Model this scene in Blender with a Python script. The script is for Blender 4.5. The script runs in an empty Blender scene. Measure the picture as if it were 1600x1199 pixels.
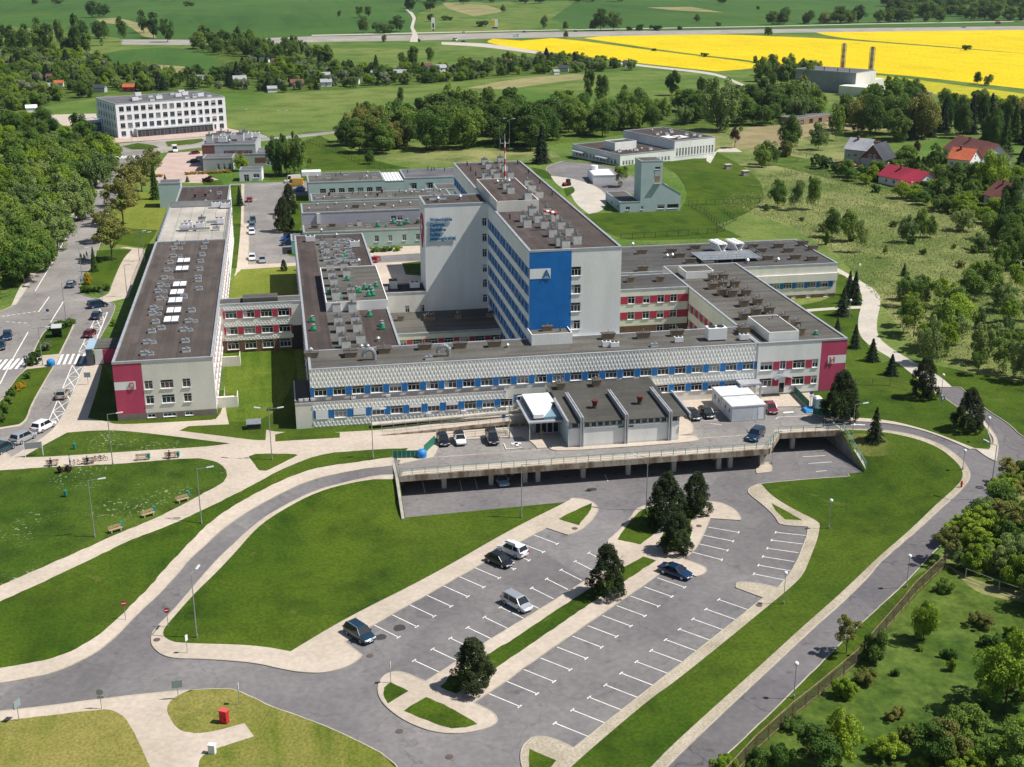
import bpy, bmesh, math, random
import numpy as np
from mathutils import Vector, Matrix
from mathutils.geometry import delaunay_2d_cdt
random.seed(7)
HAZE = .00004
SC = bpy.context.scene
COL = SC.collection
# ---------------------------------------------------------------- camera
FPX, PITCH, ROLL, YAW = 1978.84, math.radians(19.1445), math.radians(-0.0964), math.radians(10.4497)
CAMH = 75.0
_F = Vector((math.sin(YAW)*math.cos(PITCH), math.cos(YAW)*math.cos(PITCH), -math.sin(PITCH)))
_R = Vector((math.cos(YAW), -math.sin(YAW), 0)); _U = _R.cross(_F)
CR = math.cos(ROLL)*_R + math.sin(ROLL)*_U
CU = -math.sin(ROLL)*_R + math.cos(ROLL)*_U
cam = bpy.data.cameras.new('camera'); cam.sensor_width = 36; cam.lens = 36*FPX/1600
cam.clip_start = 1; cam.clip_end = 12000
co = bpy.data.objects.new('camera', cam); COL.objects.link(co)
co.matrix_world = Matrix(((CR.x, CU.x, -_F.x, 0), (CR.y, CU.y, -_F.y, 0), (CR.z, CU.z, -_F.z, CAMH), (0, 0, 0, 1)))
SC.camera = co
# ---------------------------------------------------------------- light
SUN = Vector((.5416, -.139, .829)).normalized()
w = bpy.data.worlds.new('World'); SC.world = w; w.use_nodes = True
nt = w.node_tree; bg = nt.nodes['Background']
sky = nt.nodes.new('ShaderNodeTexSky'); sky.sky_type = 'NISHITA'; sky.sun_disc = False
sky.sun_elevation = math.asin(SUN.z); sky.sun_rotation = math.atan2(SUN.x, SUN.y)
nt.links.new(sky.outputs[0], bg.inputs[0]); bg.inputs[1].default_value = .067
sl = bpy.data.lights.new('sun', 'SUN'); sl.energy = 5.0; sl.angle = math.radians(.5); sl.color = (1, .95, .87)
so = bpy.data.objects.new('sun', sl); COL.objects.link(so)
so.rotation_euler = (-SUN).to_track_quat('-Z', 'Y').to_euler()
SC.view_settings.view_transform = 'Standard'; SC.view_settings.look = 'None'
SC.view_settings.gamma = 1; SC.view_settings.use_curve_mapping = False; SC.view_settings.exposure = .26
# ---------------------------------------------------------------- picture -> place
def ray(px, py):
    return CR*((px-800)/FPX) + CU*(-(py-599.5)/FPX) + _F
def gz(px, py, z=0.0):
    d = ray(px, py); t = (z-CAMH)/d.z
    return Vector((d.x*t, d.y*t, z))
def onY(px, py, Y):
    d = ray(px, py); t = Y/d.y
    return Vector((d.x*t, Y, CAMH+d.z*t))
L = -3.3
CP = [(700,1000,L),(900,950,L),(1150,800,L),(1150,1000,L),(1000,800,L),(900,782,L),(640,806,L),(720,790,L),(800,787,L),(850,782,L),
(1000,760,L),(1100,758,L),(1250,765,L),(1327,746,L),(1200,780,L),(1280,825,L),(800,1150,L),(600,1100,L),(400,1060,L),(560,1020,L),(860,1190,L),(1000,1100,L),
(250,1000,L),(100,1065,-3.2),(0,1090,-3.0),(0,1190,-3.0),(300,1180,L),(500,1190,L),(800,1300,L),(300,1300,L),(1300,1300,L),(-200,1150,-2.8),(1700,1250,-3),(-200,950,-1),
(265,930,-3.1),(320,850,-2.4),(400,800,-1.6),(450,775,-1.05),(500,755,-.6),(560,740,-.2),(600,735,0),
(500,820,-2.5),(560,790,-2.0),(612,765,-1.2),(622,790,-2.6),(560,830,-3.0),(600,850,-3.2),(500,900,-3.2),(450,900,-3.1),(350,940,-3.2),(380,850,-2.6),(640,830,L),
(0,736,0),(200,727,0),(350,745,-.1),(200,840,-.8),(0,925,-1.5),(100,970,-2.2),(0,1030,-2.7),(330,800,-1.2),(440,745,-.3),(240,900,-2.3),
(0,500,0),(0,600,0),(0,650,0),(0,700,0),(100,600,0),(100,700,0),(200,700,0),(300,700,0),(400,700,0),(460,700,0),(560,700,0),(620,712,0),(700,700,0),(700,650,0),(200,600,0),(400,600,0),(600,600,0),(800,600,0),(800,680,0),
(1300,655,0),(1200,600,0),(1000,600,0),(1320,664,0),(1360,665,-.05),(1400,668,-.1),(1450,680,-.3),(1480,695,-.6),(1500,715,-.9),(1510,745,-1.2),(1540,700,-.6),(1560,640,-.2),(1500,620,0),(1500,660,-.05),(1400,600,0),(1400,560,0),(1300,600,0),(1420,650,0),
(1500,780,-1.6),(1400,880,-2.4),(1300,980,-2.9),(1200,1080,-3.2),(1100,1190,L),(1500,950,-2.6),(1400,1100,-3.1),(1590,1190,-3.2),(1590,800,-1.3),(1570,720,-.8),
(1343,733,-3.1),(1320,682,-.3),(1328,703,-1.5),(1360,700,-1.1),(1400,740,-2.4),(1450,720,-1.1),(1350,800,L),(1440,790,-2.0),(1300,800,L),(1280,900,L),(1250,950,L),(1340,765,L),
(1085,272,3.2),(1050,300,1.0),(1120,290,1.5),(1060,262,1.6),(1130,260,1.4),(1000,340,0),(1180,300,0),(1090,330,0),(1100,235,0),
(200,400,0),(400,400,0),(700,400,0),(1000,400,0),(1300,400,0),(1500,500,0),(1600,600,0),(1700,650,0),(1580,400,0),(300,250,0),(700,250,0),(1500,250,0),(0,250,0),(400,150,0),(1200,150,0)]
_P = np.array([[*gz(a, b, z)] for a, b, z in CP] + [[-3000,6000,0],[3000,6000,0],[-2500,2000,0],[2500,2000,0],[0,3000,0],[-600,900,0],[900,900,0],[-200,60,L],[250,40,L],[0,0,L],[500,150,-3],[-500,150,-2]])
_n = len(_P); _D = np.sqrt(((_P[:, None, :2]-_P[None, :, :2])**2).sum(2)+4.0)
_A = np.zeros((_n+1, _n+1)); _A[:_n, :_n] = _D; _A[_n, :_n] = 1; _A[:_n, _n] = 1
_W = np.linalg.solve(_A, np.append(_P[:, 2], 0))
def pip(P, poly):
    x, y = P[:, 0], P[:, 1]; c = np.zeros(len(P), bool); n = len(poly); j = n-1
    for i in range(n):
        xi, yi = poly[i]; xj, yj = poly[j]
        if yi != yj:
            c ^= ((yi > y) != (yj > y)) & (x < (xj-xi)*(y-yi)/(yj-yi)+xi)
        j = i
    return c
UND = [(15.0,180.2),(15.0,166.4),(40,167.4),(87.3,169.6),(87.3,186.2),(72.8,186.2),(72.8,180.2)]
def hgen(P):
    P = np.asarray(P, float); out = np.empty(len(P))
    for s in range(0, len(P), 4000):
        Q = P[s:s+4000, :2]
        D = np.sqrt(((Q[:, None]-_P[None, :, :2])**2).sum(2)+4.0)
        out[s:s+4000] = D@_W[:_n]+_W[_n]
    far = np.clip((np.hypot(P[:, 0]-30, P[:, 1]-200)-320)/150, 0, 1)
    x, y = P[:, 0], P[:, 1]
    a = np.clip(np.minimum(np.minimum(x+45, 122-x), np.minimum(y-188, 335-y))/6, 0, 1); b = np.clip(np.minimum(np.minimum(x-15.4, 90-x), np.minimum(y-179.6, 300-y))/.7, 0, 1)
    return np.clip(out*(1-far)*(1-a)*(1-b), L, 3.4)
def hz(x, y):
    q = np.array([[x, y]])
    if pip(q, UND)[0]: return L
    return float(hgen(q)[0])
def G(px, py, up=False):
    """ground point seen at picture position px, py"""
    if up: return gz(px, py, 0)
    z = 0.0
    for _ in range(14):
        p = gz(px, py, z); z2 = hz(p.x, p.y)
        if abs(z2-z) < .01: break
        z = z*.35+z2*.65
    p.z = z2
    return p
def mpp(p):
    """metres per picture pixel at point p"""
    return (Vector(p)-Vector((0, 0, CAMH))).dot(_F)/FPX
# ---------------------------------------------------------------- objects
def tag(o, label=None, cat=None, group=None, kind=None):
    for k, v in (('label', label), ('category', cat), ('group', group), ('kind', kind)):
        if v: o[k] = v
    return o
def empty(name, loc=(0, 0, 0), rz=0, label=None, cat=None, group=None):
    o = bpy.data.objects.new(name, None); COL.objects.link(o); o.empty_display_size = .5
    o.location = loc; o.rotation_euler = (0, 0, rz)
    return tag(o, label, cat, group)
def link(name, me, parent=None, loc=(0, 0, 0), rz=0, sc=None, kind=None):
    o = bpy.data.objects.new(name, me); COL.objects.link(o); o.parent = parent
    o.location = loc
    if isinstance(rz, (int, float)): o.rotation_euler = (0, 0, rz)
    else: o.rotation_euler = rz
    if sc is not None: o.scale = sc
    if kind: o['kind'] = kind
    return o
class MB:
    def __init__(s): s.v = []; s.f = []; s.m = []; s.smooth = False
    def face(s, pts, m=0):
        b = len(s.v); s.v += [tuple(p) for p in pts]; s.f.append(tuple(range(b, b+len(pts)))); s.m.append(m); return s
    def box(s, x0, x1, y0, y1, z0, z1, m=0, mt=None):
        b = len(s.v)
        s.v += [(x0,y0,z0),(x1,y0,z0),(x1,y1,z0),(x0,y1,z0),(x0,y0,z1),(x1,y0,z1),(x1,y1,z1),(x0,y1,z1)]
        for q in ((0,3,2,1),(0,1,5,4),(1,2,6,5),(2,3,7,6),(3,0,4,7),(4,5,6,7)):
            s.f.append(tuple(b+i for i in q)); s.m.append(m)
        if mt is not None: s.m[-1] = mt
        return s
    def prism(s, poly, z0, z1, m=0, mt=None):
        n = len(poly); b = len(s.v)
        s.v += [(x, y, z0) for x, y in poly]+[(x, y, z1) for x, y in poly]
        for i in range(n):
            j = (i+1) % n; s.f.append((b+i, b+j, b+n+j, b+n+i)); s.m.append(m)
        s.f.append(tuple(b+n+i for i in range(n))); s.m.append(m if mt is None else mt)
        s.f.append(tuple(b+n-1-i for i in range(n))); s.m.append(m)
        return s
    def hull8(s, lo, hi, m=0):
        b = len(s.v); s.v += [tuple(p) for p in lo]+[tuple(p) for p in hi]
        for q in ((0,3,2,1),(0,1,5,4),(1,2,6,5),(2,3,7,6),(3,0,4,7),(4,5,6,7)):
            s.f.append(tuple(b+i for i in q)); s.m.append(m)
        return s
    def cyl(s, p0, p1, r0, r1=None, n=8, m=0, cap=True):
        r1 = r0 if r1 is None else r1
        p0 = Vector(p0); p1 = Vector(p1); d = (p1-p0).normalized()
        a = d.orthogonal().normalized(); c = d.cross(a); b = len(s.v)
        for p, r in ((p0, r0), (p1, r1)):
            for i in range(n):
                t = 2*math.pi*i/n; s.v.append(tuple(p+(a*math.cos(t)+c*math.sin(t))*r))
        for i in range(n):
            j = (i+1) % n; s.f.append((b+i, b+j, b+n+j, b+n+i)); s.m.append(m)
        if cap:
            s.f.append(tuple(b+n+i for i in range(n))); s.m.append(m)
            s.f.append(tuple(b+n-1-i for i in range(n))); s.m.append(m)
        return s
    def bar(s, p0, p1, w, m=0, h=None):
        p0 = Vector(p0); p1 = Vector(p1); d = (p1-p0).normalized(); h = h or w
        a = d.cross(Vector((0, 0, 1)))
        a = a.normalized() if a.length > .01 else Vector((1, 0, 0))
        c = a.cross(d).normalized()
        f = lambda p: [p-a*w/2-c*h/2, p+a*w/2-c*h/2, p+a*w/2+c*h/2, p-a*w/2+c*h/2]
        return s.hull8(f(p0), f(p1), m)
    def ball(s, c, r, n=10, k=6, m=0, sz=1.0):
        c = Vector(c); b = len(s.v)
        for i in range(1, k):
            t = math.pi*i/k
            for j in range(n):
                u = 2*math.pi*j/n; s.v.append((c.x+r*math.sin(t)*math.cos(u), c.y+r*math.sin(t)*math.sin(u), c.z+r*sz*math.cos(t)))
        s.v += [(c.x, c.y, c.z+r*sz), (c.x, c.y, c.z-r*sz)]; T = len(s.v)-2
        for i in range(k-2):
            for j in range(n):
                q = (j+1) % n; s.f.append((b+i*n+j, b+(i+1)*n+j, b+(i+1)*n+q, b+i*n+q)); s.m.append(m)
        for j in range(n):
            q = (j+1) % n
            s.f.append((T, b+j, b+q)); s.m.append(m); s.f.append((T+1, b+(k-2)*n+q, b+(k-2)*n+j)); s.m.append(m)
        return s
    def mesh(s, name, mats):
        me = bpy.data.meshes.new(name); me.from_pydata(s.v, [], s.f)
        for m in (mats if isinstance(mats, (list, tuple)) else [mats]): me.materials.append(m)
        me.polygons.foreach_set('material_index', s.m)
        if s.smooth: me.polygons.foreach_set('use_smooth', [True]*len(s.f))
        me.update(); return me
    def obj(s, name, mats, parent=None, loc=(0, 0, 0), rz=0, kind=None):
        return link(name, s.mesh(name, mats), parent, loc, rz, kind=kind)
def copy_tree(o, parent=None):
    c = o.copy(); COL.objects.link(c); c.parent = parent
    for ch in KIDS.get(o.name, ()):
        copy_tree(ch, c)
    return c
KIDS = {}
def remember(o):
    KIDS[o.name] = [c for c in COL.objects if c.parent == o]
    for c in KIDS[o.name]: remember(c)
# ---------------------------------------------------------------- materials
def mat(name, col, col2=None, scale=.6, rough=.85, bump=0.0, metal=0.0, detail=5, lo=.35, hi=.65, spec=.3, fine=0.0, tint=0.0, sc3=(1,1,1)):
    m = bpy.data.materials.new(name); m.use_nodes = True; t = m.node_tree; N = t.nodes; K = t.links
    b = N['Principled BSDF']; b.inputs['Roughness'].default_value = rough; b.inputs['Metallic'].default_value = metal
    b.inputs['Specular IOR Level'].default_value = spec
    b.inputs['Base Color'].default_value = (*col, 1)
    if col2 or fine or tint or bump:
        tc = N.new('ShaderNodeTexCoord'); mp = N.new('ShaderNodeMapping'); mp.inputs['Scale'].default_value = sc3
        K.new(tc.outputs['Object'], mp.inputs[0]); vec = mp.outputs[0]
        nz = N.new('ShaderNodeTexNoise'); nz.inputs['Scale'].default_value = scale; nz.inputs['Detail'].default_value = detail
        K.new(vec, nz.inputs['Vector'])
        mr = N.new('ShaderNodeMapRange'); mr.inputs[1].default_value = lo; mr.inputs[2].default_value = hi
        K.new(nz.outputs[0], mr.inputs[0])
        mx = N.new('ShaderNodeMix'); mx.data_type = 'RGBA'; mx.inputs[6].default_value = (*col, 1); mx.inputs[7].default_value = (*(col2 or col), 1)
        K.new(mr.outputs[0], mx.inputs[0]); out = mx.outputs[2]
        if fine:
            n2 = N.new('ShaderNodeTexNoise'); n2.inputs['Scale'].default_value = scale*14; n2.inputs['Detail'].default_value = 3
            K.new(vec, n2.inputs['Vector'])
            m2 = N.new('ShaderNodeMapRange'); m2.inputs[1].default_value = .3; m2.inputs[2].default_value = .7
            m2.inputs[3].default_value = 1-fine; m2.inputs[4].default_value = 1+fine
            K.new(n2.outputs[0], m2.inputs[0])
            v = N.new('ShaderNodeVectorMath'); v.operation = 'SCALE'; K.new(out, v.inputs[0]); K.new(m2.outputs[0], v.inputs['Scale']); out = v.outputs[0]
        if tint:
            oi = N.new('ShaderNodeObjectInfo'); hs = N.new('ShaderNodeHueSaturation')
            a = N.new('ShaderNodeMapRange'); a.inputs[3].default_value = 1-tint; a.inputs[4].default_value = 1+tint
            K.new(oi.outputs['Random'], a.inputs[0]); K.new(a.outputs[0], hs.inputs['Value'])
            a2 = N.new('ShaderNodeMapRange'); a2.inputs[3].default_value = .5+tint*.07; a2.inputs[4].default_value = .5-tint*.07
            K.new(oi.outputs['Random'], a2.inputs[0]); K.new(a2.outputs[0], hs.inputs['Hue'])
            K.new(out, hs.inputs['Color']); out = hs.outputs[0]
        K.new(out, b.inputs['Base Color'])
        if bump:
            bp = N.new('ShaderNodeBump'); bp.inputs['Strength'].default_value = bump; bp.inputs['Distance'].default_value = .05
            K.new(n2.outputs[0] if fine else nz.outputs[0], bp.inputs['Height']); K.new(bp.outputs[0], b.inputs['Normal'])
    return m
def grassmat(name, a, b, c, big=.03, mid=.25, fin=3.0, flowers=0.0, stripes=0.0, ang=0.0, amt=.5, bare=0.0, sk=.45):
    """grass: three greens mixed at three scales, optional flower specks and mowing stripes"""
    m = bpy.data.materials.new(name); m.use_nodes = True; t = m.node_tree; N = t.nodes; K = t.links
    bs = N['Principled BSDF']; bs.inputs['Roughness'].default_value = .9; bs.inputs['Specular IOR Level'].default_value = .12
    tc = N.new('ShaderNodeTexCoord'); vec = tc.outputs['Object']
    def noise(sc, det=4, v=vec, lo=.35, hi=.65, dist=0):
        n = N.new('ShaderNodeTexNoise'); n.inputs['Scale'].default_value = sc; n.inputs['Detail'].default_value = det; n.inputs['Distortion'].default_value = dist
        K.new(v, n.inputs['Vector']); r = N.new('ShaderNodeMapRange'); r.inputs[1].default_value = lo; r.inputs[2].default_value = hi; K.new(n.outputs[0], r.inputs[0]); return r.outputs[0]
    def mix(f, x, y, k=1.0):
        q = N.new('ShaderNodeMix'); q.data_type = 'RGBA'
        if k != 1.0:
            mm = N.new('ShaderNodeMath'); mm.operation = 'MULTIPLY'; K.new(f, mm.inputs[0]); mm.inputs[1].default_value = k; f = mm.outputs[0]
        K.new(f, q.inputs[0])
        for i, s in ((6, x), (7, y)):
            if isinstance(s, tuple): q.inputs[i].default_value = (*s, 1)
            else: K.new(s, q.inputs[i])
        return q.outputs[2]
    o = mix(noise(big, 5, dist=.6), a, b)
    o = mix(noise(mid, 6, lo=.45, hi=.75), o, c, amt)
    f = noise(fin, 3, lo=.25, hi=.75)
    if stripes:
        mp = N.new('ShaderNodeMapping'); mp.inputs['Rotation'].default_value = (0, 0, ang); mp.inputs['Scale'].default_value = (1, .08, 1); K.new(vec, mp.inputs[0])
        s = noise(stripes, 3, mp.outputs[0], .4, .6); o = mix(s, o, b, sk)
    if bare:
        o = mix(noise(.13, 6, lo=.66, hi=.78, dist=1.2), o, (.19,.17,.06), bare); o = mix(noise(.035, 3, lo=.45, hi=.7), o, (.085,.12,.012), .4)
    if flowers:
        msk = noise(.09, 3, lo=.5, hi=.62); sp = noise(2.2, 2, lo=.62, hi=.66)
        mm = N.new('ShaderNodeMath'); mm.operation = 'MULTIPLY'; K.new(msk, mm.inputs[0]); K.new(sp, mm.inputs[1])
        o = mix(mm.outputs[0], o, (.42, .46, .33), flowers)
    sc = N.new('ShaderNodeMapRange'); sc.inputs[3].default_value = .72; sc.inputs[4].default_value = 1.28; K.new(f, sc.inputs[0])
    v = N.new('ShaderNodeVectorMath'); v.operation = 'SCALE'; K.new(o, v.inputs[0]); K.new(sc.outputs[0], v.inputs['Scale'])
    K.new(v.outputs[0], bs.inputs['Base Color'])
    bp = N.new('ShaderNodeBump'); bp.inputs['Strength'].default_value = .6; bp.inputs['Distance'].default_value = .12
    K.new(f, bp.inputs['Height']); K.new(bp.outputs[0], bs.inputs['Normal'])
    return m
def roofmat(name, col, ang=0.0, w=1.0, c2=.8):
    """bitumen felt laid in metre-wide strips, patchy"""
    m = mat(name, col, tuple(c*1.35 for c in col), .16, .9, 0, fine=.14, detail=4)
    t = m.node_tree; N = t.nodes; K = t.links; b = N['Principled BSDF']
    src = b.inputs['Base Color'].links[0].from_socket
    tc = N.new('ShaderNodeTexCoord'); sp = N.new('ShaderNodeSeparateXYZ'); K.new(tc.outputs['Object'], sp.inputs[0])
    axis = sp.outputs[0] if not ang else sp.outputs[1]
    mm = N.new('ShaderNodeMath'); mm.operation = 'DIVIDE'; K.new(axis, mm.inputs[0]); mm.inputs[1].default_value = w
    fl = N.new('ShaderNodeMath'); fl.operation = 'FLOOR'; K.new(mm.outputs[0], fl.inputs[0])
    oth = sp.outputs[1] if not ang else sp.outputs[0]
    m3 = N.new('ShaderNodeMath'); m3.operation = 'MULTIPLY'; K.new(oth, m3.inputs[0]); m3.inputs[1].default_value = .09
    f3 = N.new('ShaderNodeMath'); f3.operation = 'FLOOR'; K.new(m3.outputs[0], f3.inputs[0])
    cb = N.new('ShaderNodeCombineXYZ'); K.new(fl.outputs[0], cb.inputs[0]); K.new(f3.outputs[0], cb.inputs[1])
    wn = N.new('ShaderNodeTexWhiteNoise'); K.new(cb.outputs[0], wn.inputs['Vector'])
    mr = N.new('ShaderNodeMapRange'); mr.inputs[3].default_value = c2; mr.inputs[4].default_value = 2-c2; K.new(wn.outputs[0], mr.inputs[0])
    fr = N.new('ShaderNodeMath'); fr.operation = 'FRACT'; K.new(mm.outputs[0], fr.inputs[0])
    gt = N.new('ShaderNodeMath'); gt.operation = 'GREATER_THAN'; K.new(fr.outputs[0], gt.inputs[0]); gt.inputs[1].default_value = .07
    g2 = N.new('ShaderNodeMapRange'); g2.inputs[3].default_value = .72; g2.inputs[4].default_value = 1; K.new(gt.outputs[0], g2.inputs[0])
    pr = N.new('ShaderNodeMath'); pr.operation = 'MULTIPLY'; K.new(mr.outputs[0], pr.inputs[0]); K.new(g2.outputs[0], pr.inputs[1])
    v = N.new('ShaderNodeVectorMath'); v.operation = 'SCALE'; K.new(src, v.inputs[0]); K.new(pr.outputs[0], v.inputs['Scale'])
    K.new(v.outputs[0], b.inputs['Base Color']); return m
def leafmat(name, a, b, tint=.25):
    m = mat(name, a, b, 1.1, .75, 0, detail=3, spec=.18, tint=tint, fine=.25)
    t = m.node_tree; N = t.nodes; K = t.links; bs = N['Principled BSDF']; out = N['Material Output']
    tr = N.new('ShaderNodeBsdfTranslucent'); ms = N.new('ShaderNodeMixShader'); ms.inputs[0].default_value = .3
    K.new(bs.inputs['Base Color'].links[0].from_socket, tr.inputs[0]); K.new(bs.outputs[0], ms.inputs[1]); K.new(tr.outputs[0], ms.inputs[2]); K.new(ms.outputs[0], out.inputs[0])
    return m
lawn = grassmat('lawn_grass', (.030,.069,.004), (.064,.105,.007), (.014,.036,.003), big=.05, mid=.2, fin=2.4, amt=.85, bare=.6, stripes=.35, ang=.75, sk=.26)
lawnF = grassmat('flowering_lawn', (.033,.072,.005), (.068,.110,.012), (.017,.040,.004), big=.06, mid=.25, fin=2.4, amt=.8, flowers=.6)
lawnY = grassmat('dry_mown_lawn', (.125,.15,.022), (.25,.22,.065), (.065,.105,.013), big=.05, mid=.35, stripes=.5, ang=.35)
slopeG = grassmat('patchy_slope_grass', (.058,.098,.012), (.165,.16,.045), (.032,.070,.009), big=.06, mid=.5, fin=2)
yard = grassmat('courtyard_lawn', (.12,.165,.018), (.19,.21,.035), (.075,.12,.012), big=.05, mid=.6, stripes=.6, ang=0)
meadow = grassmat('rough_meadow', (.075,.145,.022), (.155,.195,.050), (.040,.088,.014), big=.012, mid=.06, fin=.9, amt=.85)
rough = grassmat('rough_grass', (.095,.145,.030), (.25,.25,.10), (.045,.085,.016), big=.03, mid=.10, fin=1.2, amt=.95)
darkg = grassmat('tall_grass', (.048,.092,.012), (.105,.155,.030), (.022,.052,.008), big=.10, mid=.45, fin=1.3, amt=.95, bare=.35)
crop = grassmat('wheat_field_green', (.034,.088,.016), (.060,.13,.024), (.026,.066,.014), big=.004, mid=.02, fin=.4, stripes=.05, ang=.9)
rape = grassmat('rapeseed_bloom', (.58,.42,.003), (.66,.50,.006), (.42,.35,.006), big=.012, mid=.05, fin=.5, stripes=.12, ang=1.2, amt=.6)
rapeg = grassmat('fading_rapeseed', (.34,.33,.02), (.42,.38,.02), (.16,.20,.02), big=.02, mid=.1, fin=.6)
dry = grassmat('dry_grass', (.20,.20,.08), (.30,.26,.13), (.10,.14,.04), big=.03, mid=.12, fin=1)
stripeg = grassmat('striped_lawn', (.045,.098,.006), (.11,.155,.017), (.028,.065,.005), big=.06, mid=.4, fin=2.4, stripes=.7, ang=0)
tram = mat('tramline_earth', (.020,.045,.010))
def asphmat(name, a, b, w=.5, sc=.07):
    """asphalt with patches, dusty drifts, cracks and dark stains"""
    m = mat(name, a, b, .10, .9, .15, fine=.12, detail=8, lo=.3, hi=.7); t = m.node_tree; N = t.nodes; K = t.links; bs = N['Principled BSDF']; src = bs.inputs['Base Color'].links[0].from_socket
    tc = N.new('ShaderNodeTexCoord'); nz = N.new('ShaderNodeTexNoise'); nz.inputs['Scale'].default_value = .35; nz.inputs['Detail'].default_value = 5; K.new(tc.outputs['Object'], nz.inputs['Vector'])
    ad = N.new('ShaderNodeVectorMath'); ad.operation = 'MULTIPLY_ADD'; K.new(nz.outputs['Color'], ad.inputs[0]); ad.inputs[1].default_value = (4, 4, 4); K.new(tc.outputs['Object'], ad.inputs[2])
    vo = N.new('ShaderNodeTexVoronoi'); vo.feature = 'DISTANCE_TO_EDGE'; vo.inputs['Scale'].default_value = sc; K.new(ad.outputs[0], vo.inputs['Vector'])
    cr = N.new('ShaderNodeMapRange'); cr.inputs[1].default_value = .001; cr.inputs[2].default_value = .008; cr.inputs[3].default_value = w; cr.inputs[4].default_value = 1; K.new(vo.outputs['Distance'], cr.inputs[0])
    v2 = N.new('ShaderNodeTexVoronoi'); v2.inputs['Scale'].default_value = .05; K.new(tc.outputs['Object'], v2.inputs['Vector']); sp = N.new('ShaderNodeSeparateXYZ'); K.new(v2.outputs['Color'], sp.inputs[0])
    pr = N.new('ShaderNodeMapRange'); pr.inputs[3].default_value = .88; pr.inputs[4].default_value = 1.10; K.new(sp.outputs[0], pr.inputs[0])
    n3 = N.new('ShaderNodeTexNoise'); n3.inputs['Scale'].default_value = .5; n3.inputs['Detail'].default_value = 3; K.new(tc.outputs['Object'], n3.inputs['Vector'])
    st = N.new('ShaderNodeMapRange'); st.inputs[1].default_value = .66; st.inputs[2].default_value = .74; st.inputs[3].default_value = 1; st.inputs[4].default_value = .70; K.new(n3.outputs[0], st.inputs[0])
    o = cr.outputs[0]
    for q in (pr, st):
        mm = N.new('ShaderNodeMath'); mm.operation = 'MULTIPLY'; K.new(o, mm.inputs[0]); K.new(q.outputs[0], mm.inputs[1]); o = mm.outputs[0]
    v = N.new('ShaderNodeVectorMath'); v.operation = 'SCALE'; K.new(src, v.inputs[0]); K.new(o, v.inputs['Scale']); K.new(v.outputs[0], bs.inputs['Base Color']); return m
asph = asphmat('asphalt', (.136,.130,.136), (.205,.193,.193), .80)
asph2 = asphmat('new_asphalt', (.125,.119,.128), (.165,.156,.160), .7, .05)
asphU = asphmat('plaza_asphalt', (.18,.17,.168), (.28,.262,.245), .6, .1)
pave = mat('paving_blocks', (.42,.36,.295), (.50,.43,.36), .12, .9, .2, fine=.10, detail=6)
pave2 = mat('weathered_paving', (.32,.28,.21), (.42,.37,.29), .25, .9, .2, fine=.22, detail=7)
conc = mat('concrete', (.42,.39,.34), (.50,.46,.40), .2, .9, .15, fine=.12)
pink = mat('pink_paving', (.42,.31,.27), (.50,.39,.34), .2, .9, .1, fine=.1)
soil = grassmat('bare_earth', (.23,.19,.10), (.30,.24,.14), (.12,.15,.045), big=.04, mid=.12, fin=1.2, amt=.7)
oldroad = asphmat('old_road_surface', (.26,.245,.22), (.34,.32,.29), .8, .03)
white = mat('road_paint', (.80,.80,.78), (.60,.60,.58), 1.2, .7)
kerbm = mat('kerb_concrete', (.46,.42,.35), (.34,.31,.25), .5, .9, fine=.15)
# ---------------------------------------------------------------- ground: one sheet cut into surfaces
REG = []
def reg(m, s, up=0, world=False):
    pts = [tuple(map(float, q.split(','))) for q in s.split()]
    REG.append((m, pts, up, world))
E_ = -160
# far country
reg(crop, "-900,-40 2500,-40 2500,44 1600,41 1200,46 900,49 640,54 487,58 330,62 260,62 190,62 0,52 -900,60")
reg(meadow, "640,54 655,20 700,4 900,2 860,30 900,46 800,50 720,52")
reg(dry, "150,30 185,28 230,40 245,60 225,58 200,40 160,36")
reg(dry, "690,4 760,8 790,18 740,26 700,14")
reg(dry, "1010,12 1080,11 1130,20 1060,17")
reg(meadow, "0,40 190,60 190,75 130,100 60,75 0,80 -300,90 -300,40")
reg(meadow, "487,66 640,66 690,68 780,78 870,92 830,104 700,110 560,112 500,108 420,95 400,80")
reg(crop, "130,92 190,78 260,74 340,82 400,102 400,118 330,124 240,116 160,112 132,104")
reg(dry, "160,106 230,101 290,104 330,112 300,122 230,122 190,114")
reg(meadow, "352,150 420,144 560,136 700,132 770,124 850,112 900,106 1000,104 1110,112 1240,150 1280,180 1100,200 950,230 850,250 700,258 530,235 480,215 420,212 352,214")
reg(dry, "730,138 800,124 900,116 940,120 860,130 790,140")
reg(rough, "700,235 860,232 880,250 700,262 560,245 640,238")
reg(rough, "1050,210 1130,190 1300,190 1330,215 1500,300 1600,345 1800,420 1800,640 1600,610 1440,560 1380,480 1310,400 1230,350 1150,330 1120,290")
reg(lawn, "900,335 1060,330 1080,300 1000,240 1100,225 1160,260 1200,300 1180,330 1120,352 1160,372 1000,378 960,372")
reg(soil, "1160,200 1230,192 1320,186 1420,196 1400,204 1300,204 1230,222 1200,232 1140,232")
reg(darkg, "1170,250 1330,290 1480,320 1600,370 1600,350 1480,300 1330,262 1200,238")
reg(yard, "1415,305 1450,308 1510,322 1545,336 1530,338 1500,332 1440,320")
reg(lawn, "-200,690 150,640 400,600 1300,600 1400,560 1480,600 1600,640 1800,700 1700,760 1590,720 1560,760 1430,900 1113,1200 900,1450 -200,1450")
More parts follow.
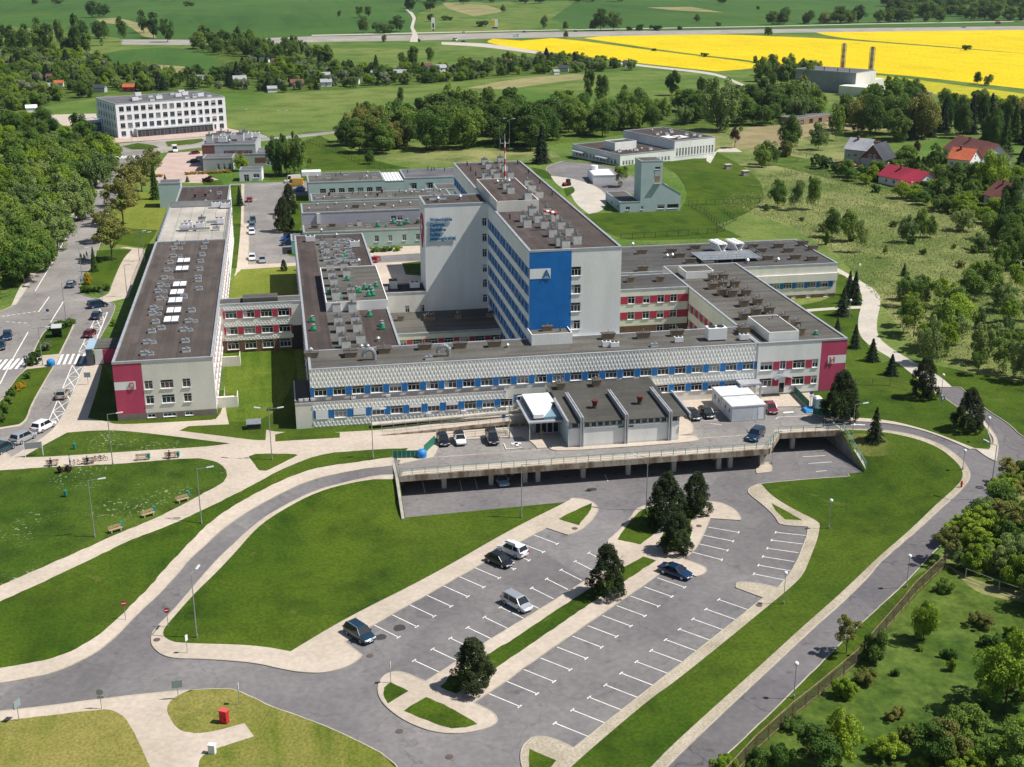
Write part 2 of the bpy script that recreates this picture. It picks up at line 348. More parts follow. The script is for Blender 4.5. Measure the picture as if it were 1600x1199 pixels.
for a_ in ("168,0 176,10 190,22 192,22 178,10 170,0", "214,0 226,14 244,28 246,28 228,14 216,0", "262,0 286,22 312,40 340,56 342,56 314,40 288,22 265,0", "318,0 334,14 352,30 354,30 336,14 321,0", "0,24 60,20 125,26 125,27.5 60,22 0,26", "430,20 500,16 620,12 620,13 500,17.5 430,21.5", "1030,20 1200,26 1340,30 1340,31 1200,27.5 1030,21.5"): reg(darkg, a_)
# rapeseed
reg(rape, "757,66 770,61 815,64 862,60 907,64 1025,80 1185,99 1185,107 1120,112 1015,101 800,75")
reg(rape, "912,60 950,56 1137,54 1200,57 1280,60 1440,72 1700,92 1700,150 1562,135 1450,122 1375,115 1330,112 1200,112 1186,96 1100,87 1025,77")
reg(rape, "1287,55 1275,51 1350,49 1600,47 1900,46 1900,112 1600,84 1500,75 1425,69 1325,61")
reg(darkg, "-300,178 -20,98 60,82 140,93 200,110 300,123 345,127 345,143 170,148 150,154 90,162 50,174")
reg(darkg, "345,146 350,118 330,84 300,68 400,72 480,86 500,108 600,114 720,104 800,97 870,91 960,103 1006,110 850,117 770,123 690,131 600,136 500,143 400,148")
reg(darkg, "-100,262 60,258 150,258 178,266 168,290 150,318 130,350 106,388 80,412 50,442 18,464 -100,505")
reg(darkg, "790,205 800,232 880,226 1000,206 1060,202 1200,199 1290,186 1260,160 1100,168 1000,180 880,178")
reg(rapeg, "1365,117 1400,121 1562,142 1700,160 1700,185 1562,158 1542,162 1375,132")
# roads far
reg(oldroad, "190,62 260,62 330,63 487,57 640,55 800,51 900,50 1200,46 1600,41 1900,38 1900,44 1600,47 1200,52 1100,54 900,58 800,60 640,64 490,66 330,71 190,70")
reg(conc, "487,55 640,51.5 800,48 1200,41 1340,37.5 1600,33 1600,34 1340,38.5 1200,42 800,49 640,53 487,56.5")
reg(conc, "640,66 655,66 652,52 646,44 650,28 645,20 635,14 634,16 641,22 645,29 641,44 645,52")
reg(conc, "690,66 760,68 850,82 1015,103 1120,114 1180,140 1176,142 1118,117 1015,106 850,86 750,73 690,70")
reg(oldroad, "400,217 465,211 531,204 545,203 545,207 531,208 465,216 400,222 375,225 360,226 360,220")
# north-west: forecourt and avenue
reg(pave, "70,180 150,178 155,200 128,205 105,202 92,192")
reg(oldroad, "150,200 178,225 300,215 375,203 420,212 420,220 300,232 250,240 240,236 178,250 172,262 165,215")
reg(pink, "165,216 355,201 380,206 300,216 200,222 170,224")
reg(lawn, "190,229 215,224 240,227 250,231 232,234 205,234")
reg(lawn, "258,222 315,217 320,220 300,226 262,230")
reg(pink, "236,276 262,240 320,236 320,275 345,282 345,288 250,285")
reg(asphU, "0,487 25,477 40,455 70,405 100,360 137,300 150,290 176,255 182,240 245,232 225,248 205,272 185,300 170,330 160,370 150,400 137,425 124,447 122,462 180,472 178,490 155,530 133,569 95,662 60,690 18,715 0,730 -60,760 -400,820 -400,480 -100,470")
reg(conc, "70,405 100,360 137,300 150,290 176,255 172,250 146,285 130,300 95,350 60,405 30,450 18,478 25,477 40,455")
reg(pave, "192,405 206,390 187,388 215,385 228,390 224,405 200,466 166,474 132,474 170,462 174,447")
reg(lawn, "125,450 147,420 150,392 187,390 206,391 192,405 172,447 165,455 140,459 125,457")
reg(yard, "190,386 228,390 238,378 250,360 262,325 252,310 225,300 190,300 170,345 160,380")
reg(lawn, "176,382 228,388 240,372 246,360 200,358 178,362")
reg(pave, "80,509 112,501 118,503 117,508 94,556 88,570 84,574 50,634 43,658 31,667 0,672 -60,682 -60,668 0,640 12,612 40,578 47,560 64,523")
reg(lawn, "80,511 112,503 115,508 92,554 50,558 66,523")
reg(lawn, "42,578 83,573 48,632 41,656 30,664 0,669 -60,678 -60,672 0,630 13,610 28,588")
reg(asph, "-400,520 -60,520 -20,548 -10,600 -60,640 -400,660")
# plaza west
reg(pave, "133,569 156,566 170,600 160,640 140,655 185,663 337,656 350,640 352,555 372,553 372,645 365,662 415,672 430,676 470,676 531,677 660,668 800,640 830,660 815,684 752,686 690,690 680,712 668,718 617,735 535,740 482,754 440,773 400,793 347,828 300,871 277,901 220,956 195,983 170,1008 140,1028 92,1051 45,1062 0,1070 -160,1092 -160,700 0,700 18,715 60,690 95,662")
reg(lawn, "137,655 184,657 180,600 160,570 155,600")
reg(lawn, "170,661 186,665 332,657 332,650 185,657")
reg(lawnF, "35,716 62,700 105,677 140,674 185,673 250,680 360,694 325,699 225,705 75,715")
reg(lawnF, "-200,750 0,736 75,731 175,727 300,716 332,720 350,730 356,742 350,755 312,775 200,830 37,900 0,917 -200,1000")
reg(lawn, "389,714 400,710 460,710 465,712 437,727 415,737 404,736 400,730")
reg(lawn, "-200,1030 0,941 90,900 200,847 312,800 400,757 440,734 500,710 560,705 615,702 640,701 625,712 612,716 575,721 500,730 450,747 400,771 350,800 307,835 250,900 212,940 190,962 160,990 125,1012 87,1029 35,1040 0,1045 -200,1080")
reg(lawn, "280,674 295,667 358,664 352,640 349,553 460,545 466,600 463,672 416,673 415,689 400,689 375,686")
reg(stripeg, "358,660 352,640 349,553 460,545 464,580 440,640 400,660")
reg(lawn, "430,691 531,685 531,677 463,672 430,680")
# middle car park
reg(asphU, "360,288 409,286 470,284 487,284 487,303 463,312 444,340 440,356 465,372 465,414 390,419 389,350 380,350 382,297 360,297")
reg(pave, "377,288 382,288 381,350 389,350 388,414 466,411 466,416 376,422 372,432 366,432 370,420 377,350")
reg(lawn, "360,290 377,290 377,350 370,420 360,420")
reg(yard, "358,468 366,432 376,423 466,416 470,470 400,462")
reg(lawn, "437,330 460,306 487,306 487,330 474,348 466,366 434,363")
reg(lawn, "445,395 452,391 466,392 466,402 450,400")
reg(lawn, "385,268 480,266 482,283 400,282 385,280")
reg(lawn, "470,222 500,212 540,235 620,262 700,268 700,262 480,268")
reg(lawn, "315,282 345,282 350,290 318,290")
reg(pave, "560,410 570,388 665,384 665,440 625,470 590,455")
reg(asph, "575,402 665,396 665,408 580,412")
reg(lawn, "628,412 665,408 665,432 634,430")
reg(asph, "850,262 880,252 950,258 1010,292 1040,288 1050,300 950,305 900,280 860,275")
reg(conc, "860,275 900,280 950,300 945,330 920,335 900,320 890,300 870,290")
reg(lawn, "880,295 895,292 900,300 885,308")
reg(lawn, "830,262 860,268 862,282 840,276")
# east path
reg(conc, "1120,238 1160,238 1150,232 1125,232 1100,250 1110,256")
reg(lawn, "1250,478 1306,466 1306,430 1318,430 1350,465 1350,500 1350,540 1400,590 1470,632 1540,672 1560,700 1540,706 1470,694 1380,660 1297,650 1290,640 1325,612 1322,560 1290,520")
reg(lawn, "1430,565 1600,600 1800,640 1800,720 1600,700 1560,660 1500,620 1440,585")
reg(conc, "1300,422 1335,440 1347,460 1347,475 1340,500 1342,525 1360,542 1395,562 1425,585 1462,616 1500,620 1475,592 1425,565 1387,542 1370,525 1370,500 1377,472 1372,457 1345,440 1310,420")
reg(conc, "1260,484 1300,481 1345,479 1345,483 1300,485 1262,488")
# east road and ramps
reg(asph2, "1455,606 1500,606 1540,641 1575,662 1600,688 1700,720 1700,760 1600,735 1570,750 1547,780 1460,860 1426,900 1360,960 1200,1119 1113,1200 900,1420 830,1420 1018,1224 1040,1200 1200,1049 1361,900 1372,882 1475,792 1507,762 1517,747 1515,735 1502,717 1475,697 1437,682 1385,672 1320,670 1290,671 1290,658 1320,659 1375,660 1412,665 1450,675 1487,689 1515,702 1545,704 1552,692 1537,660 1495,637")
reg(conc, "1525,703 1560,703 1557,722 1543,716")
reg(pave, "1297,652 1380,656 1425,666 1475,682 1522,701 1515,703 1487,690 1450,676 1412,666 1375,661 1297,658")
reg(pave, "1535,663 1551,683 1553,692 1545,703 1522,701 1515,702 1545,704.5 1558,706 1561,700 1557,682 1538,659")
reg(pave2, "1315,672 1380,675 1435,687 1470,702 1492,720 1504,735 1504,750 1490,765 1462,790 1342,900 1200,1030 1050,1165 1017,1200 800,1420 830,1420 1040,1200 1200,1049 1361,900 1372,882 1475,792 1507,762 1517,747 1515,735 1502,717 1475,697 1437,682 1385,672 1320,670")
reg(slopeG, "1318,681 1340,678 1375,681 1390,690 1400,710 1370,715 1340,712")
reg(darkg, "1113,1200 1200,1119 1360,960 1426,900 1478,880 1560,905 1600,930 1900,1000 1900,1500 900,1500")
reg(lawn, "1113,1200 1200,1119 1360,960 1426,900 1480,880 1476,887 1340,1020 1200,1160 1130,1230 1050,1300 1020,1300")
reg(dry, "1478,882 1518,905 1560,918 1640,930 1640,950 1560,936 1520,925")
reg(rough, "1466,868 1552,788 1576,758 1606,742 1700,800 1700,900 1600,925 1480,880")
# lower level
reg(pave, "240,985 265,960 295,925 317,900 345,868 400,817 437,794 495,765 555,750 617,742 622,745 622,750 555,753 495,769 437,800 400,826 362,870 337,897 300,932 270,967 255,985 255,995 265,1002 280,1006 400,1009 454,1019 540,967 675,900 800,827 890,783 892,779 910,780 925,784 935,792 935,800 925,815 907,830 887,837 854,826 810,849 720,901 575,982 540,1004 567,1024 560,1033 535,1046 505,1053 470,1052 437,1046 400,1037 325,1031 270,1030 250,1023 237,1011 235,997")
reg(asph, "-160,1090 0,1069 45,1061 92,1050 140,1027 170,1007 195,982 220,955 277,900 300,870 347,827 400,792 440,772 482,752 535,739 612,729 620,727 622,744 617,742 555,750 495,765 437,794 400,817 345,868 317,900 295,925 265,960 240,985 235,997 237,1011 250,1023 270,1030 325,1031 400,1037 437,1046 470,1052 505,1053 535,1046 560,1033 567,1024 540,1004 575,982 720,901 810,849 854,826 887,837 907,830 925,815 935,800 935,792 925,784 910,780 892,779 884,777 800,785 632,796 630,752 1180,712 1286,704 1327,745 1189,756 1178,759 1169,765 1168,770 1175,777 1192,790 1210,807 1217,819 1227,822 1262,824 1261,835 1255,852 1245,877 1232,900 1215,919 1200,915 1162,909 1150,912 1149,919 1192,935 1137,979 1050,1048 919,1151 896,1169 872,1157 850,1151 832,1152 817,1165 812,1180 815,1203 840,1240 860,1290 830,1420 640,1300 640,1200 525,1140 425,1105 400,1094 375,1080 350,1076 275,1080 160,1092 75,1104 0,1112 -160,1130")
reg(pave2, "1178,759 1189,757 1206,776 1240,797 1280,816 1281,825 1277,845 1265,875 1255,900 1232,922 1200,948 1137,1000 1050,1070 1017,1092 925,1170 892,1200 850,1240 840,1240 815,1203 812,1180 817,1165 832,1152 850,1151 872,1157 896,1169 919,1151 1050,1048 1137,979 1192,935 1149,919 1150,912 1162,909 1200,915 1215,919 1232,900 1245,877 1255,852 1261,835 1262,824 1227,822 1217,819 1210,807 1192,790 1175,777 1168,770 1169,765")
reg(lawn, "1205,787 1230,800 1254,814 1227,813 1213,801")
reg(lawn, "827,1171 869,1189 850,1215 834,1225 826,1200")
reg(pave, "600,1056 610,1051 622,1049 640,1054 665,1065 675,1059 765,1000 800,979 880,930 935,894 963,875 945,847 962,835 985,810 992,797 1007,790 1040,782 1107,784 1125,785 1150,797 1159,810 1157,814 1110,811 1100,836 1087,860 1069,874 1100,885 1106,891 1100,899 1088,902 1043,889 1007,915 812,1049 800,1060 741,1099 770,1112 779,1124 775,1132 757,1141 720,1148 682,1146 650,1136 620,1120 597,1100 589,1082 591,1067")
reg(lawn, "964,844 987,812 1005,795 1035,788 1042,820 1000,852")
reg(lawn, "1040,792 1107,785 1100,795 1078,815 1082,838 1060,862 1040,862 1030,845 1042,825")
reg(lawn, "687,1075 712,1086 775,1045 800,1028 940,932 990,900 1025,877 1005,871 975,887 910,927 800,1001 775,1016 735,1042 705,1060")
reg(lawn, "611,1067 639,1081 607,1101 599,1090 600,1073")
reg(lawn, "665,1090 695,1102 747,1132 725,1139 695,1139 630,1112")
reg(lawn, "925,787 925,797 904,822 872,812 895,800")
reg(pave, "1189,726 1200,722 1208,730 1205,738 1182,741 1180,734")
# south-west
reg(pave, "-160,1130 0,1112 75,1104 160,1092 275,1080 300,1078 270,1092 261,1105 262,1117 277,1141 295,1146 322,1147 382,1131 397,1152 325,1175 312,1187 310,1200 305,1260 260,1260 234,1200 220,1167 205,1137 192,1120 175,1110 155,1110 0,1128 -160,1146")
reg(lawnY, "-160,1146 0,1128 155,1110 175,1110 192,1120 205,1137 220,1167 234,1200 260,1260 260,1400 -160,1400")
reg(lawnY, "261,1105 270,1092 300,1079 350,1076 375,1080 425,1105 397,1152 382,1131 322,1147 295,1146 277,1141 262,1117")
reg(lawnY, "425,1105 525,1140 640,1201 640,1400 305,1400 310,1200 312,1187 325,1175 397,1152")
# upper plaza (z = 0, partly on the deck)
reg(pave, "617,731 660,668 800,640 830,612 1060,600 1262,600 1292,655 1215,678 1200,702 626,744", 1)
reg(asphU, "612,729 650,721 676,716 682,708 690,690 752,686 815,684 830,691 840,702 857,700 1060,672 1068,645 1130,641 1196,637 1255,636 1275,650 1300,657 1320,659 1320,670 1314,673 1215,677 1200,702 1100,712 626,745 617,743", 1)
reg(pave, "626,745 1200,703 1217,678 1316,673.5 1314,669 1211,672 1196,696 1100,703 900,716 700,731 630,738", 1)
reg(pave, "857,700 862,704 875,706 1000,698 1075,692 1091,689 1094,685 1088,681 1060,681 1060,660 830,660 838,690", 1)
reg(pave, "1040,610 1215,600 1262,630 1258,637 1255,636 1196,637 1130,641 1068,645 1086,668 1080,679 1060,681 1040,650", 1)
reg(asph2, "1290,659 1320,660 1375,661 1375,671 1320,671 1290,672", 1)
def chaikin(p, n=2):
    for _ in range(n):
        q = []; m = len(p)
        for i in range(m):
            a, b, c = p[i-1], p[i], p[(i+1) % m]
            u = b-a; v = c-b
            if u.length < 1e-6 or v.length < 1e-6: q.append(b); continue
            if u.angle(v) < math.radians(48):
                q += [b-u*.25 if u.length < 60 else b-u.normalized()*12, b+v*.25 if v.length < 60 else b+v.normalized()*12]
            else: q.append(b)
        p = q
    return p
def dens(p, step=5):
    out = []
    for i in range(len(p)):
        a, b = p[i], p[(i+1) % len(p)]; out.append(a)
        near = min(a.length, b.length) < 420
        n = int((b-a).length/(step if near else 150))
        out += [a+(b-a)*k/(n+1) for k in range(1, n+1)]
    return out
REGW = []
for m, pts, up, wd in REG:
    hw = [Vector(G(x, y, up)[:2]) if y > -60 else None for x, y in pts]
    ragged = m in (lawn, lawnF, lawnY, slopeG) and min(q.length for q in hw) < 190
    pl_ = dens(chaikin(hw), 1.3 if ragged else 5)
    if ragged: pl_ = [q+Vector((random.uniform(-.07, .07), random.uniform(-.07, .07))) if q.length < 200 else q for q in pl_]
    REGW.append((m, [tuple(q) for q in pl_], up))
def surface(outer, zf, use, grid, names, base, lift=0.0, skip=None):
    V = []; Ed = []
    def addloop(p):
        b = len(V); V.extend([Vector(q) for q in p]); Ed.extend([(b+i, b+(i+1) % len(p)) for i in range(len(p))])
    addloop([tuple(q) for q in dens([Vector(q) for q in outer], 4)])
    for r in use: addloop(r[1])
    if skip: addloop([tuple(q) for q in dens([Vector(q) for q in skip], 4)])
    V.extend(grid)
    r = delaunay_2d_cdt(V, Ed, [], 0, 1e-4, False)
    v2 = np.array([tuple(q) for q in r[0]]); T = np.array([tuple(t) for t in r[2]])
    c = v2[T].mean(1); ids = np.zeros(len(T), int)
    for k, (m, p, up) in enumerate(use): ids[pip(c, p)] = k+1
    inside = pip(c, outer)
    if skip is not None: inside &= ~pip(c, skip)
    z = zf(v2)
    mats = [base]+[u[0] for u in use]
    names_of = {}
    for k, m in enumerate(mats):
        sel = inside & (ids == k)
        if sel.any(): names_of.setdefault(m.name, [m, []])[1].append(np.where(sel)[0])
    hard = {asph.name, asph2.name, asphU.name, white.name, oldroad.name}
    tm = np.array([mats[k].name in hard for k in ids])
    for nm, (m, L_) in names_of.items():
        t = T[np.concatenate(L_)]
        a = v2[t]; cr = (a[:, 1, 0]-a[:, 0, 0])*(a[:, 2, 1]-a[:, 0, 1])-(a[:, 1, 1]-a[:, 0, 1])*(a[:, 2, 0]-a[:, 0, 0])
        t = np.where((cr < 0)[:, None], t[:, ::-1], t)
        u, inv = np.unique(t, return_inverse=True); inv = inv.reshape(-1, 3)
        zz = z[u] + (lift if nm in hard else lift+.10)
        me = bpy.data.meshes.new(nm); me.from_pydata([(x, y, q) for (x, y), q in zip(v2[u], zz)], [], [tuple(map(int, q)) for q in inv])
        me.materials.append(m)
        if not names: me.polygons.foreach_set('use_smooth', [True]*len(me.polygons))
        me.update()
        o = link(names+'_'+nm if names else nm, me); o['kind'] = 'structure'
    # kerbs wherever asphalt meets something raised
    em = {}
    for i in np.where(inside)[0]:
        for a, b in ((0, 1), (1, 2), (2, 0)):
            e = tuple(sorted((int(T[i, a]), int(T[i, b])))); em.setdefault(e, []).append(i)
    kb = MB()
    for (a, b), t in em.items():
        if len(t) == 2 and tm[t[0]] != tm[t[1]]:
            so = t[0] if not tm[t[0]] else t[1]
            A, B = v2[a], v2[b]; d = B-A; ln = np.hypot(*d)
            if ln < 1e-3 or min(np.hypot(*A), np.hypot(*B)) > 520: continue
            nrm = np.array([-d[1], d[0]])/ln
            if (c[so]-A)@nrm < 0: nrm = -nrm
            q = nrm*.14; za, zb = z[a]+lift, z[b]+lift
            if (d[0]*q[1]-d[1]*q[0]) < 0: A, B, za, zb = B, A, zb, za
            kb.hull8([(*A, za-.1), (*B, zb-.1), (*(B+q), zb-.1), (*(A+q), za-.1)], [(*A, za+.12), (*B, zb+.12), (*(B+q), zb+.12), (*(A+q), za+.12)])
    if kb.f: o = kb.obj('kerb', kerbm); o['kind'] = 'structure'
gx = []
for i in range(-22, 42):
    for j in range(0, 44):
        x = i*6+random.uniform(-1, 1); y = 90+j*6+random.uniform(-1, 1); gx.append(Vector((x, y)))
for i in range(-30, 40):
    for j in range(0, 16): gx.append(Vector((i*20+random.uniform(-3, 3), 360+j*20+random.uniform(-3, 3))))
base_g = rough
surface([(-3500,-200),(3500,-200),(4500,7500),(-4500,7500)], hgen, [r for r in REGW], gx, '', meadow, 0, skip=UND)
# under the deck and the forecourt: the lower level
gu = [Vector((x, y)) for x in range(18, 86, 6) for y in (170, 176, 183)]
def zlow(v): return np.full(len(v), L)
surface(UND, zlow, [r for r in REGW if not r[2]][-60:], gu, 'lower', asph, 0)
DECK = [(14.9,174.1),(73,174.1),(77,180.1),(87.6,179.6),(87.6,186.4),(72.6,186.4),(72.6,180.4),(14.9,180.4)]
surface(DECK, lambda v: np.zeros(len(v)), [r for r in REGW if r[2]], [Vector((x, 177.5)) for x in range(20, 72, 6)], 'deck', asphU, .004)
# ---------------------------------------------------------------- building materials
cream = mat('cream_render', (.75,.73,.665), (.67,.65,.59), .5, .9, .08, fine=.06, sc3=(1,1,.18), detail=7)
creamW = mat('white_render', (.82,.825,.80), (.74,.745,.72), .45, .9, .08, fine=.05, sc3=(1,1,.15), detail=7)
wht = mat('bright_white_render', (.82,.82,.84), (.76,.76,.79), .3, .85, fine=.04)
redp = mat('raspberry_render', (.52,.072,.145), (.43,.060,.120), .5, .85, .05, fine=.08, sc3=(1,1,.2), detail=7)
redw = mat('raspberry_infill', (.42,.045,.085), (.36,.04,.07), .5, .8, fine=.06)
blue = mat('blue_render', (.010,.165,.50), (.009,.135,.43), .5, .8, .05, fine=.05)
bluew = mat('blue_infill', (.016,.17,.46), (.012,.14,.40), .6, .7, fine=.05)
brown = mat('brown_plinth', (.17,.10,.065), (.13,.075,.05), 1, .9, fine=.15)
gplin = mat('taupe_plinth', (.24,.20,.175), (.20,.165,.145), 1, .9, fine=.12)
aqua = mat('pale_aqua_render', (.46,.56,.58), (.41,.51,.53), .3, .9, fine=.05)
mint = mat('mint_render', (.42,.54,.50), (.37,.49,.46), .3, .9, fine=.05)
grey = mat('grey_render', (.44,.47,.47), (.40,.43,.43), .3, .9, fine=.05)
roofB = roofmat('brown_bitumen', (.068,.056,.050))
roofB2 = roofmat('dark_brown_bitumen', (.052,.040,.037))
roofG = roofmat('grey_bitumen', (.084,.080,.072), 1)
roofD = roofmat('dark_grey_bitumen', (.060,.059,.058), 1)
roofL = roofmat('pale_concrete_roof', (.33,.31,.28), 0, 3, .93)
roofS = roofmat('slate_grey_felt', (.10,.10,.11), 1)
roofC = mat('container_roof', (.62,.64,.65), (.52,.54,.56), .7, .6)
roofW = mat('white_roof_sheet', (.85,.84,.84), (.78,.78,.79), .4, .6)
alu = mat('galvanised_coping', (.52,.54,.57), (.42,.44,.47), .8, .45, metal=.4)
dark = mat('dark_metal', (.03,.03,.035), rough=.5)
gal = mat('galvanised_steel', (.45,.47,.49), (.36,.38,.40), 2, .4, metal=.6)
pvc = mat('white_pvc', (.78,.78,.80), rough=.4)
ventW = mat('pale_vent_render', (.70,.70,.67), (.58,.58,.55), 1.5, .9, fine=.1)
ventB = mat('sandy_vent_brick', (.34,.26,.17), (.27,.20,.13), 2, .9, fine=.2)
ventG = mat('green_fan_paint', (.02,.25,.13), (.015,.20,.10), 2, .6)
cap = mat('dark_vent_cap', (.07,.06,.055), (.10,.09,.08), 2, .8)
panelC = mat('relief_concrete', (.80,.80,.77), (.70,.70,.67), .5, .9, fine=.06)
def glass(name, c, r=.08):
    m = mat(name, c, rough=r, spec=.8); return m
gl = [glass('window_glass', (.012,.016,.022)), glass('window_glass_tinted', (.02,.045,.06)), glass('window_glass_curtain', (.20,.22,.23), .25)]
blindm = mat('window_blind', (.42,.43,.42), rough=.8)
railT = mat('teal_rail_paint', (.16,.36,.33), (.11,.27,.25), 3, .5)
dirt = mat('stained_deck_concrete', (.36,.32,.26), (.17,.12,.08), .9, .9, .2, fine=.3, sc3=(1,1,.3), lo=.42, hi=.62)
stone = mat('concrete_wall', (.40,.38,.33), (.28,.26,.22), .7, .9, .15, fine=.15)
WINC = {}
def winmesh(w, h, nx=3, tr=.3, g=0, fm=None):
    k = (round(w, 2), round(h, 2), nx, tr, g, fm.name if fm else '')
    if k in WINC: return WINC[k]
    b = MB(); a = .075; t = .06
    b.box(-w/2, w/2, -.03, .05, 0, a); b.box(-w/2, w/2, -.03, .05, h-a, h)
    b.box(-w/2, -w/2+a, -.03, .05, a, h-a); b.box(w/2-a, w/2, -.03, .05, a, h-a)
    zt = h*(1-tr) if tr else h-a
    if tr: b.box(-w/2+a, w/2-a, -.03, .05, zt-t/2, zt+t/2)
    for i in range(1, nx):
        x = -w/2+w*i/nx; b.box(x-t/2, x+t/2, -.035, .045, a, (zt-t/2) if tr else h-a)
        if tr and (nx % 2 == 0 and i == nx//2): b.box(x-t/2, x+t/2, -.035, .045, zt+t/2, h-a)
    b.face([(-w/2+a, .02, a), (w/2-a, .02, a), (w/2-a, .02, h-a), (-w/2+a, .02, h-a)], 1)
    b.box(-w/2-.06, w/2+.06, -.26, -.03, -.05, -.005)
    if g == 3: b.face([(-w/2+a, .012, h*.5), (w/2-a, .012, h*.5), (w/2-a, .012, h-a), (-w/2+a, .012, h-a)], 2)
    if g == 4: b.face([(-w/2+a, .012, a), (-w/2+w*.36, .012, a), (-w/2+w*.36, .012, h-a), (-w/2+a, .012, h-a)], 2)
    WINC[k] = b.mesh('window', [fm or pvc, gl[g if g < 3 else 0], blindm]); return WINC[k]
FACE = {'S': (0, 0), 'E': (1, math.pi/2), 'N': (2, math.pi), 'W': (3, -math.pi/2)}
class Bld:
    def __init__(s, name, label, loc=(0, 0, 0), rz=0, cat='building', group=None):
        s.o = empty(name, loc, rz, label, cat, group); s.w = MB(); s.mats = []; s.loc = Vector(loc); s.rz = rz
    def mi(s, m):
        if m not in s.mats: s.mats.append(m)
        return s.mats.index(m)
    def pt(s, f, pl, u, z, out=0.0):
        """u along the face, pl the face plane, out distance outward"""
        return {'S': (u, pl-out, z), 'N': (u, pl+out, z), 'W': (pl-out, u, z), 'E': (pl+out, u, z)}[f]
    def wall(s, f, pl, u0, u1, z0, z1, m, holes=(), bands=()):
        """one wall face, with recessed openings holes=(u0,u1,z0,z1), colour bands=(u0,u1,z0,z1,mat)"""
        us = sorted({u0, u1, *[h[0] for h in holes], *[h[1] for h in holes], *[b[0] for b in bands], *[b[1] for b in bands]})
        zs = sorted({z0, z1, *[h[2] for h in holes], *[h[3] for h in holes], *[b[2] for b in bands], *[b[3] for b in bands]})
        us = [u for u in us if u0-1e-6 <= u <= u1+1e-6]; zs = [z for z in zs if z0-1e-6 <= z <= z1+1e-6]
        k = s.mi(m); flip = f in 'NW'
        def q(pts, kk):
            if flip: pts = pts[::-1]
            s.w.face(pts, kk)
        for j in range(len(zs)-1):
            zc = (zs[j]+zs[j+1])/2; run = None
            for i in range(len(us)-1):
                uc = (us[i]+us[i+1])/2
                kk = k
                for b in bands:
                    if b[0] < uc < b[1] and b[2] < zc < b[3]: kk = s.mi(b[4])
                hole = any(h[0] < uc < h[1] and h[2] < zc < h[3] for h in holes)
                if run and (hole or run[2] != kk):
                    q([s.pt(f, pl, run[0], zs[j]), s.pt(f, pl, run[1], zs[j]), s.pt(f, pl, run[1], zs[j+1]), s.pt(f, pl, run[0], zs[j+1])], run[2]); run = None
                if hole: continue
                run = [run[0], us[i+1], kk] if run else [us[i], us[i+1], kk]
            if run: q([s.pt(f, pl, run[0], zs[j]), s.pt(f, pl, run[1], zs[j]), s.pt(f, pl, run[1], zs[j+1]), s.pt(f, pl, run[0], zs[j+1])], run[2])
        d = .16
        for h in holes:
            a, b, c, e = h[:4]
            for A, B in (((a, c), (b, c)), ((b, c), (b, e)), ((b, e), (a, e)), ((a, e), (a, c))):
                q([s.pt(f, pl, *A), s.pt(f, pl, *A, -d), s.pt(f, pl, *B, -d), s.pt(f, pl, *B)], k)
    def wins(s, f, pl, holes, nx=3, tr=.3, fm=None, name='window'):
        for h in holes:
            w, hh = h[1]-h[0], h[3]-h[2]
            g = random.choices((0, 1, 2, 3, 4), (5, 3, 1, 1.6, 1.2))[0]
            n = nx if w > 1.5 or nx < 3 else 2
            link(name, winmesh(w, hh, n, tr, g, fm), s.o, s.pt(f, pl, (h[0]+h[1])/2, h[2], -.13), FACE[f][1])
    def face(s, f, pl, u0, u1, z0, z1, m, rows=(), bands=(), plinth=None, nx=3, tr=.3, fm=None):
        """rows = (z, h, [centres], width)"""
        holes = [(c-w/2, c+w/2, z, z+h) for z, h, cs, w in rows for c in cs]
        if plinth: bands = list(bands)+[(u0, u1, z0, z0+plinth[0], plinth[1])]
        s.wall(f, pl, u0, u1, z0, z1, m, holes, bands); s.wins(f, pl, holes, nx, tr, fm)
    def infill(s, f, pl, z, h, cs, w, m, a=None, b=None, name='infill_panel'):
        """coloured panels between the windows of one row"""
        cs = sorted(cs); ed = ([] if a is None else [(a, cs[0]-w/2)])+[(cs[i]+w/2, cs[i+1]-w/2) for i in range(len(cs)-1)]+([] if b is None else [(cs[-1]+w/2, b)])
        for p, q in ed:
            if q-p < .15: continue
            pw = round(q-p-.02, 2); k = ('inf', pw, h, m.name)
            if k not in WINC: WINC[k] = MB().box(-pw/2, pw/2, -.05, 0, .01, h-.01).mesh(name, [m])
            link(name, WINC[k], s.o, s.pt(f, pl, (p+q)/2, z, .005), FACE[f][1])
    def roof(s, x0, x1, y0, y1, z, m, par=.3, cop=alu, w=.35, over=.06, sides='SENW'):
        """sheet let into a low parapet with a metal coping"""
        zr = z-par
        me = MB().face([(x0, y0, zr), (x1, y0, zr), (x1, y1, zr), (x0, y1, zr)]).mesh('roof', [m]); r = link('roof', me, s.o)
        if par > .02:
            b = MB(); o = over
            if 'S' in sides: b.box(x0-o, x1+o, y0-o, y0+w, zr-.1, z)
            if 'N' in sides: b.box(x0-o, x1+o, y1-w, y1+o, zr-.1, z)
            if 'W' in sides: b.box(x0-o, x0+w, y0+w, y1-w, zr-.1, z-.003)
            if 'E' in sides: b.box(x1-w, x1+o, y0+w, y1-w, zr-.1, z-.003)
            if b.f: b.obj('parapet', cop, s.o)
        return r
    def local(s, p):
        v = Vector(p)-s.loc; c, n = math.cos(-s.rz), math.sin(-s.rz)
        return Vector((v.x*c-v.y*n, v.x*n+v.y*c, v.z))
    def done(s):
        if s.w.f: s.w.obj('wall', s.mats, s.o)
        return s.o
    def panel(s, f, pl, u0, u1, z0, z1, m, out=.03, name='painted_panel'):
        b = MB().box(-(u1-u0)/2, (u1-u0)/2, -out, 0, 0, z1-z0)
        return link(name, b.mesh(name, [m]), s.o, s.pt(f, pl, (u0+u1)/2, z0, .004), FACE[f][1])
